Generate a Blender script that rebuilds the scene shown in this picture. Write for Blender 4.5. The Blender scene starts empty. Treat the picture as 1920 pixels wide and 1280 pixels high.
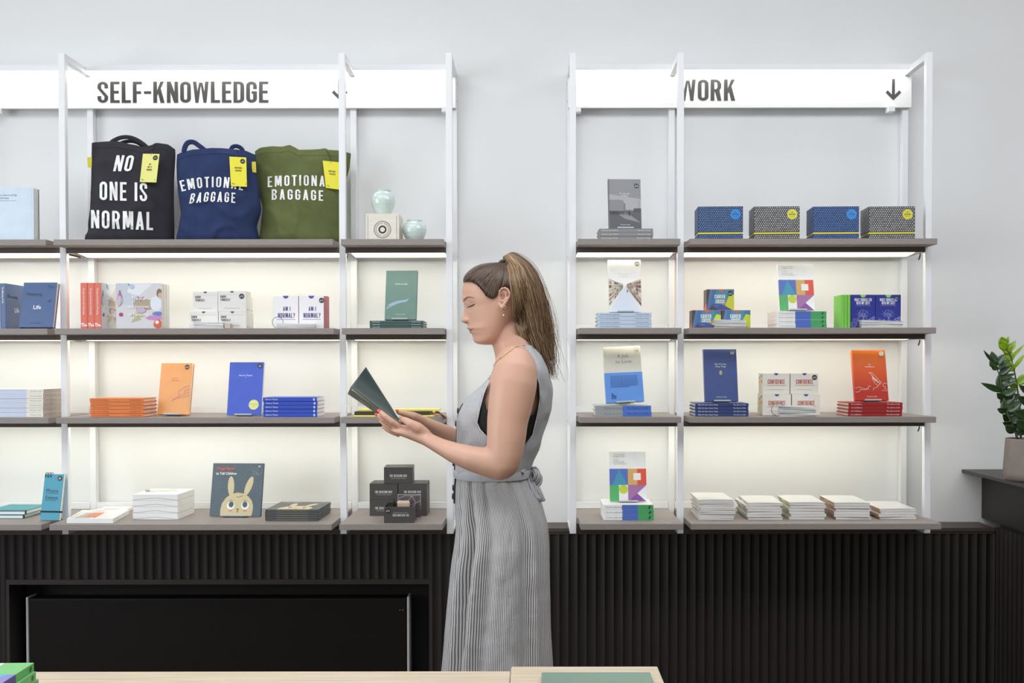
import bpy, bmesh, math, random
from mathutils import Vector, Matrix, Euler
from mathutils.bvhtree import BVHTree
random.seed(7)
PI = math.pi
C = bpy.context.scene.collection

# ------------------------------------------------------------------ camera
F = 1867.0                    # focal length in pixels of the 1920 x 1280 frame (35 mm lens)
CAMD = 3.69                   # camera to back wall
CAM = Vector((0.0, -CAMD, 1.36))
PITCH, ROLL = 0.0163, 0.0012
PX, PY = 996.0, 711.0         # principal point
_f = Vector((0, math.cos(PITCH), -math.sin(PITCH)))
_u0 = Vector((0, math.sin(PITCH), math.cos(PITCH)))
_r0 = Vector((1, 0, 0))
_r = _r0 * math.cos(ROLL) - _u0 * math.sin(ROLL)
_u = _u0 * math.cos(ROLL) + _r0 * math.sin(ROLL)

def ray(px, py):
    return _r * ((px - PX) / F) - _u * ((py - PY) / F) + _f

def P(px, py, d):
    """World point seen at pixel (px, py) on the plane d metres in front of the camera."""
    v = ray(px, py)
    return CAM + v * (d / v.y)

def px_of(p):
    q = Vector(p) - CAM
    z = q.dot(_f)
    return PX + F * q.dot(_r) / z, PY - F * q.dot(_u) / z

def X(px, d): return P(px, 680, d).x
def Z(py, d, px=996): return P(px, py, d).z
def YD(d): return d - CAMD

cam_data = bpy.data.cameras.new('camera')
cam = bpy.data.objects.new('camera', cam_data)
C.objects.link(cam)
m = Matrix.Identity(4)
for i in range(3):
    m[i][0], m[i][1], m[i][2], m[i][3] = _r[i], _u[i], -_f[i], CAM[i]
cam.matrix_world = m
cam_data.sensor_width = 36
cam_data.lens = F / 1920 * 36
cam_data.shift_x = -(PX - 960) / 1920
cam_data.shift_y = (PY - 640) / 1920
cam_data.clip_start = 0.05
bpy.context.scene.camera = cam

# ------------------------------------------------------------------ materials
def lin(c):
    return c / 12.92 if c <= 0.04045 else ((c + 0.055) / 1.055) ** 2.4

def rgb(h):
    if isinstance(h, str):
        h = h.lstrip('#')
        return tuple(lin(int(h[i:i + 2], 16) / 255) for i in (0, 2, 4)) + (1,)
    return tuple(lin(c / 255) for c in h) + (1,)

_mats = {}
def M(name, col='#808080', rough=0.5, metal=0.0, spec=0.5, var=0.0, scale=60.0, bump=0.0, bscale=400.0, sss=0.0,
      coat=0.0, stretch=None):
    """Principled material with optional procedural colour variation and bump."""
    if name in _mats: return _mats[name]
    m = bpy.data.materials.new(name); m.use_nodes = True
    nt = m.node_tree; b = nt.nodes['Principled BSDF']
    c = rgb(col)
    b.inputs['Base Color'].default_value = c
    b.inputs['Roughness'].default_value = rough
    b.inputs['Metallic'].default_value = metal
    b.inputs['Specular IOR Level'].default_value = spec
    if coat: b.inputs['Coat Weight'].default_value = coat; b.inputs['Coat Roughness'].default_value = 0.08
    if sss:
        b.inputs['Subsurface Weight'].default_value = sss
        b.inputs['Subsurface Radius'].default_value = (0.012, 0.005, 0.003)
        b.inputs['Subsurface Scale'].default_value = 1.0
    tc = None
    if var or bump:
        tc = nt.nodes.new('ShaderNodeTexCoord'); src = tc.outputs['Object']
        if stretch:
            mp = nt.nodes.new('ShaderNodeMapping'); mp.inputs['Scale'].default_value = stretch
            nt.links.new(src, mp.inputs['Vector']); src = mp.outputs['Vector']
    if var:
        n = nt.nodes.new('ShaderNodeTexNoise'); n.inputs['Scale'].default_value = scale; n.inputs['Detail'].default_value = 4
        nt.links.new(src, n.inputs['Vector'])
        r = nt.nodes.new('ShaderNodeValToRGB')
        r.color_ramp.elements[0].position = 0.3; r.color_ramp.elements[1].position = 0.7
        r.color_ramp.elements[0].color = tuple(max(0, x * (1 - var)) for x in c[:3]) + (1,)
        r.color_ramp.elements[1].color = tuple(min(1, x * (1 + var)) for x in c[:3]) + (1,)
        nt.links.new(n.outputs['Fac'], r.inputs['Fac'])
        nt.links.new(r.outputs['Color'], b.inputs['Base Color'])
    if bump:
        n2 = nt.nodes.new('ShaderNodeTexNoise'); n2.inputs['Scale'].default_value = bscale; n2.inputs['Detail'].default_value = 3
        nt.links.new(src, n2.inputs['Vector'])
        bp = nt.nodes.new('ShaderNodeBump'); bp.inputs['Strength'].default_value = bump; bp.inputs['Distance'].default_value = 0.002
        nt.links.new(n2.outputs['Fac'], bp.inputs['Height'])
        nt.links.new(bp.outputs['Normal'], b.inputs['Normal'])
    _mats[name] = m
    return m

def ink(col, rough=0.45):
    """Printed colour."""
    key = 'ink_' + str(col).strip('#') + ('_%d' % int(rough * 100))
    return M(key, col, rough)

def emit(name, col, strength):
    if name in _mats: return _mats[name]
    m = bpy.data.materials.new(name); m.use_nodes = True
    b = m.node_tree.nodes['Principled BSDF']
    b.inputs['Base Color'].default_value = (0.9, 0.9, 0.88, 1)
    b.inputs['Emission Color'].default_value = col + (1,)
    b.inputs['Emission Strength'].default_value = strength
    _mats[name] = m
    return m

# ------------------------------------------------------------------ mesh building
class MB:
    def __init__(s):
        s.v = []; s.f = []; s.m = []; s.mats = []; s.uv = {}
    def mi(s, mat):
        if mat is None: return 0
        if mat not in s.mats: s.mats.append(mat)
        return s.mats.index(mat)
    def add(s, verts, faces, mat=None):
        o = len(s.v); s.v += [tuple(p) for p in verts]; k = s.mi(mat)
        for f in faces:
            s.f.append(tuple(i + o for i in f)); s.m.append(k)
        return o
    def box(s, x0, x1, y0, y1, z0, z1, mat=None):
        if x0 > x1: x0, x1 = x1, x0
        if y0 > y1: y0, y1 = y1, y0
        if z0 > z1: z0, z1 = z1, z0
        s.add([(x0, y0, z0), (x1, y0, z0), (x1, y1, z0), (x0, y1, z0), (x0, y0, z1), (x1, y0, z1), (x1, y1, z1), (x0, y1, z1)],
              [(0, 3, 2, 1), (4, 5, 6, 7), (0, 1, 5, 4), (1, 2, 6, 5), (2, 3, 7, 6), (3, 0, 4, 7)], mat)
        return s
    def prism(s, poly, axis, a, b, mat=None):
        """Extrude a 2D polygon along an axis ('x','y','z') from a to b."""
        n = len(poly)
        def mk(p, t):
            if axis == 'x': return (t, p[0], p[1])
            if axis == 'y': return (p[0], t, p[1])
            return (p[0], p[1], t)
        vs = [mk(p, a) for p in poly] + [mk(p, b) for p in poly]
        fs = [tuple(range(n)), tuple(range(2 * n - 1, n - 1, -1))]
        for i in range(n):
            j = (i + 1) % n
            fs.append((i, i + n, j + n, j))
        s.add(vs, fs, mat); return s
    def grid(s, rows, mat=None, closed=False, cap=False):
        """rows: list of equal-length lists of points."""
        n = len(rows[0]); vs = [p for r in rows for p in r]; fs = []
        for i in range(len(rows) - 1):
            for j in range(n if closed else n - 1):
                k = (j + 1) % n
                fs.append((i * n + j, i * n + k, (i + 1) * n + k, (i + 1) * n + j))
        if cap:
            fs.append(tuple(range(n - 1, -1, -1)))
            fs.append(tuple((len(rows) - 1) * n + i for i in range(n)))
        s.add(vs, fs, mat); return s
    def tube(s, pts, rad, seg=8, mat=None, cap=True, up=None, flat=1.0):
        pts = [Vector(p) for p in pts]; rows = []
        if not hasattr(rad, '__len__'): rad = [rad] * len(pts)
        prev = None
        for i, p in enumerate(pts):
            t = (pts[min(i + 1, len(pts) - 1)] - pts[max(i - 1, 0)])
            if t.length < 1e-9: t = Vector((0, 0, 1))
            t.normalize()
            if prev is None:
                a = Vector(up) if up else (Vector((0, 0, 1)) if abs(t.z) < 0.9 else Vector((1, 0, 0)))
                n1 = (a - t * a.dot(t)).normalized()
            else:
                n1 = (prev - t * prev.dot(t))
                n1 = n1.normalized() if n1.length > 1e-6 else t.orthogonal().normalized()
            prev = n1; n2 = t.cross(n1)
            r = rad[i]; ra, rb = (r if hasattr(r, '__len__') else (r, r * flat))
            rows.append([p + n1 * (ra * math.cos(2 * PI * k / seg)) + n2 * (rb * math.sin(2 * PI * k / seg)) for k in range(seg)])
        s.grid(rows, mat, closed=True, cap=cap); return s
    def lathe(s, prof, seg=32, mat=None, c=(0, 0, 0)):
        rows = [[(c[0] + r * math.cos(2 * PI * k / seg), c[1] + r * math.sin(2 * PI * k / seg), c[2] + z) for k in range(seg)] for r, z in prof]
        s.grid(rows, mat, closed=True, cap=True); return s
    def flat(s, polys, o, r, u, mat=None, n=None, off=0.0):
        """2D polygons (each a list of (x,y)) laid on the plane o + x r + y u."""
        o, r, u = Vector(o), Vector(r), Vector(u)
        nn = Vector(n) if n is not None else r.cross(u)
        if n is not None: o = o + nn * off
        for i, pl in enumerate(polys):
            s.add([o + r * x + u * y + nn * (1.2e-5 * (i % 8)) for x, y in pl], [tuple(range(len(pl)))], mat)
        return s
    def build(s, name, mat=None, parent=None, smooth=False, loc=None):
        me = bpy.data.meshes.new(name)
        me.from_pydata(s.v, [], s.f)
        mats = s.mats if s.mats else ([mat] if mat else [])
        for mm in mats: me.materials.append(mm)
        if s.mats:
            me.polygons.foreach_set('material_index', s.m)
        if smooth:
            me.polygons.foreach_set('use_smooth', [True] * len(me.polygons))
        me.update()
        o = bpy.data.objects.new(name, me); C.objects.link(o)
        if parent is not None: o.parent = parent
        if loc is not None: o.location = loc
        return o

def bevel(o, w=0.002, seg=2, angle=0.6):
    md = o.modifiers.new('bevel', 'BEVEL'); md.width = w; md.segments = seg; md.limit_method = 'ANGLE'; md.angle_limit = angle
    return o

def recalc(o):
    bm = bmesh.new(); bm.from_mesh(o.data); bmesh.ops.recalc_face_normals(bm, faces=bm.faces); bm.to_mesh(o.data); bm.free(); return o

# ------------------------------------------------------------------ scene objects
def tag(o, label=None, cat=None, group=None, kind=None):
    if label: o['label'] = label
    if cat: o['category'] = cat
    if group: o['group'] = group
    if kind: o['kind'] = kind
    return o

def thing(name, label, cat, loc=(0, 0, 0), rotz=0.0, group=None, mat=None):
    o = bpy.data.objects.new(name, None); C.objects.link(o)
    o.empty_display_size = 0.02
    if mat is not None: o.matrix_world = mat
    else: o.location = loc; o.rotation_euler = (0, 0, rotz)
    return tag(o, label, cat, group)

def copy_tree(o, parent=None):
    c = o.copy(); C.objects.link(c)
    if parent is not None: c.parent = parent
    for ch in list(o.children): copy_tree(ch, c)
    return c

ORD = ['topmost', 'second from the top', 'third from the top', 'fourth from the top', 'fifth from the top', 'sixth from the top',
       'seventh from the top', 'eighth from the top', 'ninth from the top', 'tenth from the top']
def ordinal(i, n):
    if i == 0: return 'topmost'
    if i == n - 1: return 'bottom'
    return ORD[i]

# ------------------------------------------------------------------ lettering
_tc = {}
def bf(s, size=1.0, align='L', res=2, xs=1.0, bold=0.0, slant=0.0):
    """Polygons of a string in the built-in typeface; cap height = size. Returns (polys, width)."""
    key = (s, res, bold)
    if key not in _tc:
        cu = bpy.data.curves.new('lettering_outline', 'FONT'); cu.body = s; cu.size = 1.0; cu.resolution_u = res; cu.offset = bold
        ob = bpy.data.objects.new('lettering_outline', cu)
        me = ob.to_mesh()
        vs = [v.co.copy() for v in me.vertices]; fs = [tuple(p.vertices) for p in me.polygons]
        ob.to_mesh_clear(); bpy.data.objects.remove(ob); bpy.data.curves.remove(cu)
        _tc[key] = [[(vs[i].x, vs[i].y) for i in f] for f in fs]
    k = size / 0.7
    pol = [[(x * k * xs + y * k * slant, y * k) for x, y in p] for p in _tc[key]]
    x0 = min((q[0] for p in pol for q in p), default=0); x1 = max((q[0] for p in pol for q in p), default=0)
    dx = {'L': -x0, 'C': -(x0 + x1) / 2, 'R': -x1}[align]
    return [[(x + dx, y) for x, y in p] for p in pol], x1 - x0

def arc(cx, cy, rx, ry, a0, a1, n=6):
    return [(cx + rx * math.cos(math.radians(a0 + (a1 - a0) * i / n)), cy + ry * math.sin(math.radians(a0 + (a1 - a0) * i / n))) for i in range(n + 1)]

GT = 0.142                     # stroke of the tall condensed capitals
def _bar(x0, y0, x1, y1): return [[(x0, y0), (x1, y0), (x1, y1), (x0, y1)]]
def _diag(x0, x1, t=GT, y0=0.0, y1=1.0): return [[(x0, y0), (x0 + t, y0), (x1 + t, y1), (x1, y1)]]
def _ring(pts_o, pts_i):
    return [[pts_o[i], pts_o[i + 1], pts_i[i + 1], pts_i[i]] for i in range(len(pts_o) - 1)]
def _bowl(w, a_list, t=GT, r=None):
    """Outer/inner outline of a rounded-rectangle stroke following the listed corners and points."""
    return None
def _round(w, h0, h1, corners, t=GT):
    """Stroke path of a rounded rectangle, corners in order with start/end angles."""
    r = w / 2; ri = r - t; o = []; i_ = []
    for (side, a0, a1) in corners:
        cy = (h1 - r) if side == 't' else (h0 + r)
        o += arc(r, cy, r, r, a0, a1, 7); i_ += arc(r, cy, ri, ri, a0, a1, 7)
    return _ring(o, i_)
def glyph(ch):
    t = GT; w = 0.40
    if ch == ' ': return [], 0.17
    if ch == 'A': return _diag(0, 0.135) + _diag(0.135 + t - t, 0.135)[:0] + [[(0.42 - t, 0), (0.42, 0), (0.42 - 0.135, 1), (0.42 - 0.135 - t, 1)]] + _bar(0.08, .2, .34, .2 + t * .8), 0.42
    if ch == 'B': return _bar(0, 0, t, 1) + _bar(t, 0, .22, t * .9) + _bar(t, 1 - t * .9, .22, 1) + _bar(t, .46, .22, .46 + t * .85) + \
        _ring(arc(.2, .75, .2, .25, 90, -90, 8), arc(.2, .75, .2 - t, .25 - t * .9, 90, -90, 8)) + _ring(arc(.2, .27, .21, .27, 90, -90, 8), arc(.2, .27, .21 - t, .27 - t * .9, 90, -90, 8)), .41
    if ch in 'O0': return _round(w, 0, 1, [('t', 0, 180), ('b', 180, 360), ('t', 0, 1)], t), w
    if ch == 'C': return _round(w, 0, 1, [('t', 0, 180), ('b', 180, 360)], t) + _bar(w - t, .64, w, .8) + _bar(w - t, .2, w, .36), w
    if ch == 'G': return _round(w, 0, 1, [('t', 0, 180), ('b', 180, 360)], t) + _bar(w - t, .64, w, .8) + _bar(w - t, .2, w, .54) + _bar(.2, .54 - t * .85, w, .54), w
    if ch == 'D': return _bar(0, 0, t, 1) + _bar(t, 0, .21, t * .9) + _bar(t, 1 - t * .9, .21, 1) + _bar(w - t, .2, w, .8) + \
        _ring(arc(.2, .8, .2, .2, 90, 0, 6), arc(.2, .8, .2 - t, .2 - t * .9, 90, 0, 6)) + _ring(arc(.2, .2, .2, .2, 0, -90, 6), arc(.2, .2, .2 - t, .2 - t * .9, 0, -90, 6)), w
    if ch == 'E': return _bar(0, 0, t, 1) + _bar(t, 0, .35, t * .9) + _bar(t, 1 - t * .9, .35, 1) + _bar(t, .44, .32, .44 + t * .9), .35
    if ch == 'F': return _bar(0, 0, t, 1) + _bar(t, 1 - t * .9, .34, 1) + _bar(t, .42, .31, .42 + t * .9), .34
    if ch == 'H': return _bar(0, 0, t, 1) + _bar(.26, 0, .26 + t, 1) + _bar(t, .43, .26, .43 + t * .9), .26 + t
    if ch in 'I1': return _bar(0, 0, t, 1), t
    if ch == 'K': return _bar(0, 0, t, 1) + [[(t, .33), (t, .58), (.265, 1), (.265 + t, 1)]] + [[(.17, .5), (.27, 0), (.27 + t * 1.05, 0), (.28, .68)]], .43
    if ch == 'L': return _bar(0, 0, t, 1) + _bar(t, 0, .34, t * .9), .34
    if ch == 'M': return _bar(0, 0, t * .95, 1) + _bar(.54 - t * .95, 0, .54, 1) + [[(.0, 1), (.21, 1), (.27 + .06, .1), (.27 - .06, .1)]] + [[(.33, 1), (.54, 1), (.33, .1), (.21, .1)]], .54
    if ch == 'N': return _bar(0, 0, t * .95, 1) + _bar(.42 - t * .95, 0, .42, 1) + [[(0, 1), (.15, 1), (.42, 0), (.27, 0)]], .42
    if ch == 'R': return _bar(0, 0, t, 1) + _bar(t, 1 - t * .9, .22, 1) + _bar(t, .42, .22, .42 + t * .85) + \
        _ring(arc(.2, .71, .2, .29, 90, -90, 8), arc(.2, .71, .2 - t, .29 - t * .9, 90, -90, 8)) + [[(.16, .45), (.26, 0), (.26 + t, 0), (.33, .5)]], .42
    if ch == 'S':
        o = arc(.2, .78, .2, .22, 0, 180, 8) + [(0, .68)] + arc(.2, .2, .2, .22, 60, 0, 3)[:0]
        up = _ring(arc(.2, .79, .2, .21, 0, 180, 8), arc(.2, .79, .2 - t, .21 - t * .9, 0, 180, 8)) + _bar(.4 - t, .68, .4, .79) + _bar(0, .68, t, .79)
        lo = _ring(arc(.2, .21, .2, .21, 180, 360, 8), arc(.2, .21, .2 - t, .21 - t * .9, 180, 360, 8)) + _bar(0, .21, t, .32) + _bar(.4 - t, .21, .4, .3)
        mid = [[(0, .68), (t, .68), (.4, .3), (.4 - t, .3)], [(0, .68), (.03, .57), (.2, .38), (.36, .3)][0:0] or [(0, .68), (t, .68), (.4 - t, .42), (.1, .53)], [(.4, .3), (.4 - t, .3), (t, .56), (.3, .46)]]
        return up + lo + mid, .4
    if ch == 'T': return _bar(0, 1 - t * .95, .36, 1) + _bar(.18 - t / 2, 0, .18 + t / 2, 1 - t * .95), .36
    if ch == 'U': return _bar(0, .2, t, 1) + _bar(.4 - t, .2, .4, 1) + _ring(arc(.2, .2, .2, .2, 180, 360, 9), arc(.2, .2, .2 - t, .2 - t * .9, 180, 360, 9)), .4
    if ch == 'V': return [[(0, 1), (t, 1), (.21 + .06, 0), (.21 - .06, 0)], [(.42 - t, 1), (.42, 1), (.27, 0), (.15, 0)]], .42
    if ch == 'W': return [[(0, 1), (t * .95, 1), (.2, 0), (.09, 0)], [(.23, .95), (.31, .95), (.2, 0), (.09, 0)], [(.28, .95), (.36, .95), (.5, 0), (.39, 0)], [(.59 - t * .95, 1), (.59, 1), (.5, 0), (.39, 0)]], .59
    if ch == 'X': return _diag(0, .26) + [[(.41 - t, 0), (.41, 0), (t, 1), (0, 1)]], .41
    if ch == 'Y': return [[(0, 1), (t, 1), (.2 + t / 2, .42), (.2 - t / 2, .42)], [(.4 - t, 1), (.4, 1), (.2 + t / 2, .42), (.2 - t / 2, .42)]] + _bar(.2 - t / 2, 0, .2 + t / 2, .43), .4
    if ch == 'P': return _bar(0, 0, t, 1) + _bar(t, 1 - t * .9, .22, 1) + _bar(t, .38, .22, .38 + t * .85) + _ring(arc(.2, .69, .2, .31, 90, -90, 8), arc(.2, .69, .2 - t, .31 - t * .9, 90, -90, 8)), .4
    if ch == '-': return _bar(0, .42, .27, .42 + t * .9), .27
    if ch == '.': return _bar(0, 0, t, t), t
    if ch == '?': return _ring(arc(.19, .79, .19, .21, 0, 180, 8), arc(.19, .79, .19 - t, .21 - t * .9, 0, 180, 8)) + [[(.38 - t, .79), (.38, .79), (.38, .68), (.19 + t / 2, .36), (.19 - t / 2, .36), (.19 - t / 2, .44)]] + _bar(.19 - t / 2, .26, .19 + t / 2, .4) + _bar(.19 - t / 2, 0, .19 + t / 2, t), .38
    return _bar(0, 0, .3, 1), .3

def cap(s, size=1.0, align='L', track=0.07, xs=1.0):
    """Tall condensed capitals. Returns (polys, width)."""
    out = []; x = 0.0
    for i, ch in enumerate(s):
        g, w = glyph(ch)
        out += [[((px + x) * size * xs, py * size) for px, py in p] for p in g]
        x += w + track
    wd = (x - track) * size * xs
    dx = {'L': 0, 'C': -wd / 2, 'R': -wd}[align]
    return [[(a + dx, b) for a, b in p] for p in out], wd

def disc(cx, cy, r, n=24, a0=0, a1=360):
    return [[(cx + r * math.cos(math.radians(a0 + (a1 - a0) * i / n)), cy + r * math.sin(math.radians(a0 + (a1 - a0) * i / n))) for i in range(n + (0 if a1 - a0 >= 360 else 1))]]
def ring2(cx, cy, r0, r1, n=28, a0=0, a1=360):
    return _ring(arc(cx, cy, r1, r1, a0, a1, n), arc(cx, cy, r0, r0, a0, a1, n))
def rect(x0, y0, x1, y1): return [[(x0, y0), (x1, y0), (x1, y1), (x0, y1)]]
def shift(pol, dx, dy): return [[(x + dx, y + dy) for x, y in p] for p in pol]
def line2(pts, w):
    out = []
    for (x0, y0), (x1, y1) in zip(pts, pts[1:]):
        dx, dy = x1 - x0, y1 - y0; L = math.hypot(dx, dy) or 1e-9
        nx, ny = -dy / L * w / 2, dx / L * w / 2; ex, ey = dx / L * w * .3, dy / L * w * .3
        out.append([(x0 + nx - ex, y0 + ny - ey), (x0 - nx - ex, y0 - ny - ey), (x1 - nx + ex, y1 - ny + ey), (x1 + nx + ex, y1 + ny + ey)])
    return out
# ------------------------------------------------------------------ the room
WALL = M('wall_paint', '#eceded', 0.9, var=0.012, scale=3.0, bump=0.05, bscale=90)
DARK = M('fluted_dark', '#211b18', 0.55, var=0.12, scale=8.0)
BLACKIN = M('recess_black', '#141211', 0.7, var=0.1, scale=9)
DW = 3.69

def struct(name, mb, mat=None, smooth=False):
    return tag(mb.build(name, mat, smooth=smooth), kind='structure')

zl = Z(979.0, DW)              # top of the dark ledge
zf0 = Z(1095, 3.56)            # top of the recess opening
mb = MB(); mb.box(-4.2, 3.4, 0, 0.12, zl - 0.3, 3.3); struct('wall_back', mb, WALL)
mb = MB(); mb.box(-4.2, 3.4, -7.5, 0.12, -0.08, 0); struct('floor', mb, M('floor_boards', '#66523f', 0.5, var=0.15, scale=2.5, stretch=(1, 14, 1)))
mb = MB(); mb.box(-4.2, 3.4, -7.5, 0.12, 3.3, 3.4); struct('ceiling', mb, M('ceiling_paint', '#e9e9e8', 0.9, var=0.01, scale=2))
mb = MB(); mb.box(3.3, 3.4, -7.5, 0.12, 0, 3.3); struct('wall_right', mb, M('wall_right_timber', '#857c74', 0.8, var=.1, scale=4, stretch=(1, 9, 1)))

# dark ledge on top of the fluted cladding
mb = MB(); mb.box(-4.2, 1.66, YD(3.556), -0.0005, zl - 0.012, zl); mb.box(-4.2, 1.66, YD(3.562), -0.0005, zl - 0.022, zl - 0.012)
struct('trim_1', mb, M('ledge_brown', '#4b423e', 0.5, var=0.08, scale=10))

def flutes(mb, x0, x1, z0, z1, y, amp=0.0065, per=0.0325, axis='x'):
    """Concave scallops with sharp ridges."""
    n = max(1, round((x1 - x0) / per)); per = (x1 - x0) / n; k = 7; pts = []
    for i in range(n):
        for j in range(k):
            t = j / k
            pts.append((x0 + per * (i + t), amp * math.sin(PI * t) ** 0.8))
    pts.append((x1, 0.0))
    if axis == 'x': rows = [[(x, y + a, z) for x, a in pts] for z in (z0, z1)]
    else: rows = [[(y + a, x, z) for x, a in pts] for z in (z0, z1)]
    mb.grid(rows)
xL, xR = X(12, 3.56), X(803, 3.56)
yv = YD(3.562)
mb = MB()
flutes(mb, -4.0, xL - 0.012, 0.0, zl - 0.022, yv); struct('trim_2', mb, DARK)
mb = MB(); xm = X(335, 3.56)
flutes(mb, xL - 0.012, xm, zf0 + 0.018, zl - 0.022, yv); flutes(mb, xm + 0.001, xR + 0.012, zf0 + 0.018, zl - 0.022, yv); struct('trim_3', mb, DARK)
mb = MB(); flutes(mb, xR + 0.012, 1.664, 0.0, zl - 0.022, yv); struct('trim_4', mb, DARK)
# recess: frame, reveals and back
mb = MB()
fr = 0.012
mb.box(xL - fr, xR + fr, YD(3.563), -0.004, zf0, zf0 + 0.018)
mb.box(xL - fr, xL, YD(3.563), -0.004, 0, zf0); mb.box(xR, xR + fr, YD(3.563), -0.004, 0, zf0)
struct('trim_5', mb, M('recess_frame', '#332e2b', 0.5, var=0.1, scale=12))
mb = MB(); mb.box(xL - 0.02, xR + 0.02, -0.004, 0.0, 0, zf0 + 0.03); struct('trim_6', mb, BLACKIN)
# backing behind the flutes
mb = MB(); mb.box(-4.2, xL - fr, YD(3.585), 0.0, 0, zl - 0.022); mb.box(xR + fr, 1.9, YD(3.585), 0.0, 0, zl - 0.022)
mb.box(xL - fr, xR + fr, YD(3.585), 0.0, zf0 + 0.032, zl - 0.022); struct('trim_7', mb, BLACKIN)

# wide black unit standing in the recess
t = thing('panel_heater', 'wide black panel unit with thin silver side edges in the dark recess', 'heater', ((X(47, 3.6) + X(764, 3.6)) / 2, YD(3.6), 0))
hw = (X(764, 3.6) - X(47, 3.6)) / 2; zt = Z(1121, 3.6, 400)
mb = MB(); mb.box(-hw + .004, hw - .004, 0, 0.06, 0.03, zt); o = bevel(mb.build('front_panel', M('heater_black', '#120e0b', 0.55, spec=0.25, var=0.1, scale=5), t), 0.006, 3)
for sgn in (-1, 1):
    mb = MB(); mb.box(sgn * hw - .0045, sgn * hw + .0045 * (1 if sgn > 0 else 1), -0.004, 0.062, 0.03, zt + 0.005)
    bevel(mb.build('edge_strip', M('brushed_silver', '#dcdddf', 0.35, metal=0.25, var=0.05, scale=40), t), 0.004, 3)
mb = MB()
for dx in (0, 0.0105): mb.flat(disc(hw - 0.030 + dx, zt - 0.044, 0.0016, 10), (0, -0.0006, 0), (1, 0, 0), (0, 0, 1))
mb.build('indicator_dots', M('dot_white', '#b8b8b8', 0.5), t)
mb = MB()
for sx in (-0.6, 0.6): mb.box(sx * hw - .05, sx * hw + .05, 0.005, 0.055, 0, 0.03)
mb.build('foot', M('heater_black'), t)

# dark counter running towards the camera on the right
t = thing('counter', 'dark side counter with overhanging top and fluted front, carrying the potted plant', 'counter', (1.66, 0, 0))
za, zb = Z(880.3, DW), Z(886.3, DW); zc_, zd = zb, Z(971, DW)
xo = X(1804, DW) - 1.66
mb = MB(); mb.box(xo, 1.1, -1.75, -0.0005, zb, za); bevel(mb.build('countertop', M('counter_top', '#3c3733', 0.45, var=0.08, scale=7), t), 0.0015, 2)
mb = MB(); mb.box(0.012, 1.05, -1.7, -0.0005, zd, zb); mb.build('fascia', M('counter_fascia', '#272421', 0.5, var=0.08, scale=6), t)
mb = MB(); flutes(mb, -1.7, -0.134, 0, zd - 0.012, 0.004, axis='y'); mb.box(0.02, 1.05, -1.7, -0.13, 0, zd - .0005); mb.build('fluted_front', DARK, t)

# ------------------------------------------------------------------ shelving
WHITE = M('white_steel', '#f1f2f4', 0.4, var=0.01, scale=20)
BOARD = M('shelf_board', '#968d88', 0.55, var=0.07, scale=40, bump=0.08, bscale=600, stretch=(1, 6, 6))
UNDER = M('shelf_underside', '#5b514c', 0.55, var=0.06, scale=30)
LED = emit('led_diffuser', (1.0, 0.97, 0.81), 1.7)
LEDS = emit('led_line', (1.0, 0.97, 0.81), 17.0)
LEDH = emit('led_header', (1.0, 0.95, 0.85), 9.0)
PF, RP = 3.44, 3.66            # front face of front posts / of rear posts
SF = {1: 3.36, 2: 3.36, 3: 3.36, 4: 3.31}
ROWY = {1: 447.6, 2: 614.6, 3: 781.8, 4: 982.0}
SZ = {r: Z(ROWY[r], SF[r]) for r in SF}          # top of each row of boards
TB = 0.020
tw = 0.022
ztop = Z(98.5, PF); zbot = zl + 0.0005
zh0, zh1 = Z(202.0, 3.645), Z(131, 3.60)
def xp(px): return P(px, 540, PF).x

def side_frame(parent, x):
    mb = MB(); h = tw / 2
    mb.box(x - h, x + h, YD(PF), YD(PF) + tw, zbot, ztop)
    mb.box(x - h, x + h, YD(RP), -0.002, zbot, ztop)
    mb.box(x - h, x + h, YD(PF) + tw, YD(RP), ztop - tw, ztop)
    mb.box(x - h, x + h, YD(PF) + tw, YD(RP), zbot, zbot + 0.012)
    o = mb.build('side_frame', WHITE, parent)
    bevel(o, 0.0012, 2)
    m2 = MB()
    for z in [SZ[r] - 0.03 for r in (1, 2, 3)] + [zh0 + 0.03, zh1 - 0.03]:
        m2.tube([(x - h - .0012, YD(RP) + .012, z), (x + h + .0012, YD(RP) + .012, z)], 0.004, 8)
    m2.build('bolt', M('bolt_steel', '#b9bbbd', 0.35, metal=0.7), o)
    return o

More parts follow.
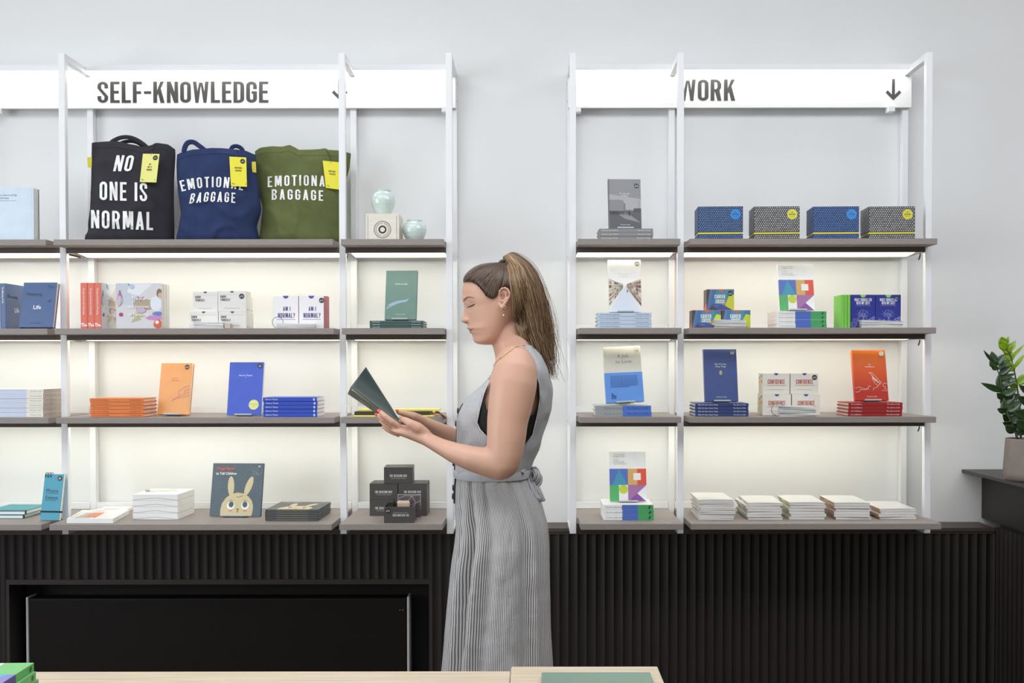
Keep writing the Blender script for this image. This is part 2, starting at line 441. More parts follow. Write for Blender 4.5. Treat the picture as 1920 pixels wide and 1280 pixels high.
def shelf(parent, row, x0, x1, xl, xr, cable=False):
    """x0,x1: front edge ends; xl,xr: post centres on either side."""
    z = SZ[row]; f = YD(SF[row]); h = tw / 2 + 0.001
    ysplit = YD(PF) - 0.001
    mb = MB()
    il, ir = max(x0, xl + h), min(x1 + (0.0 if x1 < xr else 9), xr - h)
    il = xl + h; ir = xr - h
    poly = [(x0, f), (x1, f), (max(x1, x0 + .01), ysplit), (ir, ysplit), (ir, YD(RP) - 0.003), (il, YD(RP) - 0.003), (il, ysplit), (x0, ysplit)]
    mb.prism(poly, 'z', z - TB, z, BOARD)
    o = mb.build('shelf', BOARD, parent); recalc(o); bevel(o, 0.0012, 2)
    if row < 4:
        zb = z - TB - 0.0001; hb = 0.017; mb = MB()
        ya, yb_ = YD(PF) + 0.001, YD(3.60)
        mb.box(il, ir, ya, ya + 0.006, zb - hb, zb)
        mb.box(il, il + 0.004, ya + .006, yb_, zb - hb, zb); mb.box(ir - 0.004, ir, ya + .006, yb_, zb - hb, zb)
        m3 = MB(); m3.box(il, ir, yb_, yb_ + 0.003, zb - hb - 0.002, zb); m3.build('rear_flange', M('flange_grey', '#7d736b', 0.6, var=.04), o)
        mb.build('light_housing', UNDER, o)
        mb = MB(); mb.prism([(ya + .014, zb - hb + .0130), (yb_ - .001, zb - hb + .0008), (yb_ - .001, zb - .0005), (ya + .014, zb - .0005)], 'x', il + .0042, ir - .0042)
        tag(mb.build('light_strip', LED, o), 'glowing white light strip')
        mb = MB(); zz = zb - hb + .0015; y0 = ya + .0065
        mb.prism([(y0, zz), (y0 + .0028, zz + .0104), (y0 + .0002, zz + .0104)], 'x', il + .006, ir - .006)
        tag(recalc(mb.build('light_strip', LEDS, o)), 'angled glowing light strip')
        if cable:
            mb = MB(); mb.tube([(ir - .012, ya + .012, zb - hb), (ir - .006, ya + .03, zb - hb - .010), (ir - .002, ya + .05, zb - hb - .02)], 0.0025, 6)
            mb.build('cable', M('black_rubber', '#151515', 0.6), o)
    # back rail standing just above the board
    mb = MB(); mb.box(il, ir, YD(RP) - 0.001, -0.012, z + 0.001, z + 0.024)
    mb.build('back_rail', WHITE, parent)
    return o

def header(parent, x0, x1, clips=()):
    mb = MB(); mb.box(x0, x1, YD(3.645), YD(3.657), zh0, zh1 + 0.02)
    o = mb.build('sign_panel', M('sign_white', '#f3f3f2', 0.28, var=0.01, scale=9), parent)
    mb = MB(); mb.box(x0, x1, YD(3.602), YD(3.644), zh1, zh1 + 0.021); mb.build('top_rail', WHITE, o)
    mb = MB(); mb.box(x0 + .02, x1 - .02, YD(3.608), YD(3.640), zh1 - 0.004, zh1 - 0.0002); tag(mb.build('light_strip', LEDH, o), 'glowing white light strip')
    for cx in clips:
        mb = MB(); mb.box(cx, cx + 0.022, YD(3.625), YD(3.66), zh0 - 0.019, zh0 - 0.001); mb.build('clip', WHITE, o)
    return o
LETTER = M('sign_letter', '#3b3937', 0.30, spec=0.6)
def sign_text(o, polys, px, py_base, name='sign_lettering'):
    p = P(px, py_base, 3.645); mb = MB()
    mb.flat(polys, (p.x, YD(3.645) - 0.0008, p.z), (1, 0, 0), (0, 0, 1)); return mb.build(name, LETTER, o)
def arrow(o, px):
    p0 = P(px, 188, 3.645); s = (Z(148, 3.645) - Z(188, 3.645))
    pol = rect(-.07 * s, .12 * s, .07 * s, s) + [[(0, 0), (-.37 * s, .36 * s), (-.27 * s, .47 * s), (.0, .19 * s)], [(0, 0), (0, .19 * s), (.27 * s, .47 * s), (.37 * s, .36 * s)]]
    mb = MB(); mb.flat(pol, (p0.x, YD(3.645) - 0.0008, p0.z), (1, 0, 0), (0, 0, 1)); mb.build('arrow', LETTER, o)

# left unit
U1 = thing('shelving_unit', 'white steel wall shelving with tote bags, under the SELF-KNOWLEDGE sign', 'shelving', (0, 0, 0))
pL = [xp(-215), xp(118.5), xp(642.3), xp(842.5)]
for x in pL: side_frame(U1, x)
for row in (1, 2, 3, 4):
    a, b, c, d_, e = {1: (88, 102, 625, 640, 832), 2: (89.5, 102.5, 626, 641, 831.5), 3: (90, 104, 626, 638.5, 832.5), 4: (74.5, 89.5, 621, 634.5, 829)}[row]
    d = SF[row]
    shelf(U1, row, X(-240, d), X(a, d), pL[0], pL[1])
    shelf(U1, row, X(b, d), X(c, d), pL[1], pL[2])
    shelf(U1, row, X(d_, d), X(e, d), pL[2], pL[3])
h1 = header(U1, X(-240, 3.645), X(855.5, 3.645), clips=(X(0, 3.64) - .012, X(835, 3.64) - .01))
txt, w0 = cap('SELF-KNOWLEDGE', 1.0, 'L', 0.075)
s = (X(502, 3.645) - X(183, 3.645)) / w0; hh = Z(153, 3.645) - Z(193, 3.645)
sign_text(h1, [[(x * s, y * hh) for x, y in p] for p in txt], 183, 193)
arrow(h1, 637)
# right unit
U2 = thing('shelving_unit', 'white steel wall shelving with patterned boxes, under the WORK sign', 'shelving', (0, 0, 0))
pR = [xp(1074.3), xp(1276.3), xp(1741)]
for x in pR: side_frame(U2, x)
for row in (1, 2, 3, 4):
    a, b, c, d_ = {1: (1084, 1275.5, 1293, 1756.5), 2: (1086, 1278, 1292.5, 1755), 3: (1086.5, 1277.5, 1293, 1756), 4: (1088.5, 1282, 1296, 1767)}[row]
    d = SF[row]
    shelf(U2, row, X(a, d), X(b, d), pR[0], pR[1])
    shelf(U2, row, X(c, d), X(d_, d), pR[1], pR[2], cable=True)
h2 = header(U2, X(1066, 3.645), X(1706.5, 3.645), clips=(X(1083, 3.64) - .01, X(1667, 3.64) - .01))
txt, w0 = cap('WORK', 1.0, 'R', 0.075)
s = (X(1379, 3.645) - X(1275, 3.645)) / w0
sign_text(h2, [[(x * s, y * hh) for x, y in p] for p in txt], 1379, 189)
arrow(h2, 1675)
# ------------------------------------------------------------------ books and boxes
PAGE = M('paper_pages', '#efe9dc', 0.85, var=0.05, scale=30, stretch=(1, 1, 60))
CARDW = M('white_card', '#f3f3f1', 0.6, var=0.02, scale=20)
CLEAR = M('frosted_acrylic', '#bfc5c8', 0.15, var=0.02, scale=20)
KRAFT = M('grey_card', '#c9c3b8', 0.7, var=0.03, scale=30)

def on(row, px, py):
    """Point of a shelf board's top under a pixel."""
    v = ray(px, py); t = (SZ[row] - CAM.z) / v.z
    return CAM + v * t

def cov(col, rough=0.38):
    return M('cover_' + col.strip('#') + '_%d' % int(rough * 100), col, rough, var=0.04, scale=25, spec=0.7)

def flat_part(parent, name, layers, y0=-0.0004, axis='front', step=0.00012, o=None, r=None, u=None, n=None):
    """Printed shapes. layers: [(polys, colour or material)] in metres on a plane of the parent."""
    mb = MB()
    o = Vector(o or (0, 0, 0)); r = Vector(r or (1, 0, 0)); u = Vector(u or (0, 0, 1)); n = Vector(n or (0, -1, 0))
    for i, (pl, col) in enumerate(layers):
        mat = col if not isinstance(col, str) else ink(col)
        mb.flat(pl, o + n * (-y0 + i * step), r, u, mat, n)
    return mb.build(name, None, parent)

def book_parts(t, w, h, th, cover, pages=PAGE, hard=True, spine=None):
    """Local axes: x from spine (-w/2) to fore edge, y from front cover (0) to back, z up."""
    b = 0.0024 if hard else 0.0007; o = 0.003 if hard else 0.0003
    mb = MB()
    mb.box(-w / 2, w / 2, 0, b, 0, h, cover); mb.box(-w / 2, w / 2, th - b, th, 0, h, cover)
    mb.box(-w / 2, -w / 2 + b, b, th - b, 0, h, spine or cover)
    c = mb.build('cover', None, t); bevel(c, 0.0006, 1)
    mb = MB(); mb.box(-w / 2 + b, w / 2 - o, b, th - b, o, h - o); mb.build('page_block', pages, t)
    return c

def sticker(t, x, z, r, txt, bg='#2a2a29', fg='#f2f2ef', y0=-0.0012, name='price_sticker'):
    p, wd = bf(txt, r * 0.8, 'C', 1, 0.8, 0.012)
    return flat_part(t, name, [(shift(disc(0, 0, r), x, z), bg), (shift(p, x, z - r * .4), fg)], y0)

def frame_matrix(loc, lean=0.0, yaw=0.0, roll=0.0):
    return Matrix.Translation(loc) @ Matrix.Rotation(yaw, 4, 'Z') @ Matrix.Rotation(-lean, 4, 'X') @ Matrix.Rotation(roll, 4, 'Y')

def dims(xl, xr, yt, d, zb, lean=0.0, yaw=0.0):
    w = (X(xr, d) - X(xl, d)) / math.cos(yaw); h = 0.15
    for _ in range(6): h = (Z(yt, d + h * math.sin(lean), (xl + xr) / 2) - zb) / math.cos(lean)
    return w, h

def stand_for(w, h, th, mat, zsurf, label):
    """Small acrylic display stand holding a leaning book; mat is the book's frame."""
    t = thing('display_stand', label, 'stand', mat=mat, group='display stands under the books')
    mb = MB(); k = w * 0.25
    mb.box(-k, k, -0.012, -0.0108, 0.0, 0.0036); mb.box(-k, k, -0.012, th + 0.0015, -0.0015, -0.0002)
    bevel(mb.build('ledge', CLEAR, t), 0.0005, 1)
    mb = MB(); mb.box(-k, k, th + 0.0005, th + 0.002, 0.0, h * 0.55)
    # foot that reaches down to the surface
    inv = mat.inverted()
    base = mat @ Vector((0, th + 0.05, 0)); base.z = zsurf + 0.0008
    f0 = inv @ base; top = Vector((0, th + 0.0012, h * 0.5)); fr = inv @ Vector(((mat @ Vector((0, th, 0))).x, (mat @ Vector((0, th * .2, 0))).y, zsurf + 0.0008))
    for a, c in ((top, f0), (f0, fr)):
        dv = (c - a); nrm = Vector((0, -dv.z, dv.y)).normalized() * 0.0007
        vs = []
        for p in (a, c):
            for s in (-k * .6, k * .6):
                for q in (-1, 1): vs.append((s, p.y + nrm.y * q, p.z + nrm.z * q))
        mb.add(vs, [(0, 1, 3, 2), (4, 6, 7, 5), (0, 4, 5, 1), (2, 3, 7, 6), (0, 2, 6, 4), (1, 5, 7, 3)])
    mb.build('back_support', CLEAR, t)
    return t

def standing(name, label, xl, xr, yt, d, zb, th, cover, lean=0.17, yaw=0.0, roll=0.0, hard=True, group=None, stand=None, raise_=None, spine=None, cat='book'):
    w, h = dims(xl, xr, yt, d, zb, lean, yaw)
    rz = (th * math.sin(lean) + 0.0015 / math.cos(lean) + 0.0005 if stand else th * math.sin(lean) + 0.0004) if raise_ is None else raise_
    c = P((xl + xr) / 2, 680, d)
    mat = frame_matrix((c.x, YD(d), zb + rz), lean, yaw, roll)
    t = thing(name, label, cat, mat=mat, group=group)
    book_parts(t, w, h, th, cover, hard=hard, spine=spine)
    if stand: stand_for(w, h, th, mat, zb, stand)
    return t, w, h

LIE_SPINE = Matrix(((0, 0, -1, 0), (1, 0, 0, 0), (0, -1, 0, 0), (0, 0, 0, 1)))      # spine to the front, cover up
LIE_FOOT = Matrix(((1, 0, 0, 0), (0, 0, 1, 0), (0, -1, 0, 0), (0, 0, 0, 1)))        # foot to the front, cover up

def stack(n, name, label, group, x0, x1, ytop, d, row, w, cover, hard=True, spine_art=None, pages=PAGE, jit=0.0012, cat='book', zbase=None, spine=None, yaws=0.0, yaw0=0.0):
    """n books lying on one another, spines to the front. label has {o}. Returns z of the top."""
    zb = SZ[row] if zbase is None else zbase
    zt = Z(ytop, d, (x0 + x1) / 2); th = (zt - zb) / n
    X0, X1 = X(x0, d), X(x1, d); h = X1 - X0; first = None; rnd = random.Random(int(x0 * 7 + ytop))
    for i in range(n):
        z = zt - i * th
        lab = label.format(o=ordinal(i, n))
        jx, jy, ja = rnd.uniform(-jit, jit), rnd.uniform(0, 2.2 * jit), yaw0 + rnd.uniform(-yaws, yaws)
        c = Vector(((X0 + X1) / 2 + jx, YD(d) + jy, z))
        mat = Matrix.Translation(c) @ Matrix.Rotation(ja, 4, 'Z') @ Matrix.Translation((h / 2, w / 2, 0)) @ LIE_SPINE
        if first is None:
            t = first = thing(name, lab, cat, mat=mat, group=group)
            book_parts(t, w, h, th - 0.0003, cover, pages, hard, spine)
            if spine_art:
                mb_l = spine_art(h, th)
                flat_part(t, 'spine_print', mb_l, -0.0004, o=(-w / 2, th / 2, h), r=(0, 0, -1), u=(0, -1, 0), n=(-1, 0, 0))
        else:
            t = copy_tree(first); t.matrix_world = mat; t['label'] = lab
    return zt

def spine_words(left, right, col, size=0.36, ls=0.05, rs=0.05, extra=None):
    def fn(h, th):
        out = list(extra(h, th)) if extra else []
        sz = th * size
        if left: p, _ = bf(left, sz, 'L', 1, 0.9, 0.01); out.append((shift(p, h * ls, -sz * .38), col))
        if right: p, _ = bf(right, sz, 'R', 1, 0.9, 0.01); out.append((shift(p, h * (1 - rs), -sz * .38), col))
        return out
    return fn

def carton(name, label, cat, xl, xr, yt, d, zb, dp, mat, yaw=0.0, group=None, h=None, bev=0.0008, body='box_body'):
    w = (X(xr, d) - X(xl, d)) / math.cos(yaw); h = h or Z(yt, d, (xl + xr) / 2) - zb
    t = thing(name, label, cat, ((X(xl, d) + X(xr, d)) / 2, YD(d), zb + 0.0003), yaw, group)
    mb = MB(); mb.box(-w / 2, w / 2, 0, dp, 0, h - 0.0003); bevel(mb.build(body, mat, t), bev, 2)
    return t, w, h

# ================================================================== LEFT UNIT, top row
Z1, Z2, Z3, Z4 = (SZ[r] + 0.0003 for r in (1, 2, 3, 4))
LBLUE = cov('#cfe0ee')
for i, (xr, yt, d, th, lab) in enumerate([(66, 351, 3.42, 0.020, 'pale blue dictionary standing at the left edge of the top shelf'),
                                           (68, 352.5, 3.4425, 0.032, 'book right behind the pale blue dictionary, its cream page edge showing')]):
    t, w, h = standing('dictionary', lab, xr - 88, xr, yt, d, Z1, th, LBLUE if i == 0 else M('cover_grey_cloth', '#8e9396', 0.6, var=.05), lean=0.0, raise_=0.0003)
    if i == 0:
        a, _ = bf('The School of Life', .0062, 'L', 1); b, _ = bf('Dictionary', .0062, 'L', 1); c, _ = bf('The Language of Emotional Intelligence', .0028, 'L', 1)
        x = w / 2 - .122
        flat_part(t, 'cover_title', [(shift(a, x, h - .030), '#3b4a5a'), (shift(b, x, h - .0395), '#3b4a5a'), (shift(c, x, h - .047), '#3b4a5a')])
        mb = MB()
        for k in range(26): mb.flat(shift(disc(0, 0, .0011, 8), w / 2 - .0065, .006 + k * (h - .012) / 25), (0, -.0004, 0), (1, 0, 0), (0, 0, 1))
        mb.build('dotted_border', ink('#c9a9c4'), t)

# ---- tote bags
from mathutils import noise as mnoise
def interp(tab, v):
    if v <= tab[0][0]: return tab[0][1]
    for (a, x), (b, y) in zip(tab, tab[1:]):
        if v <= b:
            s = (v - a) / (b - a); s = s * s * (3 - 2 * s) * .5 + s * .5
            return x + (y - x) * s
    return tab[-1][1]

def tote(label, col, left, right, top, d, bulge, seed, canvas):
    """left/right: [(py,px)], top: [(px,py)] outline of the bag standing at depth d."""
    zb = Z1; ybot = 447.5
    t = thing('tote_bag', label, 'bag', (X((left[-1][1] + right[-1][1]) / 2, d), YD(d), zb), group='tote bags on the top shelf')
    inv = t.matrix_basis.inverted()
    def front(u, v, side):
        # v 0 bottom .. 1 top
        py_t = interp(top, left[0][1] + u * (right[0][1] - left[0][1]))
        py = ybot + (py_t - ybot) * v
        px = interp(left, py) * (1 - u) + interp(right, py) * u
        p = P(px, py, d)
        if py >= ybot - .01: p.z = zb
        e = max(0.0, math.sin(PI * min(max(u, 0), 1))) ** 0.55
        g = (0.35 + 0.65 * (1 - v) ** 0.6) if v > .3 else 1.0
        b = bulge * e * (0.16 + 0.84 * math.sin(PI * min(0.5, 0.5 * (1 - v) ** 0.75 + 0.02)))
        q = Vector((p.x * 9, p.z * 7, seed))
        wr = 0.014 * mnoise.noise(q) + 0.008 * mnoise.noise(q * 2.3) + .005 * mnoise.noise(Vector((p.x * 30 + p.z * 24, p.z * 12, seed)))
        wr += 0.016 * ((1 - abs(mnoise.noise(Vector((p.x * 11 + p.z * 7, p.z * 8 - p.x * 5, seed * 3))))) ** 7 - .12)
        b = b + wr * e * (.35 + .65 * (1 - v))
        return Vector((p.x, YD(d) + (-b if side == 0 else b * .62), p.z))
    nu, nv = 40, 36; mb = MB()
    for side in (0, 1):
        rows = [[inv @ front(j / nu, i / nv, side) for j in range(nu + 1)] for i in range(nv + 1)]
        if side: rows = [list(reversed(r)) for r in rows]
        mb.grid(rows, canvas)
    # floor of the bag
    mb.add([inv @ front(j / nu, 0, 0) for j in range(nu + 1)] + [inv @ front(j / nu, 0, 1) for j in range(nu, -1, -1)], [tuple(range(2 * nu + 1, -1, -1))], canvas)
    o = mb.build('bag_body', canvas, t, smooth=True)
    bm = bmesh.new(); bm.from_mesh(o.data); bmesh.ops.remove_doubles(bm, verts=bm.verts, dist=0.0004); bmesh.ops.recalc_face_normals(bm, faces=bm.faces); bm.to_mesh(o.data); bm.free()
    def at(px, py, off=0.0024, fix=True):
        """Point on the front of the bag under a pixel."""
        tx, ty = px, py
        for _ in range(5):
            L, R = interp(left, py), interp(right, py); u = min(.999, max(.001, (px - L) / (R - L)))
            py_t = interp(top, left[0][1] + u * (right[0][1] - left[0][1]))
            v = min(1, max(0, (py - ybot) / (py_t - ybot)))
            p = front(u, v, 0); p.y -= off
            if not fix: break
            gx, gy = px_of(p); px += (tx - gx) * .8; py += (ty - gy) * .8
        return inv @ p
    def hem():
        mb = MB(); rows = [[at(left[0][1] + (right[0][1] - left[0][1]) * (k / 40), interp(top, left[0][1] + (right[0][1] - left[0][1]) * (k / 40)) + dy, .0012, False) for k in range(1, 40)] for dy in (2, 12)]
        mb.grid(rows); return recalc(mb.build('hem', canvas, t, smooth=True))
    hem()
    def strap(pts, w=0.026, name='strap', flat_=True):
        """pts: [(px,py,depth offset)] centre line of a webbing handle."""
        c = [inv @ (P(x, y, d) + Vector((0, dy, 0))) for x, y, dy in pts]
        # resample
        dense = []
        for i in range(len(c) - 1):
            p0, p1, p2, p3 = c[max(i - 1, 0)], c[i], c[i + 1], c[min(i + 2, len(c) - 1)]
            for k in range(6):
                s = k / 6; dense.append(0.5 * ((2 * p1) + (p2 - p0) * s + (2 * p0 - 5 * p1 + 4 * p2 - p3) * s * s + (3 * p1 - p0 - 3 * p2 + p3) * s ** 3))
        dense.append(c[-1])
        mb = MB(); mb.tube(dense, [(w * .36, 0.0022)] * len(dense), 10, up=(0, 0, 1) if flat_ else (0, 1, 0)); return mb.build(name, canvas, t, smooth=True)
    def words(s, pl, pr, ytop, ybase, slope=0.0, arch=0.0, slant=0.0, fan=0.0, col='#f4f4f2', track=.16, name='printed_words'):
        pol, wd = cap(s, 1.0, 'L', track); mb = MB()
        def m_(x, y):
            q = x / wd; px = pl + (pr - pl) * q + slant * y * (ybase - ytop) + fan * (q - .5) * y * (ybase - ytop)
            py = ybase + slope * q - arch * (1 - (2 * q - 1) ** 2) - (ybase - ytop) * y
            return at(px, py, .0024 + 2e-5 * pi_)
        for pi_, p in enumerate(pol):
            pi_ %= 8
            # split long strokes so that they follow the cloth
            if len(p) == 4:
                k = 5
                rows = [[m_(*(tuple((p[0][c] * (1 - i / k) + p[1][c] * i / k) * (1 - j / k) + (p[3][c] * (1 - i / k) + p[2][c] * i / k) * j / k for c in (0, 1)))) for i in range(k + 1)] for j in range(k + 1)]
                mb.grid(rows)
            else: mb.add([m_(*a) for a in p], [tuple(range(len(p)))])
        return mb.build(name, ink(col, .6), t)
    def swing_tag(c4, string, l1, l2, price, col='#f0e63c'):
        """Yellow card hanging from a string. c4: corners TL,TR,BR,BL in pixels."""
        ymin = min((t.matrix_basis @ at(x, y, 0)).y for x, y in c4) - .007
        pts = [inv @ P(x, y, CAMD + ymin) for x, y in c4]
        tl, tr, br, bl = pts; mb = MB(); nn = Vector((0, .0008, 0))
        mb.add(pts + [p + nn for p in pts], [(3, 2, 1, 0), (4, 5, 6, 7), (0, 1, 5, 4), (1, 2, 6, 5), (2, 3, 7, 6), (3, 0, 4, 7)])
        g = mb.build('swing_tag', M('yellow_card_' + col.strip('#'), col, .5, var=.02), t)
        w_, h_ = (tr - tl).length, (bl - tl).length; r = (tr - tl) / w_; u = (tl - bl) / h_
        lay = []
        if price: p, _ = bf(price, .0045, 'C', 1, .8, .012); lay += [(shift(disc(0, 0, .0085), w_ * .78, h_ * .86), '#2d2d2c'), (shift(p, w_ * .78, h_ * .86 - .0022), '#f2f2ef')]
        for k, s_ in enumerate(l1): p, _ = cap(s_, .006, 'C', .12); lay.append((shift(p, w_ * .5, h_ * .6 - k * .0095), '#4d4a22'))
        p, _ = bf('The', .0045, 'L', 1, .9, .02); lay.append((shift(p, w_ * .08, h_ * .06), '#3b3a22')); lay.append((rect(w_ * .88, h_ * .05, w_ * .9, h_ * .12), '#3b3a22'))
        flat_part(g, 'tag_print', lay, -.0003, o=bl, r=r, u=u, n=(0, -1, 0))
        mb = MB(); s0 = tl * .5 + tr * .5 + Vector((0, -.001, -.004)); mb.tube([s0] + [at(x, y, .003) for x, y in string], .0009, 6); mb.build('string', M('black_string', '#1b1b1b', .7), t)
    def side_tab(c4):
        pts = [inv @ P(x, y, d - .012) for x, y in c4]; mb = MB(); nn = Vector((0, .0012, 0))
        mb.add(pts + [p + nn for p in pts], [(3, 2, 1, 0), (4, 5, 6, 7), (0, 1, 5, 4), (1, 2, 6, 5), (2, 3, 7, 6), (3, 0, 4, 7)])
        g = mb.build('side_label', M('yellow_card_e9de45', '#e9de45', .5), t)
    return t, at, strap, words, swing_tag, side_tab

CANV = lambda n, c: M('canvas_' + n, c, 0.85, var=0.10, scale=18, bump=0.35, bscale=900, spec=.25)
# black
t, at, strap, words, swing, tab = tote('black canvas tote bag printed NO ONE IS NORMAL, leftmost of the three bags', '', [(267, 172), (330, 171), (395, 169), (420, 165), (434, 165.5), (448, 158)],
    [(270, 328), (290, 329), (340, 326.5), (380, 326), (420, 327), (448, 327)], [(170, 268), (205, 266.5), (225, 267), (250, 272), (272, 277), (285, 274), (295, 269), (315, 271), (330, 281)], 3.525, 0.072, 1.0, CANV('black', '#35333a'))
strap([(207, 277, -.015), (213, 267, -.012), (228, 259, -.008), (243, 257.5, 0), (258, 263, .004), (272, 273, .006), (279, 282, .004)], .020)
strap([(216, 272, .02), (226, 264, .022), (245, 262, .024), (262, 270, .024), (274, 280, .022)], .018)
words('NO', 212, 246, 291, 321, slant=.22, track=.12); words('ONE IS', 187, 276, 340, 375, slope=2.5, track=.13); words('NORMAL', 171, 287, 393.5, 427.5, slope=4, track=.13)
swing([(268, 288), (299, 288.5), (293, 342), (262, 341)], [(285, 284), (288, 275), (290, 270)], ['NO', 'ONE IS', 'NORMAL'], [], '£16', '#f0ee8a')
tab([(163.5, 295), (172, 294), (172, 314.5), (164.5, 314)])
# blue
t, at, strap, words, swing, tab = tote('navy blue canvas tote bag printed EMOTIONAL BAGGAGE, middle of the three bags', '', [(287, 332), (310, 331), (330, 331.5), (350, 333), (400, 339), (420, 336), (448, 330)],
    [(287, 478), (305, 481), (330, 482), (365, 487), (395, 490), (425, 482), (448, 486)], [(331, 290), (345, 286), (365, 281.5), (390, 279.5), (415, 279), (440, 281), (460, 283), (479, 290)], 3.505, 0.064, 4.0, CANV('navy', '#2d3a60'))
strap([(347, 287, -.012), (349, 276, -.010), (354, 268, -.006), (362, 266, .004), (370, 271, .010), (381, 279.5, .012), (386, 286, .012)], .024)
strap([(433, 288, -.010), (436, 277, -.006), (444, 274, 0), (451, 277, .008), (455, 284, .010)], .020)
words('EMOTIONAL', 341, 455, 339, 359, slope=-2, arch=7, slant=0, fan=.5, track=.2); words('BAGGAGE', 354.5, 441, 363, 382, slope=-1.5, arch=3, slant=.12, fan=-.2, track=.2)
swing([(430, 293.5), (461.5, 295), (463, 350), (433, 348.5)], [(446, 288), (445, 280)], ['EMOTIONAL', 'BAGGAGE'], [], '£16')
tab([(472, 303), (479.5, 303), (480.5, 323.5), (472.5, 322.5)])
# green
t, at, strap, words, swing, tab = tote('olive green canvas tote bag printed EMOTIONAL BAGGAGE, rightmost of the three bags', '', [(283, 478), (310, 480), (340, 482.5), (355, 483.5), (390, 492), (420, 489), (440, 486.5), (448, 483)],
    [(286, 658), (310, 656), (345, 648), (380, 645), (420, 646), (448, 650)], [(477, 284), (490, 277), (512, 275), (530, 276.5), (545, 273), (553, 277), (563, 282.5), (590, 282), (605, 281), (620, 282.5), (640, 283), (659, 288)], 3.565, 0.060, 9.0, CANV('olive', '#636b41'))
strap([(598, 281, .01), (606, 279.5, .008), (613, 282, -.004), (616, 287, -.010)], .012)
words('EMOTIONAL', 502, 622, 331, 351, slope=0, arch=3, fan=.02, track=.2); words('BAGGAGE', 509.5, 606, 355, 374.5, slope=2, arch=1, track=.2)
swing([(605, 301), (636, 304), (642, 356), (611, 352)], [(620, 297), (617, 290), (612, 281)], ['EMOTIONAL', 'BAGGAGE'], [], None)

# ---- wooden box and vases
WOODW = M('pale_wood', '#e6e0d4', 0.6, var=0.05, scale=14, stretch=(1, 1, 9))
t, w, h = carton('wooden_box', 'square pale wooden box with a round black emblem, under a celadon vase', 'box', 687, 749, 400.5, 3.42, Z1, 0.112, WOODW)
flat_part(t, 'panel_groove', [(rect(-w / 2 + .0065, 0, -w / 2 + .0075, h - .006), '#6d675e'), (rect(w / 2 - .0085, 0, w / 2 - .0075, h - .006), '#6d675e')])
cx, cz = 0.0, h * .42
words_ = []
for k, ch in enumerate('EMOTIONAL'): 
    pass
lay = [(ring2(0, 0, .0285, .0297), '#33302d'), (ring2(0, 0, .0265, .0271, 28), '#5d5953'), (ring2(0, 0, .0085, .0138), '#33302d')]
pol = []
rn = random.Random(3)
for k in range(30):
    if k in (7, 22): continue
    a = 2 * PI * k / 30; c_, s_ = math.cos(a), math.sin(a); rr = .0195 + (.001 if k % 3 else 0)
    pol.append([(c_ * rr - s_ * -.0009, s_ * rr + c_ * -.0009), (c_ * rr - s_ * .0009, s_ * rr + c_ * .0009), (c_ * (rr + .0035) - s_ * .0009, s_ * (rr + .0035) + c_ * .0009), (c_ * (rr + .0035) - s_ * -.0009, s_ * (rr + .0035) + c_ * -.0009)])
lay.append((pol, '#5a564f'))
flat_part(t, 'emblem', [(shift(p, cx, cz), c) for p, c in lay])
CELA = M('celadon_glaze', '#d3e4de', 0.12, var=0.03, scale=12, coat=.6)
def vase(label, px, d, zb, r, h):
    t = thing('vase', label, 'vase', (X(px, d), YD(d), zb), group='round celadon vases')
    k = h
    prof = [(.45 * r, 0), (.50 * r, .003), (.62 * r, .10 * k), (.82 * r, .26 * k), (.96 * r, .44 * k), (1.0 * r, .58 * k), (.96 * r, .72 * k), (.83 * r, .84 * k), (.66 * r, .915 * k), (.585 * r, .935 * k), (.58 * r, .955 * k), (.63 * r, .985 * k), (.625 * r, 1.0 * k), (.57 * r, .995 * k), (.54 * r, .95 * k), (.54 * r, .90 * k)]
    # densify
    den = []
    for i in range(len(prof) - 1):
        for s in range(4):
            a, b = prof[i], prof[i + 1]; q = s / 4; den.append((a[0] + (b[0] - a[0]) * q, a[1] + (b[1] - a[1]) * q))
    den.append(prof[-1]); mb = MB(); mb.lathe(den, 48); o = mb.build('vase_body', CELA, t, smooth=True)
    md = o.modifiers.new('smooth', 'SUBSURF'); md.levels = 1; md.render_levels = 1
    mb = MB(); mb.lathe([(.44 * r, -.0002), (.46 * r, .0035)], 32); mb.build('foot_ring', M('bare_clay', '#efe7d6', .7), t, smooth=False)
vase('round celadon vase standing on the square wooden box', 720, 3.475, Z1 + h + .0006, .0425, .088)
vase('round celadon vase on the shelf, right of the wooden box', 778, 3.475, Z1 + .0003, .0425, .078)

# ================================================================== LEFT UNIT, second row
BLU = cov('#44608f', .32)
# open-looking pair of blue books on the far left
t = thing('book', 'blue book at the left edge with spine forward, left of The Meaning of Life', 'book', (X(2, 3.40), YD(3.40), Z2), 0.0)
w_, th_ = .118, .018; hh_ = Z(531, 3.40, 6) - Z2
mb = MB(); mb.box(0, .0175, 0, w_, 0, hh_)
mb = MB()
mb.box(-.002, 0.0004, 0, w_, 0, hh_); mb.box(.0166, .019, 0, w_, 0, hh_); mb.box(.0004, .0166, 0, .0024, 0, hh_)
bevel(mb.build('cover', BLU, t), .0006, 1)
mb = MB(); mb.box(.0004, .0166, .0024, w_ - .003, .003, hh_ - .003); mb.build('page_block', PAGE, t)
p, _ = bf('The Meaning of Life', .0058, 'L', 1, .85, .02); flat_part(t, 'spine_title', [(shift(p, .012, -.003), '#e7ebf2')], -.0005, o=(.0085, 0, hh_), r=(0, 0, -1), u=(1, 0, 0), n=(0, -1, 0))
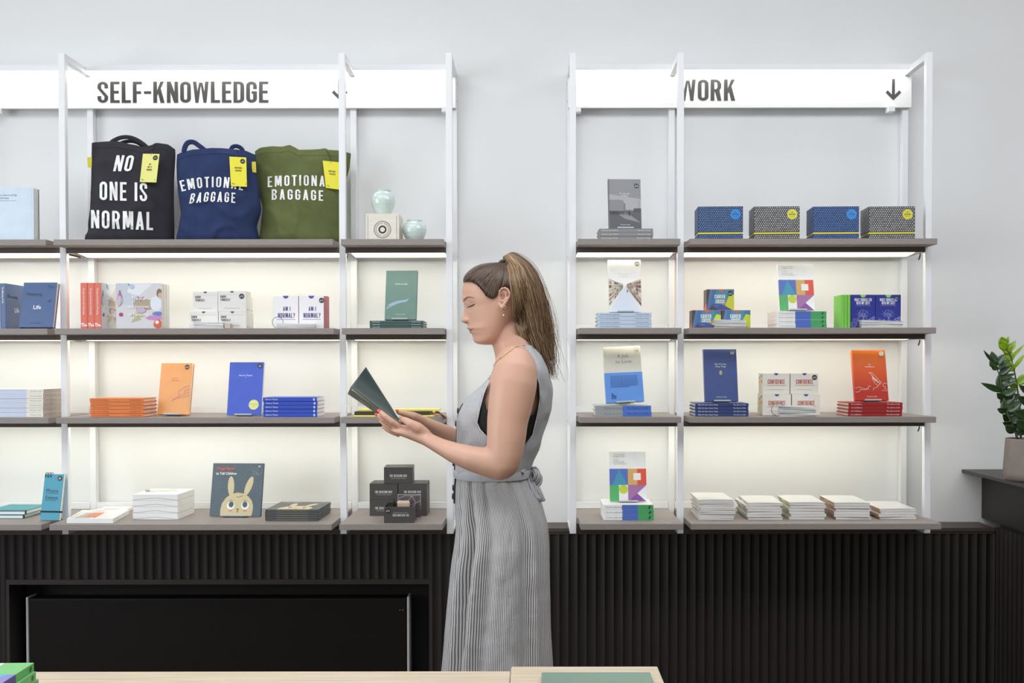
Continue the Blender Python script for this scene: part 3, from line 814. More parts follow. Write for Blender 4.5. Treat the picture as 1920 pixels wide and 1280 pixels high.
p, _ = bf('Life', .016, 'L', 1, 1, .02); p2, _ = bf('Meaning', .0135, 'L', 1); flat_part(t, 'cover_title', [(shift(p, .055, hh_ * .38), '#e7ebf2'), (shift(p2, .014, hh_ * .68), '#26344d')], -.0004, o=(.019, 0, 0), r=(0, 1, 0), u=(0, 0, 1), n=(1, 0, 0))
t, w, h = standing('book', 'blue hardback titled The Meaning of Life, leaning beside the steel post', 35.5, 99.5, 532, 3.39, Z2, .02, BLU, lean=.22, yaw=-.03)
lay = []
for s_, x, z, sz, c, bo in [('The', .74, .865, .0105, '#2b3a54', 0), ('Meaning', .13, .705, .0115, '#2b3a54', 0), ('of', .78, .56, .0105, '#2b3a54', 0), ('Life', .37, .405, .0135, '#eef1f5', .02), ('The School of Life', .32, .085, .0035, '#2b3a54', 0)]:
    p, _ = bf(s_, sz, 'L', 2, 1, bo); lay.append((shift(p, -w / 2 + w * x, h * z), c))
flat_part(t, 'cover_title', lay)

# The Joys and Sorrows of Parenting
CORAL = cov('#e2705a', .42)
def joys_art(w, h, x0):
    """Painted-paper collage of the cover, from its left edge x0."""
    L = lambda u, v: (x0 + min(1, max(0, u)) * w, min(1, max(.002, v)) * h)
    def blob(u, v, a, b, n=18, ph=0.0, rough=.12, seed=1):
        r_ = random.Random(seed); return [[L(u + a * math.cos(2 * PI * k / n) * (1 + r_.uniform(-rough, rough)), v + b * math.sin(2 * PI * k / n) * (1 + r_.uniform(-rough, rough))) for k in range(n)]]
    lay = [(rect(x0, 0, x0 + w, h), '#d9d7da'), ([[L(0, .55), L(.35, .5), L(.3, 1), L(0, 1)]], '#c9d0da'), ([[L(.25, .8), L(.5, .72), L(.8, .98), L(.3, 1)]], '#e6ebf0'),
           (blob(.62, .52, .24, .13, seed=2), '#b4a58e'), (blob(.48, .30, .16, .05, seed=3), '#c9bf98'), ([[L(.33, .13), L(.55, .2), L(.5, .3), L(.38, .22)]], '#b9bb95'),
           (blob(.88, .55, .13, .17, 20, seed=4, rough=.04), '#e4e9f1'), (blob(.95, .78, .06, .10, seed=5, rough=.03), '#8d6f60'), (blob(.97, .73, .045, .065, seed=6, rough=.03), '#d9b3a0'),
           (blob(.93, .33, .13, .045, seed=7), '#6d86c4'), (blob(.85, .24, .2, .05, seed=8), '#c98fc9'), (blob(.92, .1, .1, .1, seed=9), '#d9674a'), (blob(.9, .14, .04, .04, seed=10), '#f0efef'),
           (blob(.11, .31, .045, .042, seed=11, rough=.02), '#a9487a'), ([[L(.04, .68), L(.09, .86), L(.13, .70)]], '#c977a2'), (blob(.08, .62, .07, .10, seed=12), '#cfc0cf'),
           (line2([L(.04, .66), L(.08, .84), L(.13, .70), L(.11, .52), L(.05, .48)], .0011), '#6f6076'), (line2([L(.28, .98), L(.35, .9)], .003), '#5b6d86'), (blob(.46, .66, .10, .035, seed=13), '#b3a7c9'), ([[L(.46, .72), L(.55, .68), L(.62, .71), L(.54, .6)]], '#b58a84'),
           (blob(.35, .93, .05, .05, seed=14), '#b7cfe0'), (blob(.55, .4, .1, .06, seed=15), '#c7b6c9')]
    return lay
D2 = 3.385
for i, (a, b) in enumerate([(152, 164.6), (165.3, 177.4), (177.9, 190.3)]):
    xl_, xr_ = X(a, D2), X(b, D2); hh_ = Z(530, D2, 170) - Z2; wq = .152
    lab = ['leftmost', 'middle', 'rightmost'][i] + ' of three coral spines of The Joys and Sorrows of Parenting'
    if i == 0:
        t0 = t = thing('book', lab, 'book', ((xl_ + xr_) / 2, YD(D2), Z2), 0, 'coral spines of the parenting books'); tw2 = (xr_ - xl_) / 2
        mb = MB(); mb.box(-tw2, -tw2 + .0022, 0, wq, 0, hh_); mb.box(tw2 - .0022, tw2, 0, wq, 0, hh_); mb.box(-tw2 + .0022, tw2 - .0022, 0, .0022, 0, hh_); bevel(mb.build('cover', CORAL, t), .0008, 2)
        mb = MB(); mb.box(-tw2 + .0022, tw2 - .0022, .0022, wq - .003, .003, hh_ - .003); mb.build('page_block', PAGE, t)
        p, _ = bf('The Joys and Sorrows of Parenting', .0062, 'L', 1, .72, .015)
        q, _ = bf('The', .0105, 'C', 1, .85, .045)
        flat_part(t, 'spine_title', [(shift(p, .018, -.003), '#fbeee9')], -.0005, o=(0, 0, hh_), r=(0, 0, -1), u=(1, 0, 0), n=(0, -1, 0))
        flat_part(t, 'spine_logo', [(shift(q, 0, .008), '#fbeee9')], -.0005)
    else:
        t = copy_tree(t0); t.location = ((xl_ + xr_) / 2, YD(D2), Z2); t['label'] = lab
# the rightmost spine's front cover faces right
lay = joys_art(wq, hh_, 0)
for k, s_ in enumerate(['The Joys', 'and Sorrows', 'of Parenting']): p, _ = bf(s_, .0098, 'L', 2, 1, .012); lay.append((shift(p, wq * .24, hh_ * (.64 - .17 * k)), '#f7f6f5'))
flat_part(t, 'cover_art', lay, -.0004, o=(tw2, 0, 0), r=(0, 1, 0), u=(0, 0, 1), n=(1, 0, 0))
for i in range(3):
    dd = 3.39 + i * .0235
    t, w, h = standing('book', ['front copy of The Joys and Sorrows of Parenting, its collage cover facing out', 'second copy in the row behind the front The Joys and Sorrows of Parenting', 'rearmost copy in the row behind the front The Joys and Sorrows of Parenting'][i],
                       218.5 + i * 5, 304 + i * 5, 531 + i * .8, dd, Z2, .0225, M('cover_white_gloss', '#e3e1e2', .3), lean=0, raise_=.0003, group='front-facing parenting books')
    if i == 0:
        lay = joys_art(w, h, -w / 2)
        for k, s_ in enumerate(['The Joys', 'and Sorrows', 'of Parenting']): p, _ = bf(s_, .0098, 'C', 2, 1, .014); lay.append((shift(p, 0, h * (.63 - .175 * k)), '#f9f8f7'))
        flat_part(t, 'cover_art', lay)
# KNOW YOURSELF boxes
OFFW = M('box_offwhite', '#e9e7e2', .6, var=.02)
def know(label, xl, xr, yt, zb, d, price=None, first=None, h=None, dp=.062):
    t, w, h = carton('card_box', label, 'box', xl, xr, yt, d, zb, dp, OFFW, group='KNOW YOURSELF card boxes', h=h)
    a, _ = cap('KNOW', .0085, 'L', .12); b, _ = cap('YOURSELF', .0085, 'L', .12)
    flat_part(t, 'lettering', [(shift(a, -w / 2 + .008, h - .0235), '#4a4846'), (shift(b, -w / 2 + .008, h - .034), '#4a4846'), (rect(-w / 2 + .004, h - .0125, w / 2 - .006, h - .012), '#bdb9b2'), (rect(-w / 2 + .02, .0105, w / 2 - .022, .0113), '#a9a59e')])
    flat_part(t, 'thumb_notch', [(shift(disc(0, 0, .006, 14, 180, 360), 0, h - .0004), '#5c5855')])
    flat_part(t, 'side_label', [(rect(.012, .004, .018, .009), '#6e6861'), (rect(.035, .004, .041, .009), '#6e6861')], -.0004, o=(w / 2, 0, 0), r=(0, 1, 0), n=(1, 0, 0))
    if price: sticker(t, w / 2 - .0145, h - .018, .0088, price)
    return t, w, h
t, w, hB = know('KNOW YOURSELF box at bottom right of its pile, beside the cards', 410.3, 462.3, 583.6, Z2, 3.40)
know('KNOW YOURSELF box at bottom left of its pile, behind the cards', 355.3, 409.3, 583.6, Z2, 3.40, h=hB)
know('KNOW YOURSELF box with a black price sticker, top right of its pile', 409.7, 462, 545.5, Z2 + hB, 3.402, '£15')
know('KNOW YOURSELF box at top left of its pile, without sticker', 362.5, 409, 546.5, Z2 + hB, 3.41)
know('grey-edged KNOW YOURSELF box behind the bottom right one', 417, 467.6, 585, Z2, 3.468, dp=.055, h=hB)
know('grey-edged KNOW YOURSELF box behind the one with the sticker', 416, 467, 547, Z2 + hB, 3.470, dp=.05, h=hB - .004)
def cards(label, px0, px1, d, zb, n, w, dp, ring=None, spread=.0, yaw=0.0, mat=None, h=.0016, endcol=None, rise=0):
    """A loose sheaf of cards; each countable one is not resolved in the photo, so the sheaf is one pack."""
    mat = mat or CARDW
    x0, x1 = X(px0, d), X(px1, d); t = thing('card_sheaf', label, 'cards', ((x0 + x1) / 2, YD(d), zb), yaw, 'loose sample cards on rings')
    mb = MB(); r_ = random.Random(px0); hw = (x1 - x0) / 2
    for i in range(n):
        dx, dy, a = r_.uniform(-.0015, .0015), r_.uniform(0, .004), r_.uniform(-.05, .05) * (1 + spread)
        z = i * h * 1.05
        vs = []
        sag = r_.uniform(0, .002)
        for zz in (0, h * .8):
            for (x, y) in ((-hw, 0), (hw, 0), (hw, dp), (-hw, dp)):
                vs.append((x * math.cos(a) - y * math.sin(a) + dx, x * math.sin(a) + y * math.cos(a) + dy, z + zz + (rise * (.5 - x / (2 * hw)) * i * .0016)))
        mb.add(vs, [(0, 3, 2, 1), (4, 5, 6, 7), (0, 1, 5, 4), (1, 2, 6, 5), (2, 3, 7, 6), (3, 0, 4, 7)])
    tag(mb.build('card', mat, t), kind='stuff')
    if ring:
        rx, rz, rr = ring; rz = rr + .0018; mb = MB()
        mb.tube([(rx + rr * math.cos(a), .012, rz + rr * math.sin(a)) for a in [2 * PI * k / 32 for k in range(33)]], .0011, 8, cap=False)
        mb.build('ring', M('ring_steel', '#8d8d8c', .3, metal=.8), t, smooth=True)
    return t
cards('white sample cards fanned in front of the KNOW YOURSELF boxes', 362, 419, 3.372, Z2, 13, .1, .022)
t, w, h = carton('card', 'pinkish grey card end beside the white cards, before KNOW YOURSELF boxes', 'cards', 421, 432, 606, 3.374, Z2, .02, M('pinkish_card', '#cdbdb6', .6))
# AM I NORMAL?
def ami(label, xl, xr, d, price=None):
    t, w, h = carton('card_box', label, 'box', xl, xr, 554.3, d, Z2, .055, M('box_white', '#f4f3f4', .5), group='AM I NORMAL card boxes')
    a, _ = cap('AM I', .0148, 'C', .14); b, _ = cap('NORMAL?', .0165, 'C', .1)
    flat_part(t, 'lettering', [(shift(a, .003, h * .535), '#584a8c'), (shift(b, .002, h * .325), '#584a8c'), (rect(-w * .36, h * .27, w * .38, h * .28), '#584a8c')])
    flat_part(t, 'thumb_notch', [(shift(disc(0, 0, .0095, 16, 180, 360), 0, h - .0004), '#6550a8')])
    pr = random.Random(5); pol = [shift(rect(0, 0, .003, .003), .004 + (k % 6) * .0085, .004 + (k // 6) * .0072)[0] for k in range(6 * int(h / .0074))]
    flat_part(t, 'side_pattern', [(rect(0, 0, .055, h - .0005), '#c4576a'), (pol, '#6d6a72')], -.0004, o=(w / 2, 0, 0), r=(0, 1, 0), n=(1, 0, 0))
    if price: sticker(t, w / 2 - .0075, h - .016, .0088, price)
ami('left AM I NORMAL? box behind the ring of cards', 513, 560, 3.405); ami('right AM I NORMAL? box with a black price sticker', 561, 607.6, 3.405, '£10')
ami('AM I NORMAL? box with a red patterned side, behind the stickered one', 565.5, 611.5, 3.463)
t = cards('white sample cards on a big ring in front of AM I NORMAL? boxes', 518, 590, 3.372, Z2, 10, .1, .024, ring=(-.0625, .0135, .0185))

# green Self-Knowledge book on its stack
GRN = cov('#6d8d80', .28)
zt = stack(3, 'book', '{o} of three dark green Self-Knowledge hardbacks stacked on the narrow shelf', 'dark green hardbacks on the narrow shelf', 693, 793.5, 601, 3.40, 2, .125, cov('#46625c', .35), spine_art=spine_words('Self-Knowledge', 'The School of Life', '#dfe8e2'))
t, w, h = standing('book', 'green Self-Knowledge hardback facing out on top of the dark green stack', 721, 780.5, 509.5, 3.43, zt, .014, GRN, lean=.19, yaw=-.06, roll=.0, stand='clear display stand under the green Self-Knowledge book')
p, _ = bf('Self-Knowledge', .0050, 'C', 1, 1, .01); q, _ = bf('The School of Life', .0031, 'C', 1, 1, .01)
fe = [[(-.048, .052), (-.03, .062), (-.012, .068), (.004, .070), (.018, .072), (.03, .078), (.024, .070), (.02, .064), (.006, .062), (-.004, .06), (-.02, .054), (-.036, .046), (-.05, .038), (-.05, .044), (-.036, .052), (-.044, .051)]]
flat_part(t, 'cover_print', [([[(x * w / .112, z * h / .178) for x, z in fe[0]]], '#9db9cb'), (shift(p, 0, h * .71), '#f1f4f0'), (shift(q, 0, h * .1), '#e4ebe7')])

# ================================================================== LEFT UNIT, third row
def tri_spine(cols, txt, rtxt):
    def fn(h, th):
        out = [(rect(a * h, -th / 2 + .0003, b * h, th / 2 - .0006), c) for a, b, c in cols]
        if txt: p, _ = bf(txt[0], th * .26, 'L', 1, .9); out.append((shift(p, h * txt[1], -th * .1), txt[2]))
        if rtxt:
            p, _ = bf(rtxt[0], th * .5, 'R', 1, .9, .03); out.append((shift(p, h * rtxt[1], -th * .2), rtxt[2]))
        return out
    return fn
stack(6, 'book', '{o} of six pale blue and cream paperbacks stacked at the left edge', 'pale blue and cream paperbacks at the left edge', -42, 79.8, 729.5, 3.39, 3, .135, cov('#eeeade', .5), hard=False, spine_art=tri_spine([(0, .74, '#ccd5ea')], ('The School of Life', .80, '#8b877c'), None), pages=M('grey_page_ends', '#b5aaa3', .85, var=.12, scale=40, stretch=(1, 1, 20)))
stack(5, 'book', '{o} of five orange hardbacks stacked beside the standing orange book', 'orange hardbacks in a stack', 168, 269, 746.5, 3.39, 3, .122, cov('#e2803f', .42), spine_art=spine_words('How to Get Over Things', 'The School of Life', '#b3452c', .32))
t, w, h = standing('book', 'orange hardback with a purple line drawing, standing right of the orange stack', 292.5, 353.5, 683.5, 3.44, Z3, .018, cov('#eda45f', .4), lean=.2, yaw=-.10, stand='clear display stand under the orange book with a line drawing')
p, _ = bf('How to', .005, 'C', 1); q, _ = bf('Find Love', .005, 'C', 1)
sk = [(.44, .26), (.62, .34), (.80, .39), (1.0, .43)], [(.44, .26), (.5, .30), (.68, .32), (1.0, .375)], [(.66, .36), (.66, .45), (.8, .52), (.98, .57)], [(.83, .40), (.86, .46), (1.0, .5)]
flat_part(t, 'cover_print', [(shift(p, 0, h * .69), '#c2714a'), (shift(q, 0, h * .645), '#c2714a')] + [(line2([(-w / 2 + x * w * .98, z * h) for x, z in s_], .0012), '#bb7fa6') for s_ in sk])
sticker(t, w / 2 - .018, h - .0145, .0085, '£16', '#4b4035')
t, w, h = standing('book', 'bright blue How to Travel paperback with a round yellow sticker', 424, 489.5, 681, 3.43, Z3, .011, cov('#4560c9', .35), lean=.19, yaw=-.05, hard=False, stand='clear display stand under the blue How to Travel book')
p, _ = bf('How to Travel', .0054, 'C', 1, 1, .015)
flat_part(t, 'cover_print', [(shift(p, -.002, h * .735), '#f1f2fa'), (rect(-.003, h * .705, .0005, h * .709), '#f1f2fa')])
p, _ = bf('as in', .0035, 'C', 1); q, _ = bf('A Travel Kit', .004, 'C', 1)
flat_part(t, 'round_sticker', [(shift(disc(0, 0, .0175), w * .27, h * .195), '#e9ea97'), (shift(q, w * .27, h * .195), '#5d5a2e'), (shift(p, w * .27, h * .195 - .007), '#5d5a2e')], -.0008)
sticker(t, w / 2 - .0135, h - .0135, .0085, '£8', '#3a3a50')
stack(5, 'book', '{o} of five bright blue How to Travel paperbacks stacked by the post', 'bright blue paperbacks in a stack', 493, 594.5, 745, 3.39, 3, .118, cov('#2f4fbd', .4), hard=False, spine_art=spine_words('How to Travel', '', '#e8ecfa', .40, extra=lambda h, th: [(rect(h * .93, -th * .3, h * .96, th * .3), '#cfd8f2')]), pages=M('white_page_ends', '#f3f1ec', .85, var=.03, scale=40))
# yellow and black boxes with a tassel
YEL = M('yellow_box', '#efe36d', .5, var=.02); BRB = M('brown_black_box', '#3a3230', .5, var=.05)
hA = Z(778.5, 3.385) - Z3
t, w, h = carton('flat_box', 'long flat yellow box lying on the narrow shelf behind the hands', 'box', 662, 813, 778.5, 3.385, Z3, .10, YEL)
t, w, h = carton('flat_box', 'long black box between two yellow ones behind the hands', 'box', 664, 806, 771.3, 3.40, Z3 + hA + .0003, .09, BRB)
t, w, h = carton('flat_box', 'thin yellow lid lying on the black box behind the hands', 'box', 672, 823, 767, 3.425, Z3 + hA + h + .0005, .08, YEL)
p0 = P(812, 775, 3.40)
t = thing('tassel', 'coloured cord tassel hanging over the right end of the yellow box', 'tassel', (p0.x, p0.y, p0.z))
for k, c in enumerate(['#d9772b', '#8c3a2b', '#e7c33b', '#3d2a2a', '#b5462f', '#50462c']):
    mb = MB(); r_ = random.Random(k); pts = []
    for i in range(9):
        s_ = i / 8; pts.append((.046 * s_ + r_.uniform(-.002, .002), -.046 * min(1, s_ * 1.6) - .001 * k + r_.uniform(-.0015, .0015), .006 * math.sin(PI * min(1, s_ * 1.4)) - max(0, s_ - .5) ** 1.5 * .035 + .003 * math.sin(6 * s_ + k)))
    mb.tube(pts, .0016, 6); mb.build('cord', M('cord_' + c.strip('#'), c, .8), t, smooth=True)

# ================================================================== LEFT UNIT, bottom row
TEAL = cov('#2f8f9b', .45)
def notebook(label, px0, px1, py0, py1, zb, th, w, yaw, band=True, mat=None, group='teal notebooks lying flat'):
    """Lying notebook: corners by shelf pixels of its front edge."""
    a = on(4, px0, py0); b = on(4, px1, py1); c = (a + b) / 2; L = (b - a).length; ang = math.atan2(b.y - a.y, b.x - a.x) + yaw
    t = thing('notebook', label, 'notebook', (c.x, c.y, zb), ang, group)
    mb = MB(); mb.box(-L / 2, L / 2, 0, w, th - .0022, th); mb.box(-L / 2, L / 2, 0, w, 0, .002); bevel(mb.build('cover', mat or TEAL, t), .0007, 2)
    mb = MB(); mb.box(-L / 2 + .001, L / 2 - .001, .001, w - .001, .002, th - .0022); mb.build('page_block', CARDW, t)
    if band:
        mb = MB(); mb.box(-L / 2 - .0006, L / 2 + .0006, .008, .0145, -.0002, th + .0007); mb.build('elastic_band', M('black_elastic', '#1d1f20', .7), t)
    return t
notebook('teal notebook with a black band, bottom of the pair at the left edge', -30, 41, 972, 972.5, Z4, .013, .165, 0.05)
notebook('teal notebook with a black band, upper of the pair at the left edge', -30, 45, 972, 972.5, Z4 + .0135, .013, .165, 0.02)
t, w, h = standing('notebook', 'teal Phone Detox notepad standing upright beside the steel post', 71, 109.5, 890, 3.385, Z4, .011, cov('#1f97b3', .45), lean=.2, yaw=-.12, hard=False, cat='notebook')
c = [o for o in t.children if o.name.startswith('cover')][0]
p, _ = bf('Phone', .0125, 'L', 2, 1, .0); q, _ = bf('Detox', .0125, 'L', 2, 1, .0)
flat_part(t, 'cover_title', [(shift(p, -w * .33, h * .60), '#16323b'), (rect(-w * .36, h * .575, w * .32, h * .583), '#16323b'), (shift(q, -w * .33, h * .45), '#16323b'), (rect(-w * .36, h * .425, w * .25, h * .433), '#16323b')])
mb = MB(); mb.box(-w / 2 - .0008, w / 2 + .0008, -.0012, .0125, h * .165, h * .20); mb.build('elastic_band', M('black_elastic'), t)
mb = MB()
for k in range(3):
    cx, cz = -w / 2 + .004 + k * .0095, h - .004 + (k - 2) * .0 
    mb.tube([(cx, .0055 + .009 * math.cos(a), cz + .009 * math.sin(a)) for a in [2 * PI * i / 16 for i in range(17)]], .0011, 6, cap=False)
mb.build('spiral_binding', M('spiral_black', '#2d3033', .4, metal=.4), t, smooth=True)
sticker(t, w / 2 - .014, h - .014, .0085, '£8')
# white display trays
def tray(label, c4, zb, hgt, inside):
    """Shallow open white tray; c4: shelf pixels FL, FR, BR, BL."""
    q = [on(4, *p) for p in c4]; c = sum(q, Vector()) / 4; c.z = zb
    t = thing('display_tray', label, 'tray', tuple(c), 0, 'open white display trays')
    q = [Vector((p.x - c.x, p.y - c.y, 0)) for p in q]; mb = MB(); tw_ = .004
    ctr = sum(q, Vector()) / 4; inn = [p + (ctr - p) * .07 for p in q]
    vs = [(p.x, p.y, 0) for p in q] + [(p.x, p.y, hgt) for p in q] + [(p.x, p.y, hgt) for p in inn] + [(p.x, p.y, .003) for p in inn]
    # the front wall dips in the middle
    fs = [(3, 2, 1, 0)]
    for i in range(4):
        j = (i + 1) % 4
        fs += [(i, j, j + 4, i + 4), (i + 4, j + 4, j + 8, i + 8), (i + 8, j + 8, j + 12, i + 12)]
    fs.append((12, 13, 14, 15)); mb.add(vs, fs); o = mb.build('tray_body', CARDW, t); recalc(o); bevel(o, .0006, 1)
    mb = MB()
    z = hgt * .55
    A = lambda u, v: tuple((inn[0] * (1 - u) + inn[1] * u) * (1 - v) + (inn[3] * (1 - u) + inn[2] * u) * v + Vector((0, 0, z)))
    for i, (pl, col) in enumerate(inside):
        mb.add([tuple(Vector(A(u, v)) + Vector((0, 0, i * .0003))) for u, v in pl], [tuple(range(len(pl)))], ink(col))
    mb.build('inlay_card', None, t)
tray('open white tray with an orange and grey card, at the post end of the shelf', [(125, 981), (212, 981), (242, 964), (155, 964)], Z4, .016, [([(0, 0), (1, 0), (1, 1), (0, 1)], '#e9e8e5'), ([(0, .1), (.35, .0), (.45, .9), (.1, 1)], '#b9b6ae'), ([(.18, .45), (.5, .3), (.52, .98), (.3, .98)], '#d9825c')])
tray('open white tray lying behind the one with the orange card', [(163, 966), (224, 966), (249, 956), (195, 956)], Z4, .012, [([(0, 0), (1, 0), (1, 1), (0, 1)], '#eeeeec'), ([(0, .05), (.5, .05), (.6, .95), (.1, .95)], '#c5c3bc')])
# stack of four white boxes
a, b = on(4, 249, 974), on(4, 334, 974); dW = a.y + CAMD
hS = (Z(925.3, dW) - Z4) / 4
for i in range(4):
    lab = ordinal(i, 4) + ' of four flat white boxes stacked left of the rabbit book'
    jx = random.uniform(-.001, .001)
    loc = ((a.x + b.x) / 2 + jx, a.y, Z4 + (3 - i) * hS)
    if i == 0:
        t0 = t = thing('flat_box', lab, 'box', loc, -.03, 'flat white boxes in a stack'); L = (b - a).length; W_ = .155
        mb = MB(); mb.box(-L / 2, L / 2, 0, W_, 0, hS - .0006); bevel(mb.build('box_body', CARDW, t), .0008, 2)
        flat_part(t, 'lid_seam', [(line2([(-L / 2, .0015), (0, hS * .42), (L / 2, .0015)], .0009), '#8f8c88')])
    else:
        t = copy_tree(t0); t.location = loc; t['label'] = lab
        if i == 1: pass
g = thing('pen', 'pale pen lying in the dip on top of the white box stack', 'pen', ((a.x + b.x) / 2 - .01, a.y + .075, Z4 + 4 * hS + .004), .25)
mb = MB(); mb.tube([(-.035, 0, 0), (.05, 0, 0), (.062, 0, 0)], [.004, .0035, .001], 10); mb.build('pen_barrel', M('pen_green', '#dfe3cf', .4), g, smooth=True)
mb = MB(); mb.tube([(-.05, 0, 0), (-.0352, 0, 0)], [.0038, .0038], 10); mb.build('pen_cap', M('pen_cap', '#a7aba0', .4), g, smooth=True)
# rabbit book
NIGHT = cov('#53616b', .4); CREAM = '#cfc39a'
def rabbit_art(w, h):
    L = lambda u, v: ((u - .5) * w, v * h)
    def ell(u, v, a, b, rot=0, n=24): 
        return [[L(u + a * math.cos(x) * math.cos(rot) - b * math.sin(x) * math.sin(rot), v + a * math.cos(x) * math.sin(rot) + b * math.sin(x) * math.cos(rot)) for x in [2 * PI * k / n for k in range(n)]]]
    r_ = random.Random(4); stars = []
    for k in range(90):
        u, v = r_.uniform(.04, .97), r_.uniform(.05, .97); s_ = r_.uniform(.0025, .0045); stars.append([L(u, v - s_), L(u + s_, v), L(u, v + s_), L(u - s_, v)])
    for k in range(60):
        u, v = r_.gauss(.85, .05), r_.gauss(.82, .04); s_ = .0035; stars.append([L(u, v - s_), L(min(.99, u + s_), v), L(u, v + s_), L(u - s_, v)])
    head = [L(u, v) for u, v in [(.21, .0), (.205, .12), (.23, .24), (.30, .34), (.40, .415), (.52, .44), (.64, .425), (.74, .37), (.81, .29), (.84, .2), (.84, .1), (.82, 0)]]
    lay = [(stars, '#c9d0d4'), ([head], CREAM), (ell(.385, .56, .063, .19, .06), CREAM), (ell(.735, .565, .063, .19, -.33), CREAM),
           (ell(.405, .195, .075, .075), '#f5f4ef'), (ell(.685, .195, .075, .075), '#f5f4ef'), (ell(.412, .215, .048, .055), '#4d5f6c'), (ell(.682, .215, .048, .055), '#4d5f6c'),
           (ell(.405, .1, .035, .022), '#dc9279'), (ell(.685, .1, .035, .022), '#dc9279'), ([[L(.515, .135), L(.575, .135), L(.545, .105)]], '#4a4a45'), (line2([L(.545, .11), L(.545, .08)], .0012) + line2([L(.525, .075), L(.545, .08), L(.565, .075)], .0012), '#4a4a45'),
           (line2([L(.37, .285), L(.405, .30), L(.44, .288)], .001) + line2([L(.65, .288), L(.685, .30), L(.72, .285)], .001) + line2([L(.5, .37), L(.55, .35), L(.63, .385)], .001), '#5a574c')]
    p, _ = bf('Things Never', .0088, 'L', 2, .95, .025, .12); q, _ = bf('to Tell Children', .0088, 'L', 2, .9, .025)
    lay += [(shift(p, -w * .42, h * .87), '#e2695c'), (shift(q, -w * .425, h * .78), '#f4f3ef')]
    return lay
pb = on(4, 439, 969.5); dB = pb.y + CAMD
t, w, h = standing('book', 'Things Never to Tell Children picture book with a rabbit, standing', 390, 487.5, 870.5, dB, Z4, .011, NIGHT, lean=.22, yaw=-.05, stand='clear display stand under the rabbit picture book')
flat_part(t, 'cover_art', rabbit_art(w, h))
p, _ = bf('£8', .006, 'C', 1, .8, .02); flat_part(t, 'price_mark', [(shift(p, w * .42, h * .925), '#f2f2ee')], -.003)
a, b = on(4, 497, 976.5), on(4, 596, 977); dS = a.y + CAMD; nS = 5; hS5 = (Z(954.5, dS) - Z4) / nS; L = (b - a).length
for i in range(nS):
    lab = ordinal(i, nS) + ' of five rabbit picture books stacked flat beside the standing one'
    c = Vector(((a.x + b.x) / 2 + random.uniform(-.001, .001), a.y, Z4 + (nS - i) * hS5)); W_ = .19
    mat = Matrix.Translation(c) @ Matrix.Rotation(-.03 + random.uniform(-.01, .01), 4, 'Z') @ LIE_FOOT
    if i == 0:
        t0 = t = thing('book', lab, 'book', mat=mat, group='rabbit picture books in a stack'); book_parts(t, L, W_, hS5 - .0003, cov('#4c5054', .4), M('dark_page_edges', '#8d8c85', .7, var=.1, scale=30))
        flat_part(t, 'cover_art', rabbit_art(L, W_))
        flat_part(t, 'edge_print', [(rect(-L * .29, -hS5 * .34, L * .30, -hS5 * .02), CREAM)], -.0004, o=(0, hS5 / 2, .003), r=(1, 0, 0), u=(0, -1, 0), n=(0, 0, -1))
    else:
        t = copy_tree(t0); t.matrix_world = mat; t['label'] = lab
# decision dice boxes
DICE = M('box_charcoal', '#4a4745', .5, var=.04)
def dice(label, xl, xr, yt, d, zb, h=None, yaw=0.0, flip=False, dp=.1):
    t, w, h = carton('dice_box', label, 'box', xl, xr, yt, d, zb, dp, DICE, yaw=yaw, group='THE DECISION DICE boxes', h=h)
    p, _ = cap('THE DECISION DICE', .0085, 'C', .2, .82); q, _ = cap('A TOOL FOR WISER CHOICES', .0034, 'C', .3, 1.0)
    if flip: p = [[(-x, .0085 - y) for x, y in a] for a in p]; q = [[(-x, .0034 - y) for x, y in a] for a in q]
    flat_part(t, 'lettering', [(shift(p, 0, h * (.40 if not flip else .38)), '#e9e7e3'), (shift(q, 0, h * (.28 if not flip else .62)), '#b9b6b1')])
    if not flip:
        p, _ = cap('THE DECISION DICE', .0085, 'C', .2, .82); flat_part(t, 'lid_lettering', [(shift(p, 0, .03), '#d9d7d2')], -.0006, o=(0, 0, h), u=(0, 1, 0), n=(0, 0, 1))
    return t, w, h
a = on(4, 692, 967); dD = a.y + CAMD
_, _, hD = dice('THE DECISION DICE box at bottom left, behind the open one', 692, 744.8, 936.5, dD, Z4)
dice('THE DECISION DICE box at bottom right, mostly hidden by the open one', 746.2, 799.5, 936.5, dD, Z4, hD)
dice('THE DECISION DICE box in the middle tier, on the left', 692, 744.8, 905, dD, Z4 + hD, hD); dice('THE DECISION DICE box in the middle tier, on the right', 746, 799.3, 905, dD, Z4 + hD, hD)
dice('THE DECISION DICE box alone at the top of the pile', 719.3, 773, 874, dD, Z4 + 2 * hD, hD, yaw=.06)
a, b = on(4, 720.3, 980), on(4, 775.5, 981); L = (b - a).length; hO = Z(949.5, a.y + CAMD) - Z4
t = thing('dice_box', 'open dice box base in front of the pile, its lettering upside down', 'box', ((a.x + b.x) / 2, a.y, Z4), .03, 'THE DECISION DICE boxes')
mb = MB(); W_ = .1; k = .003
mb.box(-L / 2, L / 2, 0, k, 0, hO); mb.box(-L / 2, L / 2, W_ - k, W_, 0, hO); mb.box(-L / 2, -L / 2 + k, k, W_ - k, 0, hO); mb.box(L / 2 - k, L / 2, k, W_ - k, 0, hO); mb.box(-L / 2 + k, L / 2 - k, k, W_ - k, 0, k)
bevel(mb.build('box_body', DICE, t), .0006, 1)
p, _ = cap('THE DECISION DICE', .0078, 'C', .2, .82); q, _ = cap('A TOOL FOR WISER CHOICES', .0034, 'C', .3)
flat_part(t, 'lettering', [(shift([[(-x, .0078 - y) for x, y in z] for z in p], .006, hO * .40), '#e9e7e3'), (shift([[(-x, .0034 - y) for x, y in z] for z in q], .006, hO * .6), '#b9b6b1')])
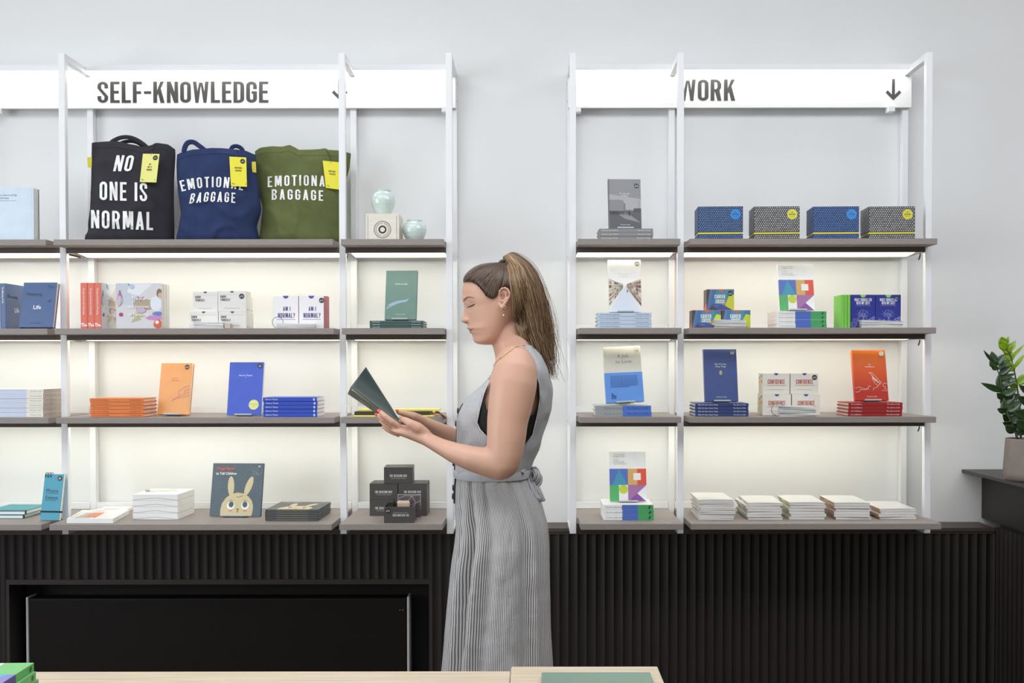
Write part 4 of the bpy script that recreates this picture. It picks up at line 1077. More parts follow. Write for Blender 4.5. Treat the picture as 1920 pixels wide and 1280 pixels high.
sticker(t, -L / 2 + .0135, hO * .76, .0085, '£16', '#222222')
mb = MB(); mb.box(-L / 2 + .01, -L / 2 + .028, .02, .09, .004, hO + .012); mb.build('inner_flap', M('box_black', '#232222', .5), t)
b0 = Vector((t.location.x + .008, t.location.y + .052, Z4 + .004))
dd_ = thing('die', 'big pale wooden die sitting inside the open dice box', 'die', tuple(b0), .15); mb = MB(); mb.box(-.022, .022, -.02, .02, 0, hO + .012 - .004); bevel(mb.build('die_body', M('die_wood', '#cdb5a4', .5, var=.06), dd_), .006, 3)
crd = thing('card', 'dark card with white hexagon lines, standing at the back of the open dice box', 'card', (t.location.x + .024, t.location.y + .0845, Z4 + .0045), .03)
wc, hc = X(784, dD) - X(742, dD), Z(926, 3.42) - Z4 - .004
mb = MB(); mb.box(-wc / 2, wc / 2, 0, .0012, 0, hc); mb.build('card_body', M('card_plum', '#5a5157', .5), crd)
Lc = lambda u, v: ((u - .5) * wc, hc * v)
segs = [[(0, .80), (.28, .93), (.62, .93), (.42, .68), (.05, .74)], [(.42, .68), (.46, .5), (.78, .62), (.62, .93)], [(.05, .74), (.16, .5)], [(.78, .62), (1, .72)], [(.62, .93), (1, .97)], [(.78, .62), (.6, .4)], [(0, .985), (1, .985)], [(.01, .5), (.01, 1)], [(.99, .5), (.99, 1)]]
flat_part(crd, 'line_pattern', [(sum([line2([Lc(*p) for p in s_], .0011) for s_ in segs], []), '#d9d5d6')])
# ================================================================== RIGHT UNIT
# ---- narrow bay, top row
GREYC = cov('#8d8e8e', .4)
zt = stack(3, 'book', '{o} of three grey hardbacks stacked under the skyline photo book', 'grey hardbacks on the narrow top shelf', 1123, 1224, 428.3, 3.40, 1, .125, GREYC, spine_art=spine_words('The Sorrows of Work', 'The School of Life', '#e6e6e4'))
t, w, h = standing('book', 'grey hardback with a city skyline photograph, facing out on the top shelf', 1141.5, 1203, 338.5, 3.44, zt, .015, cov('#77777a', .4), lean=.17, yaw=.04, stand='clear display stand under the skyline photo book')
L = lambda u, v: ((u - .5) * w, v * h)
p, _ = bf('The Sorrows', .0048, 'C', 1, 1, .01); p2, _ = bf('of Work', .0048, 'C', 1, 1, .01); q, _ = bf('The School of Life', .0032, 'C', 1, 1, .02)
ppl = []
r_ = random.Random(8)
for k in range(16):
    u = .05 + .58 * k / 15 + r_.uniform(-.01, .01); ppl.append([L(u, .28), L(u + .022, .28), L(u + .018, .335 + r_.uniform(0, .03)), L(u + .006, .34 + r_.uniform(0, .03))])
flat_part(t, 'cover_art', [([[L(.03, .38), L(1, .38), L(1, .62), L(.03, .7)]], '#a9a9ab'), ([[L(.03, .7), L(1, .6), L(1, 1), L(.03, 1)]], '#8c8c8f'), ([[L(.03, .33), L(.46, .36), L(.46, .57), L(.3, .585), L(.03, .58)]], '#85858a'), ([[L(.46, .36), L(.52, .36), L(.52, .50), L(.46, .53)]], '#77777c'),
                           ([[L(.03, .0), L(1, .0), L(1, .35), L(.03, .36)]], '#57575c'), ([[L(.3, .29), L(.55, .33), L(.98, .12), L(.5, .2)]], '#8b8b8d'), ([[L(.03, .3), L(.3, .32), L(.3, .35), L(.03, .36)]], '#3f3f44'), ([[L(.75, .33), L(1, .33), L(1, .41), L(.78, .41)]], '#4b4b50'),
                           (ppl, '#2f2f33'), ([[L(.62, .26), L(.66, .26), L(.655, .37), L(.63, .37)]], '#2a2a2e'), (line2([L(.93, .4), L(.93, .56)], .0009), '#6d6d70'), ([[L(.0, 0), L(.03, 0), L(.03, 1), L(.0, 1)]], '#6d6d70'),
                           (shift(p, 0, h * .69), '#f0f0ef'), (shift(p2, 0, h * .65), '#f0f0ef'), (shift(q, 0, h * .07), '#f4f4f2')])
sticker(t, w * .37, h * .865, .0086, '£16')
# ---- wide bay, top row: patterned boxes
def pattern_box(label, xl, xr, base, dot, sticker_col, yaw=-.05):
    d = 3.42
    t, w, h = carton('patterned_box', label, 'box', xl, xr, 386.8, d, Z1, .10, M('box_' + base.strip('#'), base, .5), yaw=yaw, group='patterned question boxes', body='box_lid')
    lid = t.children[0]
    # replace the plain body by base, band and lid
    bpy.data.objects.remove(lid)
    zb_, zg = h * .195, h * .245; mat = M('box_' + base.strip('#'), base, .5)
    mb = MB(); mb.box(-w / 2, w / 2, 0, .10, 0, zb_); b0 = bevel(mb.build('box_base', mat, t), .0007, 1)
    mb = MB(); mb.box(-w / 2 + .0015, w / 2 - .0015, .0015, .0985, zb_, zg); mb.build('inner_band', M('yellow_band', '#e8d94a', .5), t)
    mb = MB(); mb.box(-w / 2, w / 2, 0, .10, zg, h - .0005); l0 = bevel(mb.build('box_lid', mat, t), .0007, 1)
    def motif(x0, x1, z0, z1, seed):
        r_ = random.Random(seed); out = []; st = .0074; i = 0; z = z0 + st * .6
        while z < z1 - st * .4:
            x = x0 + st * (.6 if i % 2 else 1.1) 
            while x < x1 - st * .4:
                a = r_.choice([0, .4, .8, 1.2]); k = .0026; b_ = r_.choice([.0012, .0020])
                ca, sa = math.cos(a) * k, math.sin(a) * k
                out.append([(x + ca, z + sa), (x - sa * b_ / k, z + ca * b_ / k), (x - ca, z - sa), (x + sa * b_ / k, z - ca * b_ / k)])
                if r_.random() < .5: out += shift(disc(0, 0, .0017, 7), x, z)
                x += st
            z += st * .82; i += 1
        return out
    flat_part(l0, 'lid_pattern', [(motif(-w / 2, w / 2, zg, h, 1), dot)]); flat_part(b0, 'base_pattern', [(motif(-w / 2, w / 2, 0, zb_, 2), dot)])
    flat_part(l0, 'side_pattern', [(motif(0, .10, zg, h, 3), dot)], -.0004, o=(-w / 2, .10, 0), r=(0, -1, 0), n=(-1, 0, 0))
    p1, _ = cap('100', .0045, 'C', .15); p2, _ = cap('QUESTIONS', .0048, 'C', .15)
    c_ = '#23406b' if 'b' in sticker_col[:3] else '#55521f'
    x, z = w / 2 - .0255, h - .028
    flat_part(l0, 'round_label', [(shift(disc(0, 0, .0172, 28), x, z), sticker_col), (shift(p1, x, z + .0045), c_), (shift(p2, x, z - .0025), c_), (shift(rect(-.008, 0, .008, .0007), x, z - .007), c_)], -.0012)
pattern_box('first blue patterned box with a bright blue label, next to the post', 1308.5, 1392, '#2e4269', '#7fa3cf', '#3b8fe0')
pattern_box('first grey patterned box with a yellow label, between the two blue boxes', 1413, 1498, '#4a4a4c', '#e4e3df', '#e6e056')
pattern_box('second blue patterned box with a bright blue label, between the grey boxes', 1524, 1609, '#2f4472', '#6f94cc', '#3f93e2')
pattern_box('second grey patterned box with a yellow label, at the right end of the shelf', 1628, 1713.5, '#4b4b4e', '#e6e5e1', '#e2d94c')

# ---- narrow bay, second row
PALEB = cov('#c3d3e4', .42)
zt = stack(4, 'book', '{o} of four pale blue hardbacks under the library-aisle book', 'pale blue hardbacks on the narrow shelf', 1120, 1221.5, 586, 3.40, 2, .125, PALEB, spine_art=spine_words('How to Reform Capitalism', 'The School of Life', '#7f8fa6'))
t, w, h = standing('book', 'white hardback with a library aisle photograph, facing out', 1141.5, 1203.5, 489.5, 3.44, zt, .015, cov('#f0f0ee', .4), lean=.17, yaw=.03, stand='clear display stand under the library-aisle book')
L = lambda u, v: ((u - .5) * w, v * h)
lay = [([[L(.0, 0), L(1, 0), L(1, .64), L(.55, .5), L(.45, .5), L(0, .66)]], '#e6e1da'), ([[L(.04, 0), L(.98, 0), L(.53, .46), L(.45, .46)]], '#d6dce9')]
r_ = random.Random(12); cols = ['#9b6f5d', '#c9b7a0', '#7d5a4d', '#b48f7b', '#dcd3c4', '#6d5148', '#a9b59b', '#8f8a84']
for side in (0, 1):
    x0 = .02 if side == 0 else .985; x1 = .44 if side == 0 else .56
    n = 9
    for row in range(6):
        a0, a1 = .10 + .085 * row, .10 + .085 * (row + 1); b0_, b1_ = .46 + .011 * row, .46 + .011 * (row + 1)
        for k in range(n):
            s0, s1 = 1 - (1 - k / n) ** 1.9, 1 - (1 - (k + .85) / n) ** 1.9
            f_ = lambda s, a, b: L(x0 + (x1 - x0) * s, a + (b - a) * s)
            lay.append(([[f_(s0, a0 + .012, b0_), f_(s1, a0 + .012, b0_), f_(s1, a1 - .012, b1_), f_(s0, a1 - .012, b1_)]], r_.choice(cols)))
    lay.append((line2([L(x0, .62), L(x1, .525)], .0013), '#9a8577'))
lay.append(([[L(.56, .37), L(.585, .37), L(.585, .42), L(.56, .42)]], '#4d4a48'))
p, _ = bf('How to Reform', .0046, 'C', 1); p2, _ = bf('Capitalism', .0046, 'C', 1)
lay += [(shift(p, 0, h * .71), '#c9c5bb'), (shift(p2, 0, h * .665), '#c9c5bb')]
flat_part(t, 'cover_art', lay, step=.00003)
sticker(t, w * .385, h * .925, .0088, '£16', '#8d8d8b', '#f4f4f2')
# ---- wide bay, second row
def career(label, xl, xr, yt, zb, d, price=None, h=None):
    t, w, h = carton('card_box', label, 'box', xl, xr, yt, d, zb, .06, M('box_coral', '#dd6a4e', .5), yaw=.0, group='CAREER CRISIS card boxes', h=h)
    L = lambda u, v: ((u - .5) * w, v * h)
    a, _ = cap('CAREER', .0128, 'C', .1); b, _ = cap('CRISIS', .0128, 'C', .1)
    lay = [(rect(-w / 2, 0, w / 2, h - .0015), '#4a7fa3'), ([[L(0, 0), L(.17, .98), L(0, .98)]], '#504d4d'), ([[L(.0, .0), L(.06, .0), L(.22, .98), L(.12, .98)]], '#5f7fb0'), ([[L(.06, 0), L(.55, 0), L(.75, .3), L(.3, .98), L(.22, .98)]], '#4c77a8'), ([[L(.26, .3), L(.7, .25), L(.8, .98), L(.36, .98)]], '#5590a8'),
           ([[L(.05, 0), L(.95, 0), L(.6, .28), L(.2, .3)]], '#4a5ea0'), ([[L(.12, 0), L(.45, 0), L(.15, .2)]], '#4f4c4e'), ([[L(.66, .22), L(.93, .02), L(1, .0), L(1, .72), L(.84, .78)]], '#c9d545'), ([[L(.5, .3), L(.68, .22), L(.76, .5), L(.62, .34)]], '#b98a77')]
    lay += [(shift(a, -w * .02, h * .56), '#f4f4f2'), (shift(b, -w * .01, h * .33), '#f4f4f2'), (rect(-w * .2, h * .2, -w * .06, h * .212), '#b7cbe0'), (shift(disc(0, 0, .0075, 14, 180, 360), w * .03, h - .0018), '#e2674d')]
    flat_part(t, 'front_art', lay, step=.00006)
    flat_part(t, 'side_art', [(rect(0, 0, .06, h - .001), '#57524f'), ([[(0, 0), (.06, 0), (.06, h * .35), (.03, h * .2)]], '#e2674d')], -.0004, o=(-w / 2, .06, 0), r=(0, -1, 0), n=(-1, 0, 0))
    if price: sticker(t, w * .36, h * .79, .0086, price)
    return t, w, h
_, _, hC = career('CAREER CRISIS box at bottom left of its pyramid', 1297.8, 1351.5, 581.2, Z2, 3.42)
career('CAREER CRISIS box at bottom right of its pyramid, behind the cards', 1352.8, 1406.8, 581.2, Z2, 3.42, h=hC)
career('CAREER CRISIS box on top of its pyramid, with a price sticker', 1325, 1376, 542, Z2 + hC, 3.435, '£10')
cards('white sample cards lying before the CAREER CRISIS boxes', 1342, 1399, 3.385, Z2, 15, .045, .03, rise=.2)
# WORK book with coloured letter shapes
def work_layers(w, h):
    L = lambda u, v: ((u - .5) * w, v * h)
    m_ = .655
    lay = [([[L(.0, .33), L(.5, .33), L(.5, m_), L(0, m_)]], '#5874bd'), ([[L(.08, .33), L(.48, .33), L(.26, m_ - .01)]], '#4699b8'), ([[L(.5, .33), L(.755, .33), L(.755, m_), L(.5, m_)]], '#d9ac66'), ([[L(.755, .33), L(1, .33), L(1, m_), L(.755, m_)]], '#e2573f'), ([[L(.65, .425), L(.85, .425), L(.85, .565), L(.65, .565)]], '#f2f2f0'),
           ([[L(0, .0), L(.25, .0), L(.25, .33), L(0, .33)]], '#58b06c'), (shift(disc(0, 0, .118 * w, 26), w * -.125, h * .243), '#c4d63c'), ([[L(.5, 0), L(1, .33), L(.5, .33)]], '#a974a8'), ([[L(.5, 0), L(.98, 0), L(.745, .16)]], '#8a52a0')]
    return lay
WHITEC = cov('#f3f3f1', .4)
ws = tri_spine([(.375, .685, '#4f70c6'), (.685, .9999, '#4aa866')], ('The Emotionally Intelligent Office', .05, '#8a8a88'), ('\u03b8\u03b8', .965, '#23402b'))
def logo_extra(h, th):
    out = ws(h, th)[:-1]; sx = h * .925
    out.append((rect(sx - th * .28, -th * .28, sx, th * .02) + rect(sx - th * .1, -th * .1, sx + th * .18, th * .3), '#234a2f')); return out
zt = stack(4, 'book', '{o} of four white-blue-green paperbacks stacked on the second shelf', 'white, blue and green paperbacks on the second shelf', 1456, 1549.5, 583.2, 3.40, 2, .13, WHITEC, hard=False, spine_art=logo_extra, pages=M('white_page_ends', '#f3f1ec', .85, var=.03, scale=40))
t, w, h = standing('book', 'colour-block WORK paperback facing out on the second shelf', 1461.5, 1528, 497, 3.43, zt, .012, WHITEC, lean=.19, yaw=.04, hard=False, stand='clear display stand under the second-shelf colour-block book')
lay = work_layers(w, h)
def work_title(w, h):
    out = []
    for k, s_ in enumerate(['The Emotionally', 'Intelligent Office', '', '20 Key', 'Emotional Skills', 'for the Workplace']):
        if s_: p, _ = bf(s_, .0042, 'L', 1); out.append((shift(p, -w * .38, h * (.93 - .037 * k)), '#a9a9a6'))
    return out
flat_part(t, 'cover_art', lay + work_title(w, h), step=.00006)
# What should I do with my life
NAVY2 = M('box_royal_blue', '#2b3590', .5); LIME = M('box_lime', '#7ecb50', .5)
dl = 3.40
for i, (a, b) in enumerate([(1577, 1582.3), (1582.8, 1588), (1588.5, 1594.3)]):
    hh_ = Z(552.3, dl, 1590) - Z2
    lab = ['leftmost', 'middle', 'third'][i] + ' lime green card box edge beside WHAT SHOULD I DO WITH MY LIFE?'
    if i == 0:
        t0 = t = thing('card_box', lab, 'box', ((X(a, dl) + X(b, dl)) / 2, YD(dl), Z2), 0, 'lime green card box edges'); wq = (X(b, dl) - X(a, dl)) / 2
        mb = MB(); mb.box(-wq, wq, 0, .085, 0, hh_ - .001 * i); bevel(mb.build('box_body', LIME, t), .0006, 1)
    else:
        t = copy_tree(t0); t.location = ((X(a, dl) + X(b, dl)) / 2, YD(dl), Z2); t['label'] = lab
def life(label, xl, xr, price=None):
    t, w, h = carton('card_box', label, 'box', xl, xr, 552.3, 3.402, Z2, .022, NAVY2, group='WHAT SHOULD I DO card boxes')
    a, _ = cap('WHAT SHOULD I DO', .0102, 'C', .11, .8); b, _ = cap('WITH MY LIFE?', .0102, 'C', .11, .8); c, _ = cap('A CARD GAME TO HELP YOU DECIDE', .0028, 'C', .3, 1)
    W_ = '#e6e8f6'; L = lambda u, v: ((u - .5) * w, v * h)
    lay = [(shift(a, 0, h * .80), '#f2f3fb'), (shift(b, 0, h * .70), '#f2f3fb'), (shift(c, 0, h * .655), '#9aa2d8'), (shift(disc(0, 0, .0098, 16, 180, 360), 0, h - .0004), '#8ed66c')]
    cl = []
    for (u, v, r) in [(.38, .41, .0075), (.47, .455, .0095), (.57, .445, .0085), (.64, .40, .007), (.52, .375, .0075), (.43, .37, .007)]:
        cl += ring2((u - .5) * w, v * h, r - .0009, r, 14, 20 if u > .5 else 60, 250 if u < .45 else 330)
    tr = line2([L(.5, .35), L(.49, .22), L(.45, .12), L(.40, .05)], .0010) + line2([L(.53, .35), L(.54, .22), L(.57, .12), L(.6, .06)], .0010)
    sun = [];
    for k in range(5): x, z = [( .24, .41), (.30, .50), (.5, .56), (.69, .5), (.75, .41)][k]; sun += line2([L(x, z), L(x + .025 * (1 if x > .5 else -1 if x < .5 else 0), z + .006)], .0008)
    hrt = ring2((.15 - .5) * w, .25 * h, .0028, .0037, 10); st = []
    for k in range(5): a_ = 2 * PI * k / 5 + .3; st += line2([L(.32, .22), ((.32 - .5) * w + .006 * math.cos(a_), .22 * h + .006 * math.sin(a_))], .0012)
    dn = line2([L(.72, .24), L(.8, .28), L(.9, .3), L(.98, .34)], .0011) + line2([L(.70, .2), L(.85, .2), L(.98, .24)], .0011) + ring2((.83 - .5) * w, .25 * h, .0035, .0046, 10) + ring2((.93 - .5) * w, .29 * h, .0035, .0046, 10)
    gl = ring2((.12 - .5) * w, .105 * h, .0088, .0098, 18) + ring2((.12 - .5) * w, .105 * h, .0045, .0054, 12)
    lay.append((cl + tr + sun + hrt + st + dn + gl, '#a9b1e0'))
    flat_part(t, 'front_art', lay)
    if price: sticker(t, w * .32, h * .895, .006, price, '#3b4a2c', '#d3e3a0')
life('left WHAT SHOULD I DO WITH MY LIFE? box, touching the lime edges', 1594.8, 1640.6); life('right WHAT SHOULD I DO WITH MY LIFE? box with a small price sticker', 1641.4, 1688.8, '£10')
cards('white sample cards on a ring before the WHAT SHOULD I DO boxes', 1616, 1694, 3.372, Z2, 13, .1, .026, ring=(-.066, .012, .019), rise=.25)

# ---- narrow bay, third row: A Job to Love
JG, JB = '#9aa0a0', '#4d73c9'
zt = stack(2, 'book', '{o} of two grey and blue A Job to Love hardbacks lying under the standing copy', 'grey and blue hardbacks lying flat', 1116, 1221.5, 760.2, 3.39, 3, .13, cov('#b9b9b0', .42), spine_art=lambda h, th: [(rect(0, -th / 2 + .0004, h * .49, th / 2 - .0004), JG), (rect(h * .49, -th / 2 + .0004, h, th / 2 - .0004), JB)] + spine_words('', 'The School of Life', '#2d4a94', .42)(h, th) + [(shift(bf('A Job to Love', th * .42, 'L', 1)[0], h * .16, -th * .16), '#74797b')], jit=.002)
t, w, h = standing('book', 'A Job to Love hardback with a blue half jacket, tilted on its stand', 1137.5, 1208, 652.5, 3.43, zt + .004, .02, cov('#d4d2c6', .42), lean=.19, yaw=.05, roll=-.045, stand='clear display stand under A Job to Love')
mb = MB(); mb.box(-w / 2 - .0008, w / 2 + .0008, -.0008, .0203, 0.0002, h * .535); bevel(mb.build('half_jacket', cov('#5c92dd', .4), t), .0006, 1)
p, _ = bf('A Job', .0125, 'C', 2); q, _ = bf('to Love', .0125, 'C', 2)
lay = []
for k in range(11):
    r_ = random.Random(k); x = -w * .36
    ln = []
    while x < w * (.36 if k < 10 else .1): l_ = r_.uniform(.004, .011); ln += rect(x, h * (.475 - .0195 * k) - .0007, min(x + l_, w * .37), h * (.475 - .0195 * k) + .0005); x += l_ + .0015
    lay.append((ln, '#34589c'))
flat_part(t, 'jacket_text', lay, -.0014)
e, _ = cap('THE', .006, 'L', .1); e2, _ = cap('SCHOOL', .006, 'L', .1); e3, _ = cap('OF LIFE', .006, 'L', .1)
flat_part(t, 'jacket_logo', [(shift(e, -w * .36, h * .135) + shift(e2, -w * .36, h * .10) + shift(e3, -w * .36, h * .065), '#1f2c4d')], -.0014)
flat_part(t, 'cover_title', [(shift(p, .002, h * .80), '#747a86'), (shift(q, .003, h * .70), '#747a86')])
sticker(t, w * .39, h * .945, .0086, '£16', '#b5b4ad', '#f2f2ee')
# ---- wide bay, third row
zt = stack(4, 'book', '{o} of four navy hardbacks under Why We Hate Cheap Things', 'navy hardbacks in a stack', 1304, 1404, 755.8, 3.385, 3, .125, cov('#33437a', .42), spine_art=spine_words('Why We Hate Cheap Things', 'The School of Life', '#e3e6f0', .40))
t, w, h = standing('book', 'navy hardback with a small gold emblem facing out on the navy stack', 1322, 1385, 657, 3.43, zt, .015, cov('#45558c', .3), lean=.18, yaw=.04, stand='clear display stand under the navy book with a gold emblem')
p, _ = bf('Why We Hate', .0048, 'C', 1, 1, .015); p2, _ = bf('Cheap Things', .0048, 'C', 1, 1, .015); q, _ = bf('The School of Life', .0034, 'C', 1, 1, .02)
pin = shift(disc(0, 0, .0052, 14), 0, h * .535) + shift(disc(0, 0, .0038, 12), 0, h * .565) + [[(-.006, h * .585), (-.001, h * .575), (0, h * .605), (.001, h * .575), (.006, h * .585), (.002, h * .565), (-.002, h * .565)]]
flat_part(t, 'cover_print', [(shift(p, 0, h * .70), '#e4e4dd'), (shift(p2, 0, h * .655), '#e4e4dd'), (shift(q, 0, h * .075), '#e8e8e2'), (pin, '#c9b876'), (shift(ring2(0, 0, .0022, .0033, 10), 0, h * .535), '#8d8252')])
sticker(t, w * .37, h * .925, .0086, '£15', '#6d6f77', '#f2f2ee')
OFFB = M('box_cream', '#ebe7dc', .55, var=.02)
def conf(label, xl, xr, yt, zb, d, price=None, h=None, dp=.06, xoff=0):
    t, w, h = carton('card_box', label, 'box', xl, xr, yt, d, zb, dp, OFFB, group='CONFIDENCE card boxes', h=h)
    a, _ = cap('CONFIDENCE', .0155, 'C', .11, .82)
    flat_part(t, 'lettering', [(shift(a, 0, h * .48), '#bb5544'), (rect(-w * .36, h * .405, w * .36, h * .42), '#bb5544'), (rect(-w * .27, h * .21, w * .27, h * .219), '#a9a397')])
    flat_part(t, 'thumb_notch', [(shift(disc(0, 0, .0075, 14, 180, 360), 0, h - .0004), '#5a4fa0')])
    r_ = random.Random(int(xl)); pz = []
    fl = [(rect(0, 0, dp, h - .0006), '#d9d2c0')]
    for k in range(12):
        y, z = r_.uniform(.008, dp - .008), r_.uniform(.006, h - .008); fl.append((shift(disc(0, 0, r_.uniform(.004, .008), 8), y, z), r_.choice(['#d9b73c', '#e0c65c', '#b5583a', '#7d7a80', '#cfc6b5', '#c9803c'])))
    flat_part(t, 'side_pattern', fl, -.0004, o=(-w / 2, dp, 0), r=(0, -1, 0), n=(-1, 0, 0))
    if price: sticker(t, w * .36, h * .79, .0088, price)
    return t, w, h
_, _, hF = conf('CONFIDENCE box at bottom left of its pile, behind the cards', 1430, 1483.5, 738.8, Z3, 3.435)
conf('CONFIDENCE box at bottom right of its pile', 1485.3, 1537.8, 738.8, Z3, 3.435, h=hF)
conf('CONFIDENCE box at top left of its pile, without sticker', 1430, 1480.8, 700.3, Z3 + hF, 3.44, h=hF - .001); conf('CONFIDENCE box with a black price sticker, top right of its pile', 1482.3, 1534.5, 700.3, Z3 + hF, 3.44, '£15', h=hF - .001)
conf('CONFIDENCE box peeking out behind the bottom left one', 1427.5, 1479, 740, Z3, 3.4965, h=hF, dp=.055)
cards('white sample cards on a ring in front of the CONFIDENCE boxes', 1462, 1531, 3.372, Z3, 19, .045, .032, ring=(-.0655, .017, .0215), rise=.25)
zt = stack(4, 'book', '{o} of four red On Confidence hardbacks in a stack', 'red hardbacks in a stack', 1591, 1692.5, 754.5, 3.385, 3, .13, cov('#a52424', .42), spine_art=spine_words('On Confidence', 'The School of Life', '#f2dcd5', .40))
t, w, h = standing('book', 'orange to red hardback titled On Confidence, standing on the red stack', 1603.5, 1667.5, 658.5, 3.43, zt, .015, None or M('cover_orange_red', '#d9512a', .38), lean=.2, yaw=.05, stand='clear display stand under On Confidence')
# printed gradient of the cover
nt = _mats['cover_orange_red'].node_tree; bs = nt.nodes['Principled BSDF']
tcn = nt.nodes.new('ShaderNodeTexCoord'); sx = nt.nodes.new('ShaderNodeSeparateXYZ'); cr = nt.nodes.new('ShaderNodeValToRGB')
nt.links.new(tcn.outputs['Generated'], sx.inputs[0]); nt.links.new(sx.outputs['Z'], cr.inputs['Fac']); nt.links.new(cr.outputs['Color'], bs.inputs['Base Color'])
cr.color_ramp.elements[0].position = .15; cr.color_ramp.elements[0].color = rgb('#b93127'); cr.color_ramp.elements[1].position = .95; cr.color_ramp.elements[1].color = rgb('#ee8136')
e = cr.color_ramp.elements.new(.6); e.color = rgb('#de5a26')
p, _ = bf('On', .0052, 'C', 1, 1, .02); p2, _ = bf('Confidence', .0052, 'C', 1, 1, .02); q, _ = bf('The School of Life', .0034, 'C', 1, 1, .02)
LL = lambda pts, wd: line2([((u - .5) * w, v * h) for u, v in pts], wd)
wave = LL([(.02, .25), (.08, .25), (.13, .27), (.18, .26), (.25, .24), (.33, .23), (.40, .24), (.43, .27), (.42, .29), (.5, .28)], .0012) + LL([(.02, .17), (.1, .165), (.15, .19), (.17, .22), (.25, .215), (.34, .215), (.42, .235)], .0012) + LL([(.55, .2), (.57, .24), (.62, .25), (.7, .27), (.72, .3)], .0012) + \
    LL([(.98, .33), (.9, .345), (.86, .32), (.86, .28), (.93, .27), (.9, .23), (.98, .22)], .0012) + LL([(.82, .2), (.98, .19)], .0012)
boat = LL([(.46, .545), (.5, .555), (.56, .54), (.62, .50), (.7, .44), (.76, .39), (.82, .36)], .0013) + LL([(.46, .545), (.52, .53), (.57, .48), (.55, .43), (.6, .36), (.66, .31), (.72, .3), (.78, .34), (.82, .36)], .0013)
for k in range(14): a_ = .56 + .016 * k; boat += LL([(a_ - .02, .50 - .012 * k), (a_ + .03, .42 - .008 * k)], .0011)
boat += LL([(.55, .42), (.6, .45), (.63, .38), (.68, .42), (.7, .35), (.76, .38)], .0012)
flat_part(t, 'cover_print', [(shift(p, 0, h * .70), '#f7e3cf'), (shift(p2, 0, h * .655), '#f7e3cf'), (shift(q, 0, h * .07), '#f7e6d8'), (wave + boat, '#f3d9c6')])
sticker(t, w * .375, h * .925, .0088, '£16', '#d9d9d6', '#f4f4f2')

# ---- narrow bay, bottom row
pw = on(4, 1178, 975); d4 = pw.y + CAMD
zt = stack(3, 'book', '{o} of three white-blue-green paperbacks stacked on the bottom shelf', 'white, blue and green paperbacks on the bottom shelf', 1131.5, 1226, 946, d4, 4, .145, WHITEC, hard=False, spine_art=logo_extra, pages=M('white_page_ends'))
t, w, h = standing('book', 'colour-block WORK paperback facing out on the bottom shelf', 1143.5, 1213, 848.5, d4 + .055, zt, .012, WHITEC, lean=.16, yaw=.03, hard=False, stand='clear display stand under the bottom-shelf colour-block book')
flat_part(t, 'cover_art', work_layers(w, h) + [(pl, '#75757a') for pl, c in work_title(w, h)], step=.00006)

# ---- wide bay, bottom row: plastic-wrapped magazines
FILM = M('magazine_white', '#e3e1dd', .35, var=.03, scale=14, coat=.4)
def mags(n, label, xl, xr, yt, yb, dx_spine, spine_col, yaw, dp=.19, seed=1, print_cols=()):
    a, b = on(4, xl, yb), on(4, xr, yb); c = (a + b) / 2; L = (b - a).length; d = c.y + CAMD
    th = (Z(yt, d, (xl + xr) / 2) - Z4) / n; r_ = random.Random(seed); first = None
    for i in range(n):
        lab = label.format(o=ordinal(i, n))
        wob = r_.uniform(-.004, .004); z = Z4 + (n - i) * th
        mat = Matrix.Translation((c.x + wob, c.y + r_.uniform(0, .004), z)) @ Matrix.Rotation(yaw + r_.uniform(-.03, .03), 4, 'Z') @ LIE_FOOT
        if first is None:
            first = t = thing('magazine', lab, 'magazine', mat=mat, group=label.replace('{o} of ', '').replace('{o} ', ''))
            k = th - .0005; mb = MB()
            # gently bowed cover sheets
            rows = []
            for s in range(9):
                u = s / 8; zz = .0012 * math.sin(PI * u); rows.append((-L / 2 + L * u, zz))
            for y0, y1 in ((0, .0009), (k - .0009, k)):
                prof = [(x, y0 - z_ * (y0 == 0)) for x, z_ in rows] + [(x, y1 - z_ * (y0 == 0) * .6) for x, z_ in reversed(rows)]
                mb.prism(prof, 'z', 0, dp)
            mb.box(-L / 2 - .0004, -L / 2 + .0008, 0, k, 0, dp)
            cv = recalc(mb.build('cover', FILM, t))
            mb = MB(); mb.box(-L / 2 + .0009, L / 2 - .001, .001, k - .001, .0006, dp - .0006); mb.build('page_block', M('magazine_pages', '#dedad6', .8, var=.10, scale=60, stretch=(1, 30, 1)), t)
            lay = [(rect(0, .0004, dp, k - .0004), spine_col)]
            for q, pc in enumerate(print_cols): lay.append((rect(dp * (.1 + .3 * q), k * .2, dp * (.3 + .3 * q), k * .8), pc))
            flat_part(t, 'spine_print', lay, -.0006, o=(-L / 2, k, dp), r=(0, 0, -1), u=(0, -1, 0), n=(-1, 0, 0))
        else:
            t = copy_tree(first); t.matrix_world = mat; t['label'] = lab
    return c, Z4 + n * th
mags(10, '{o} of ten plain white magazines in the tallest stack', 1312, 1377.5, 937, 975, 16, '#d6d2cb', -.02, seed=1, print_cols=('#b9b4ab', '#c9c5be'))
mags(6, '{o} of six grey-spined white magazines, beside the tallest stack', 1401, 1466, 943, 975, 16, '#b9b7ae', -.02, seed=2, print_cols=('#8d8a82', '#d9d6cf'))
mags(6, '{o} of six pale olive-spined white magazines, central stack', 1482, 1548.5, 942, 974.5, 16, '#c3c2a2', -.02, seed=3, print_cols=('#a9a987', '#e0dfd2'))
mags(6, '{o} of six brown-spined white magazines, fourth stack along', 1566, 1632.5, 942.5, 974.5, 16, '#a8876d', -.02, seed=4, print_cols=('#7f6551', '#c4a88e'))
mags(4, '{o} of four tan-spined white magazines, rightmost stack', 1650, 1718, 954, 974, 16, '#b08f6e', -.02, seed=5, print_cols=('#86705c', '#b5a2a8'))

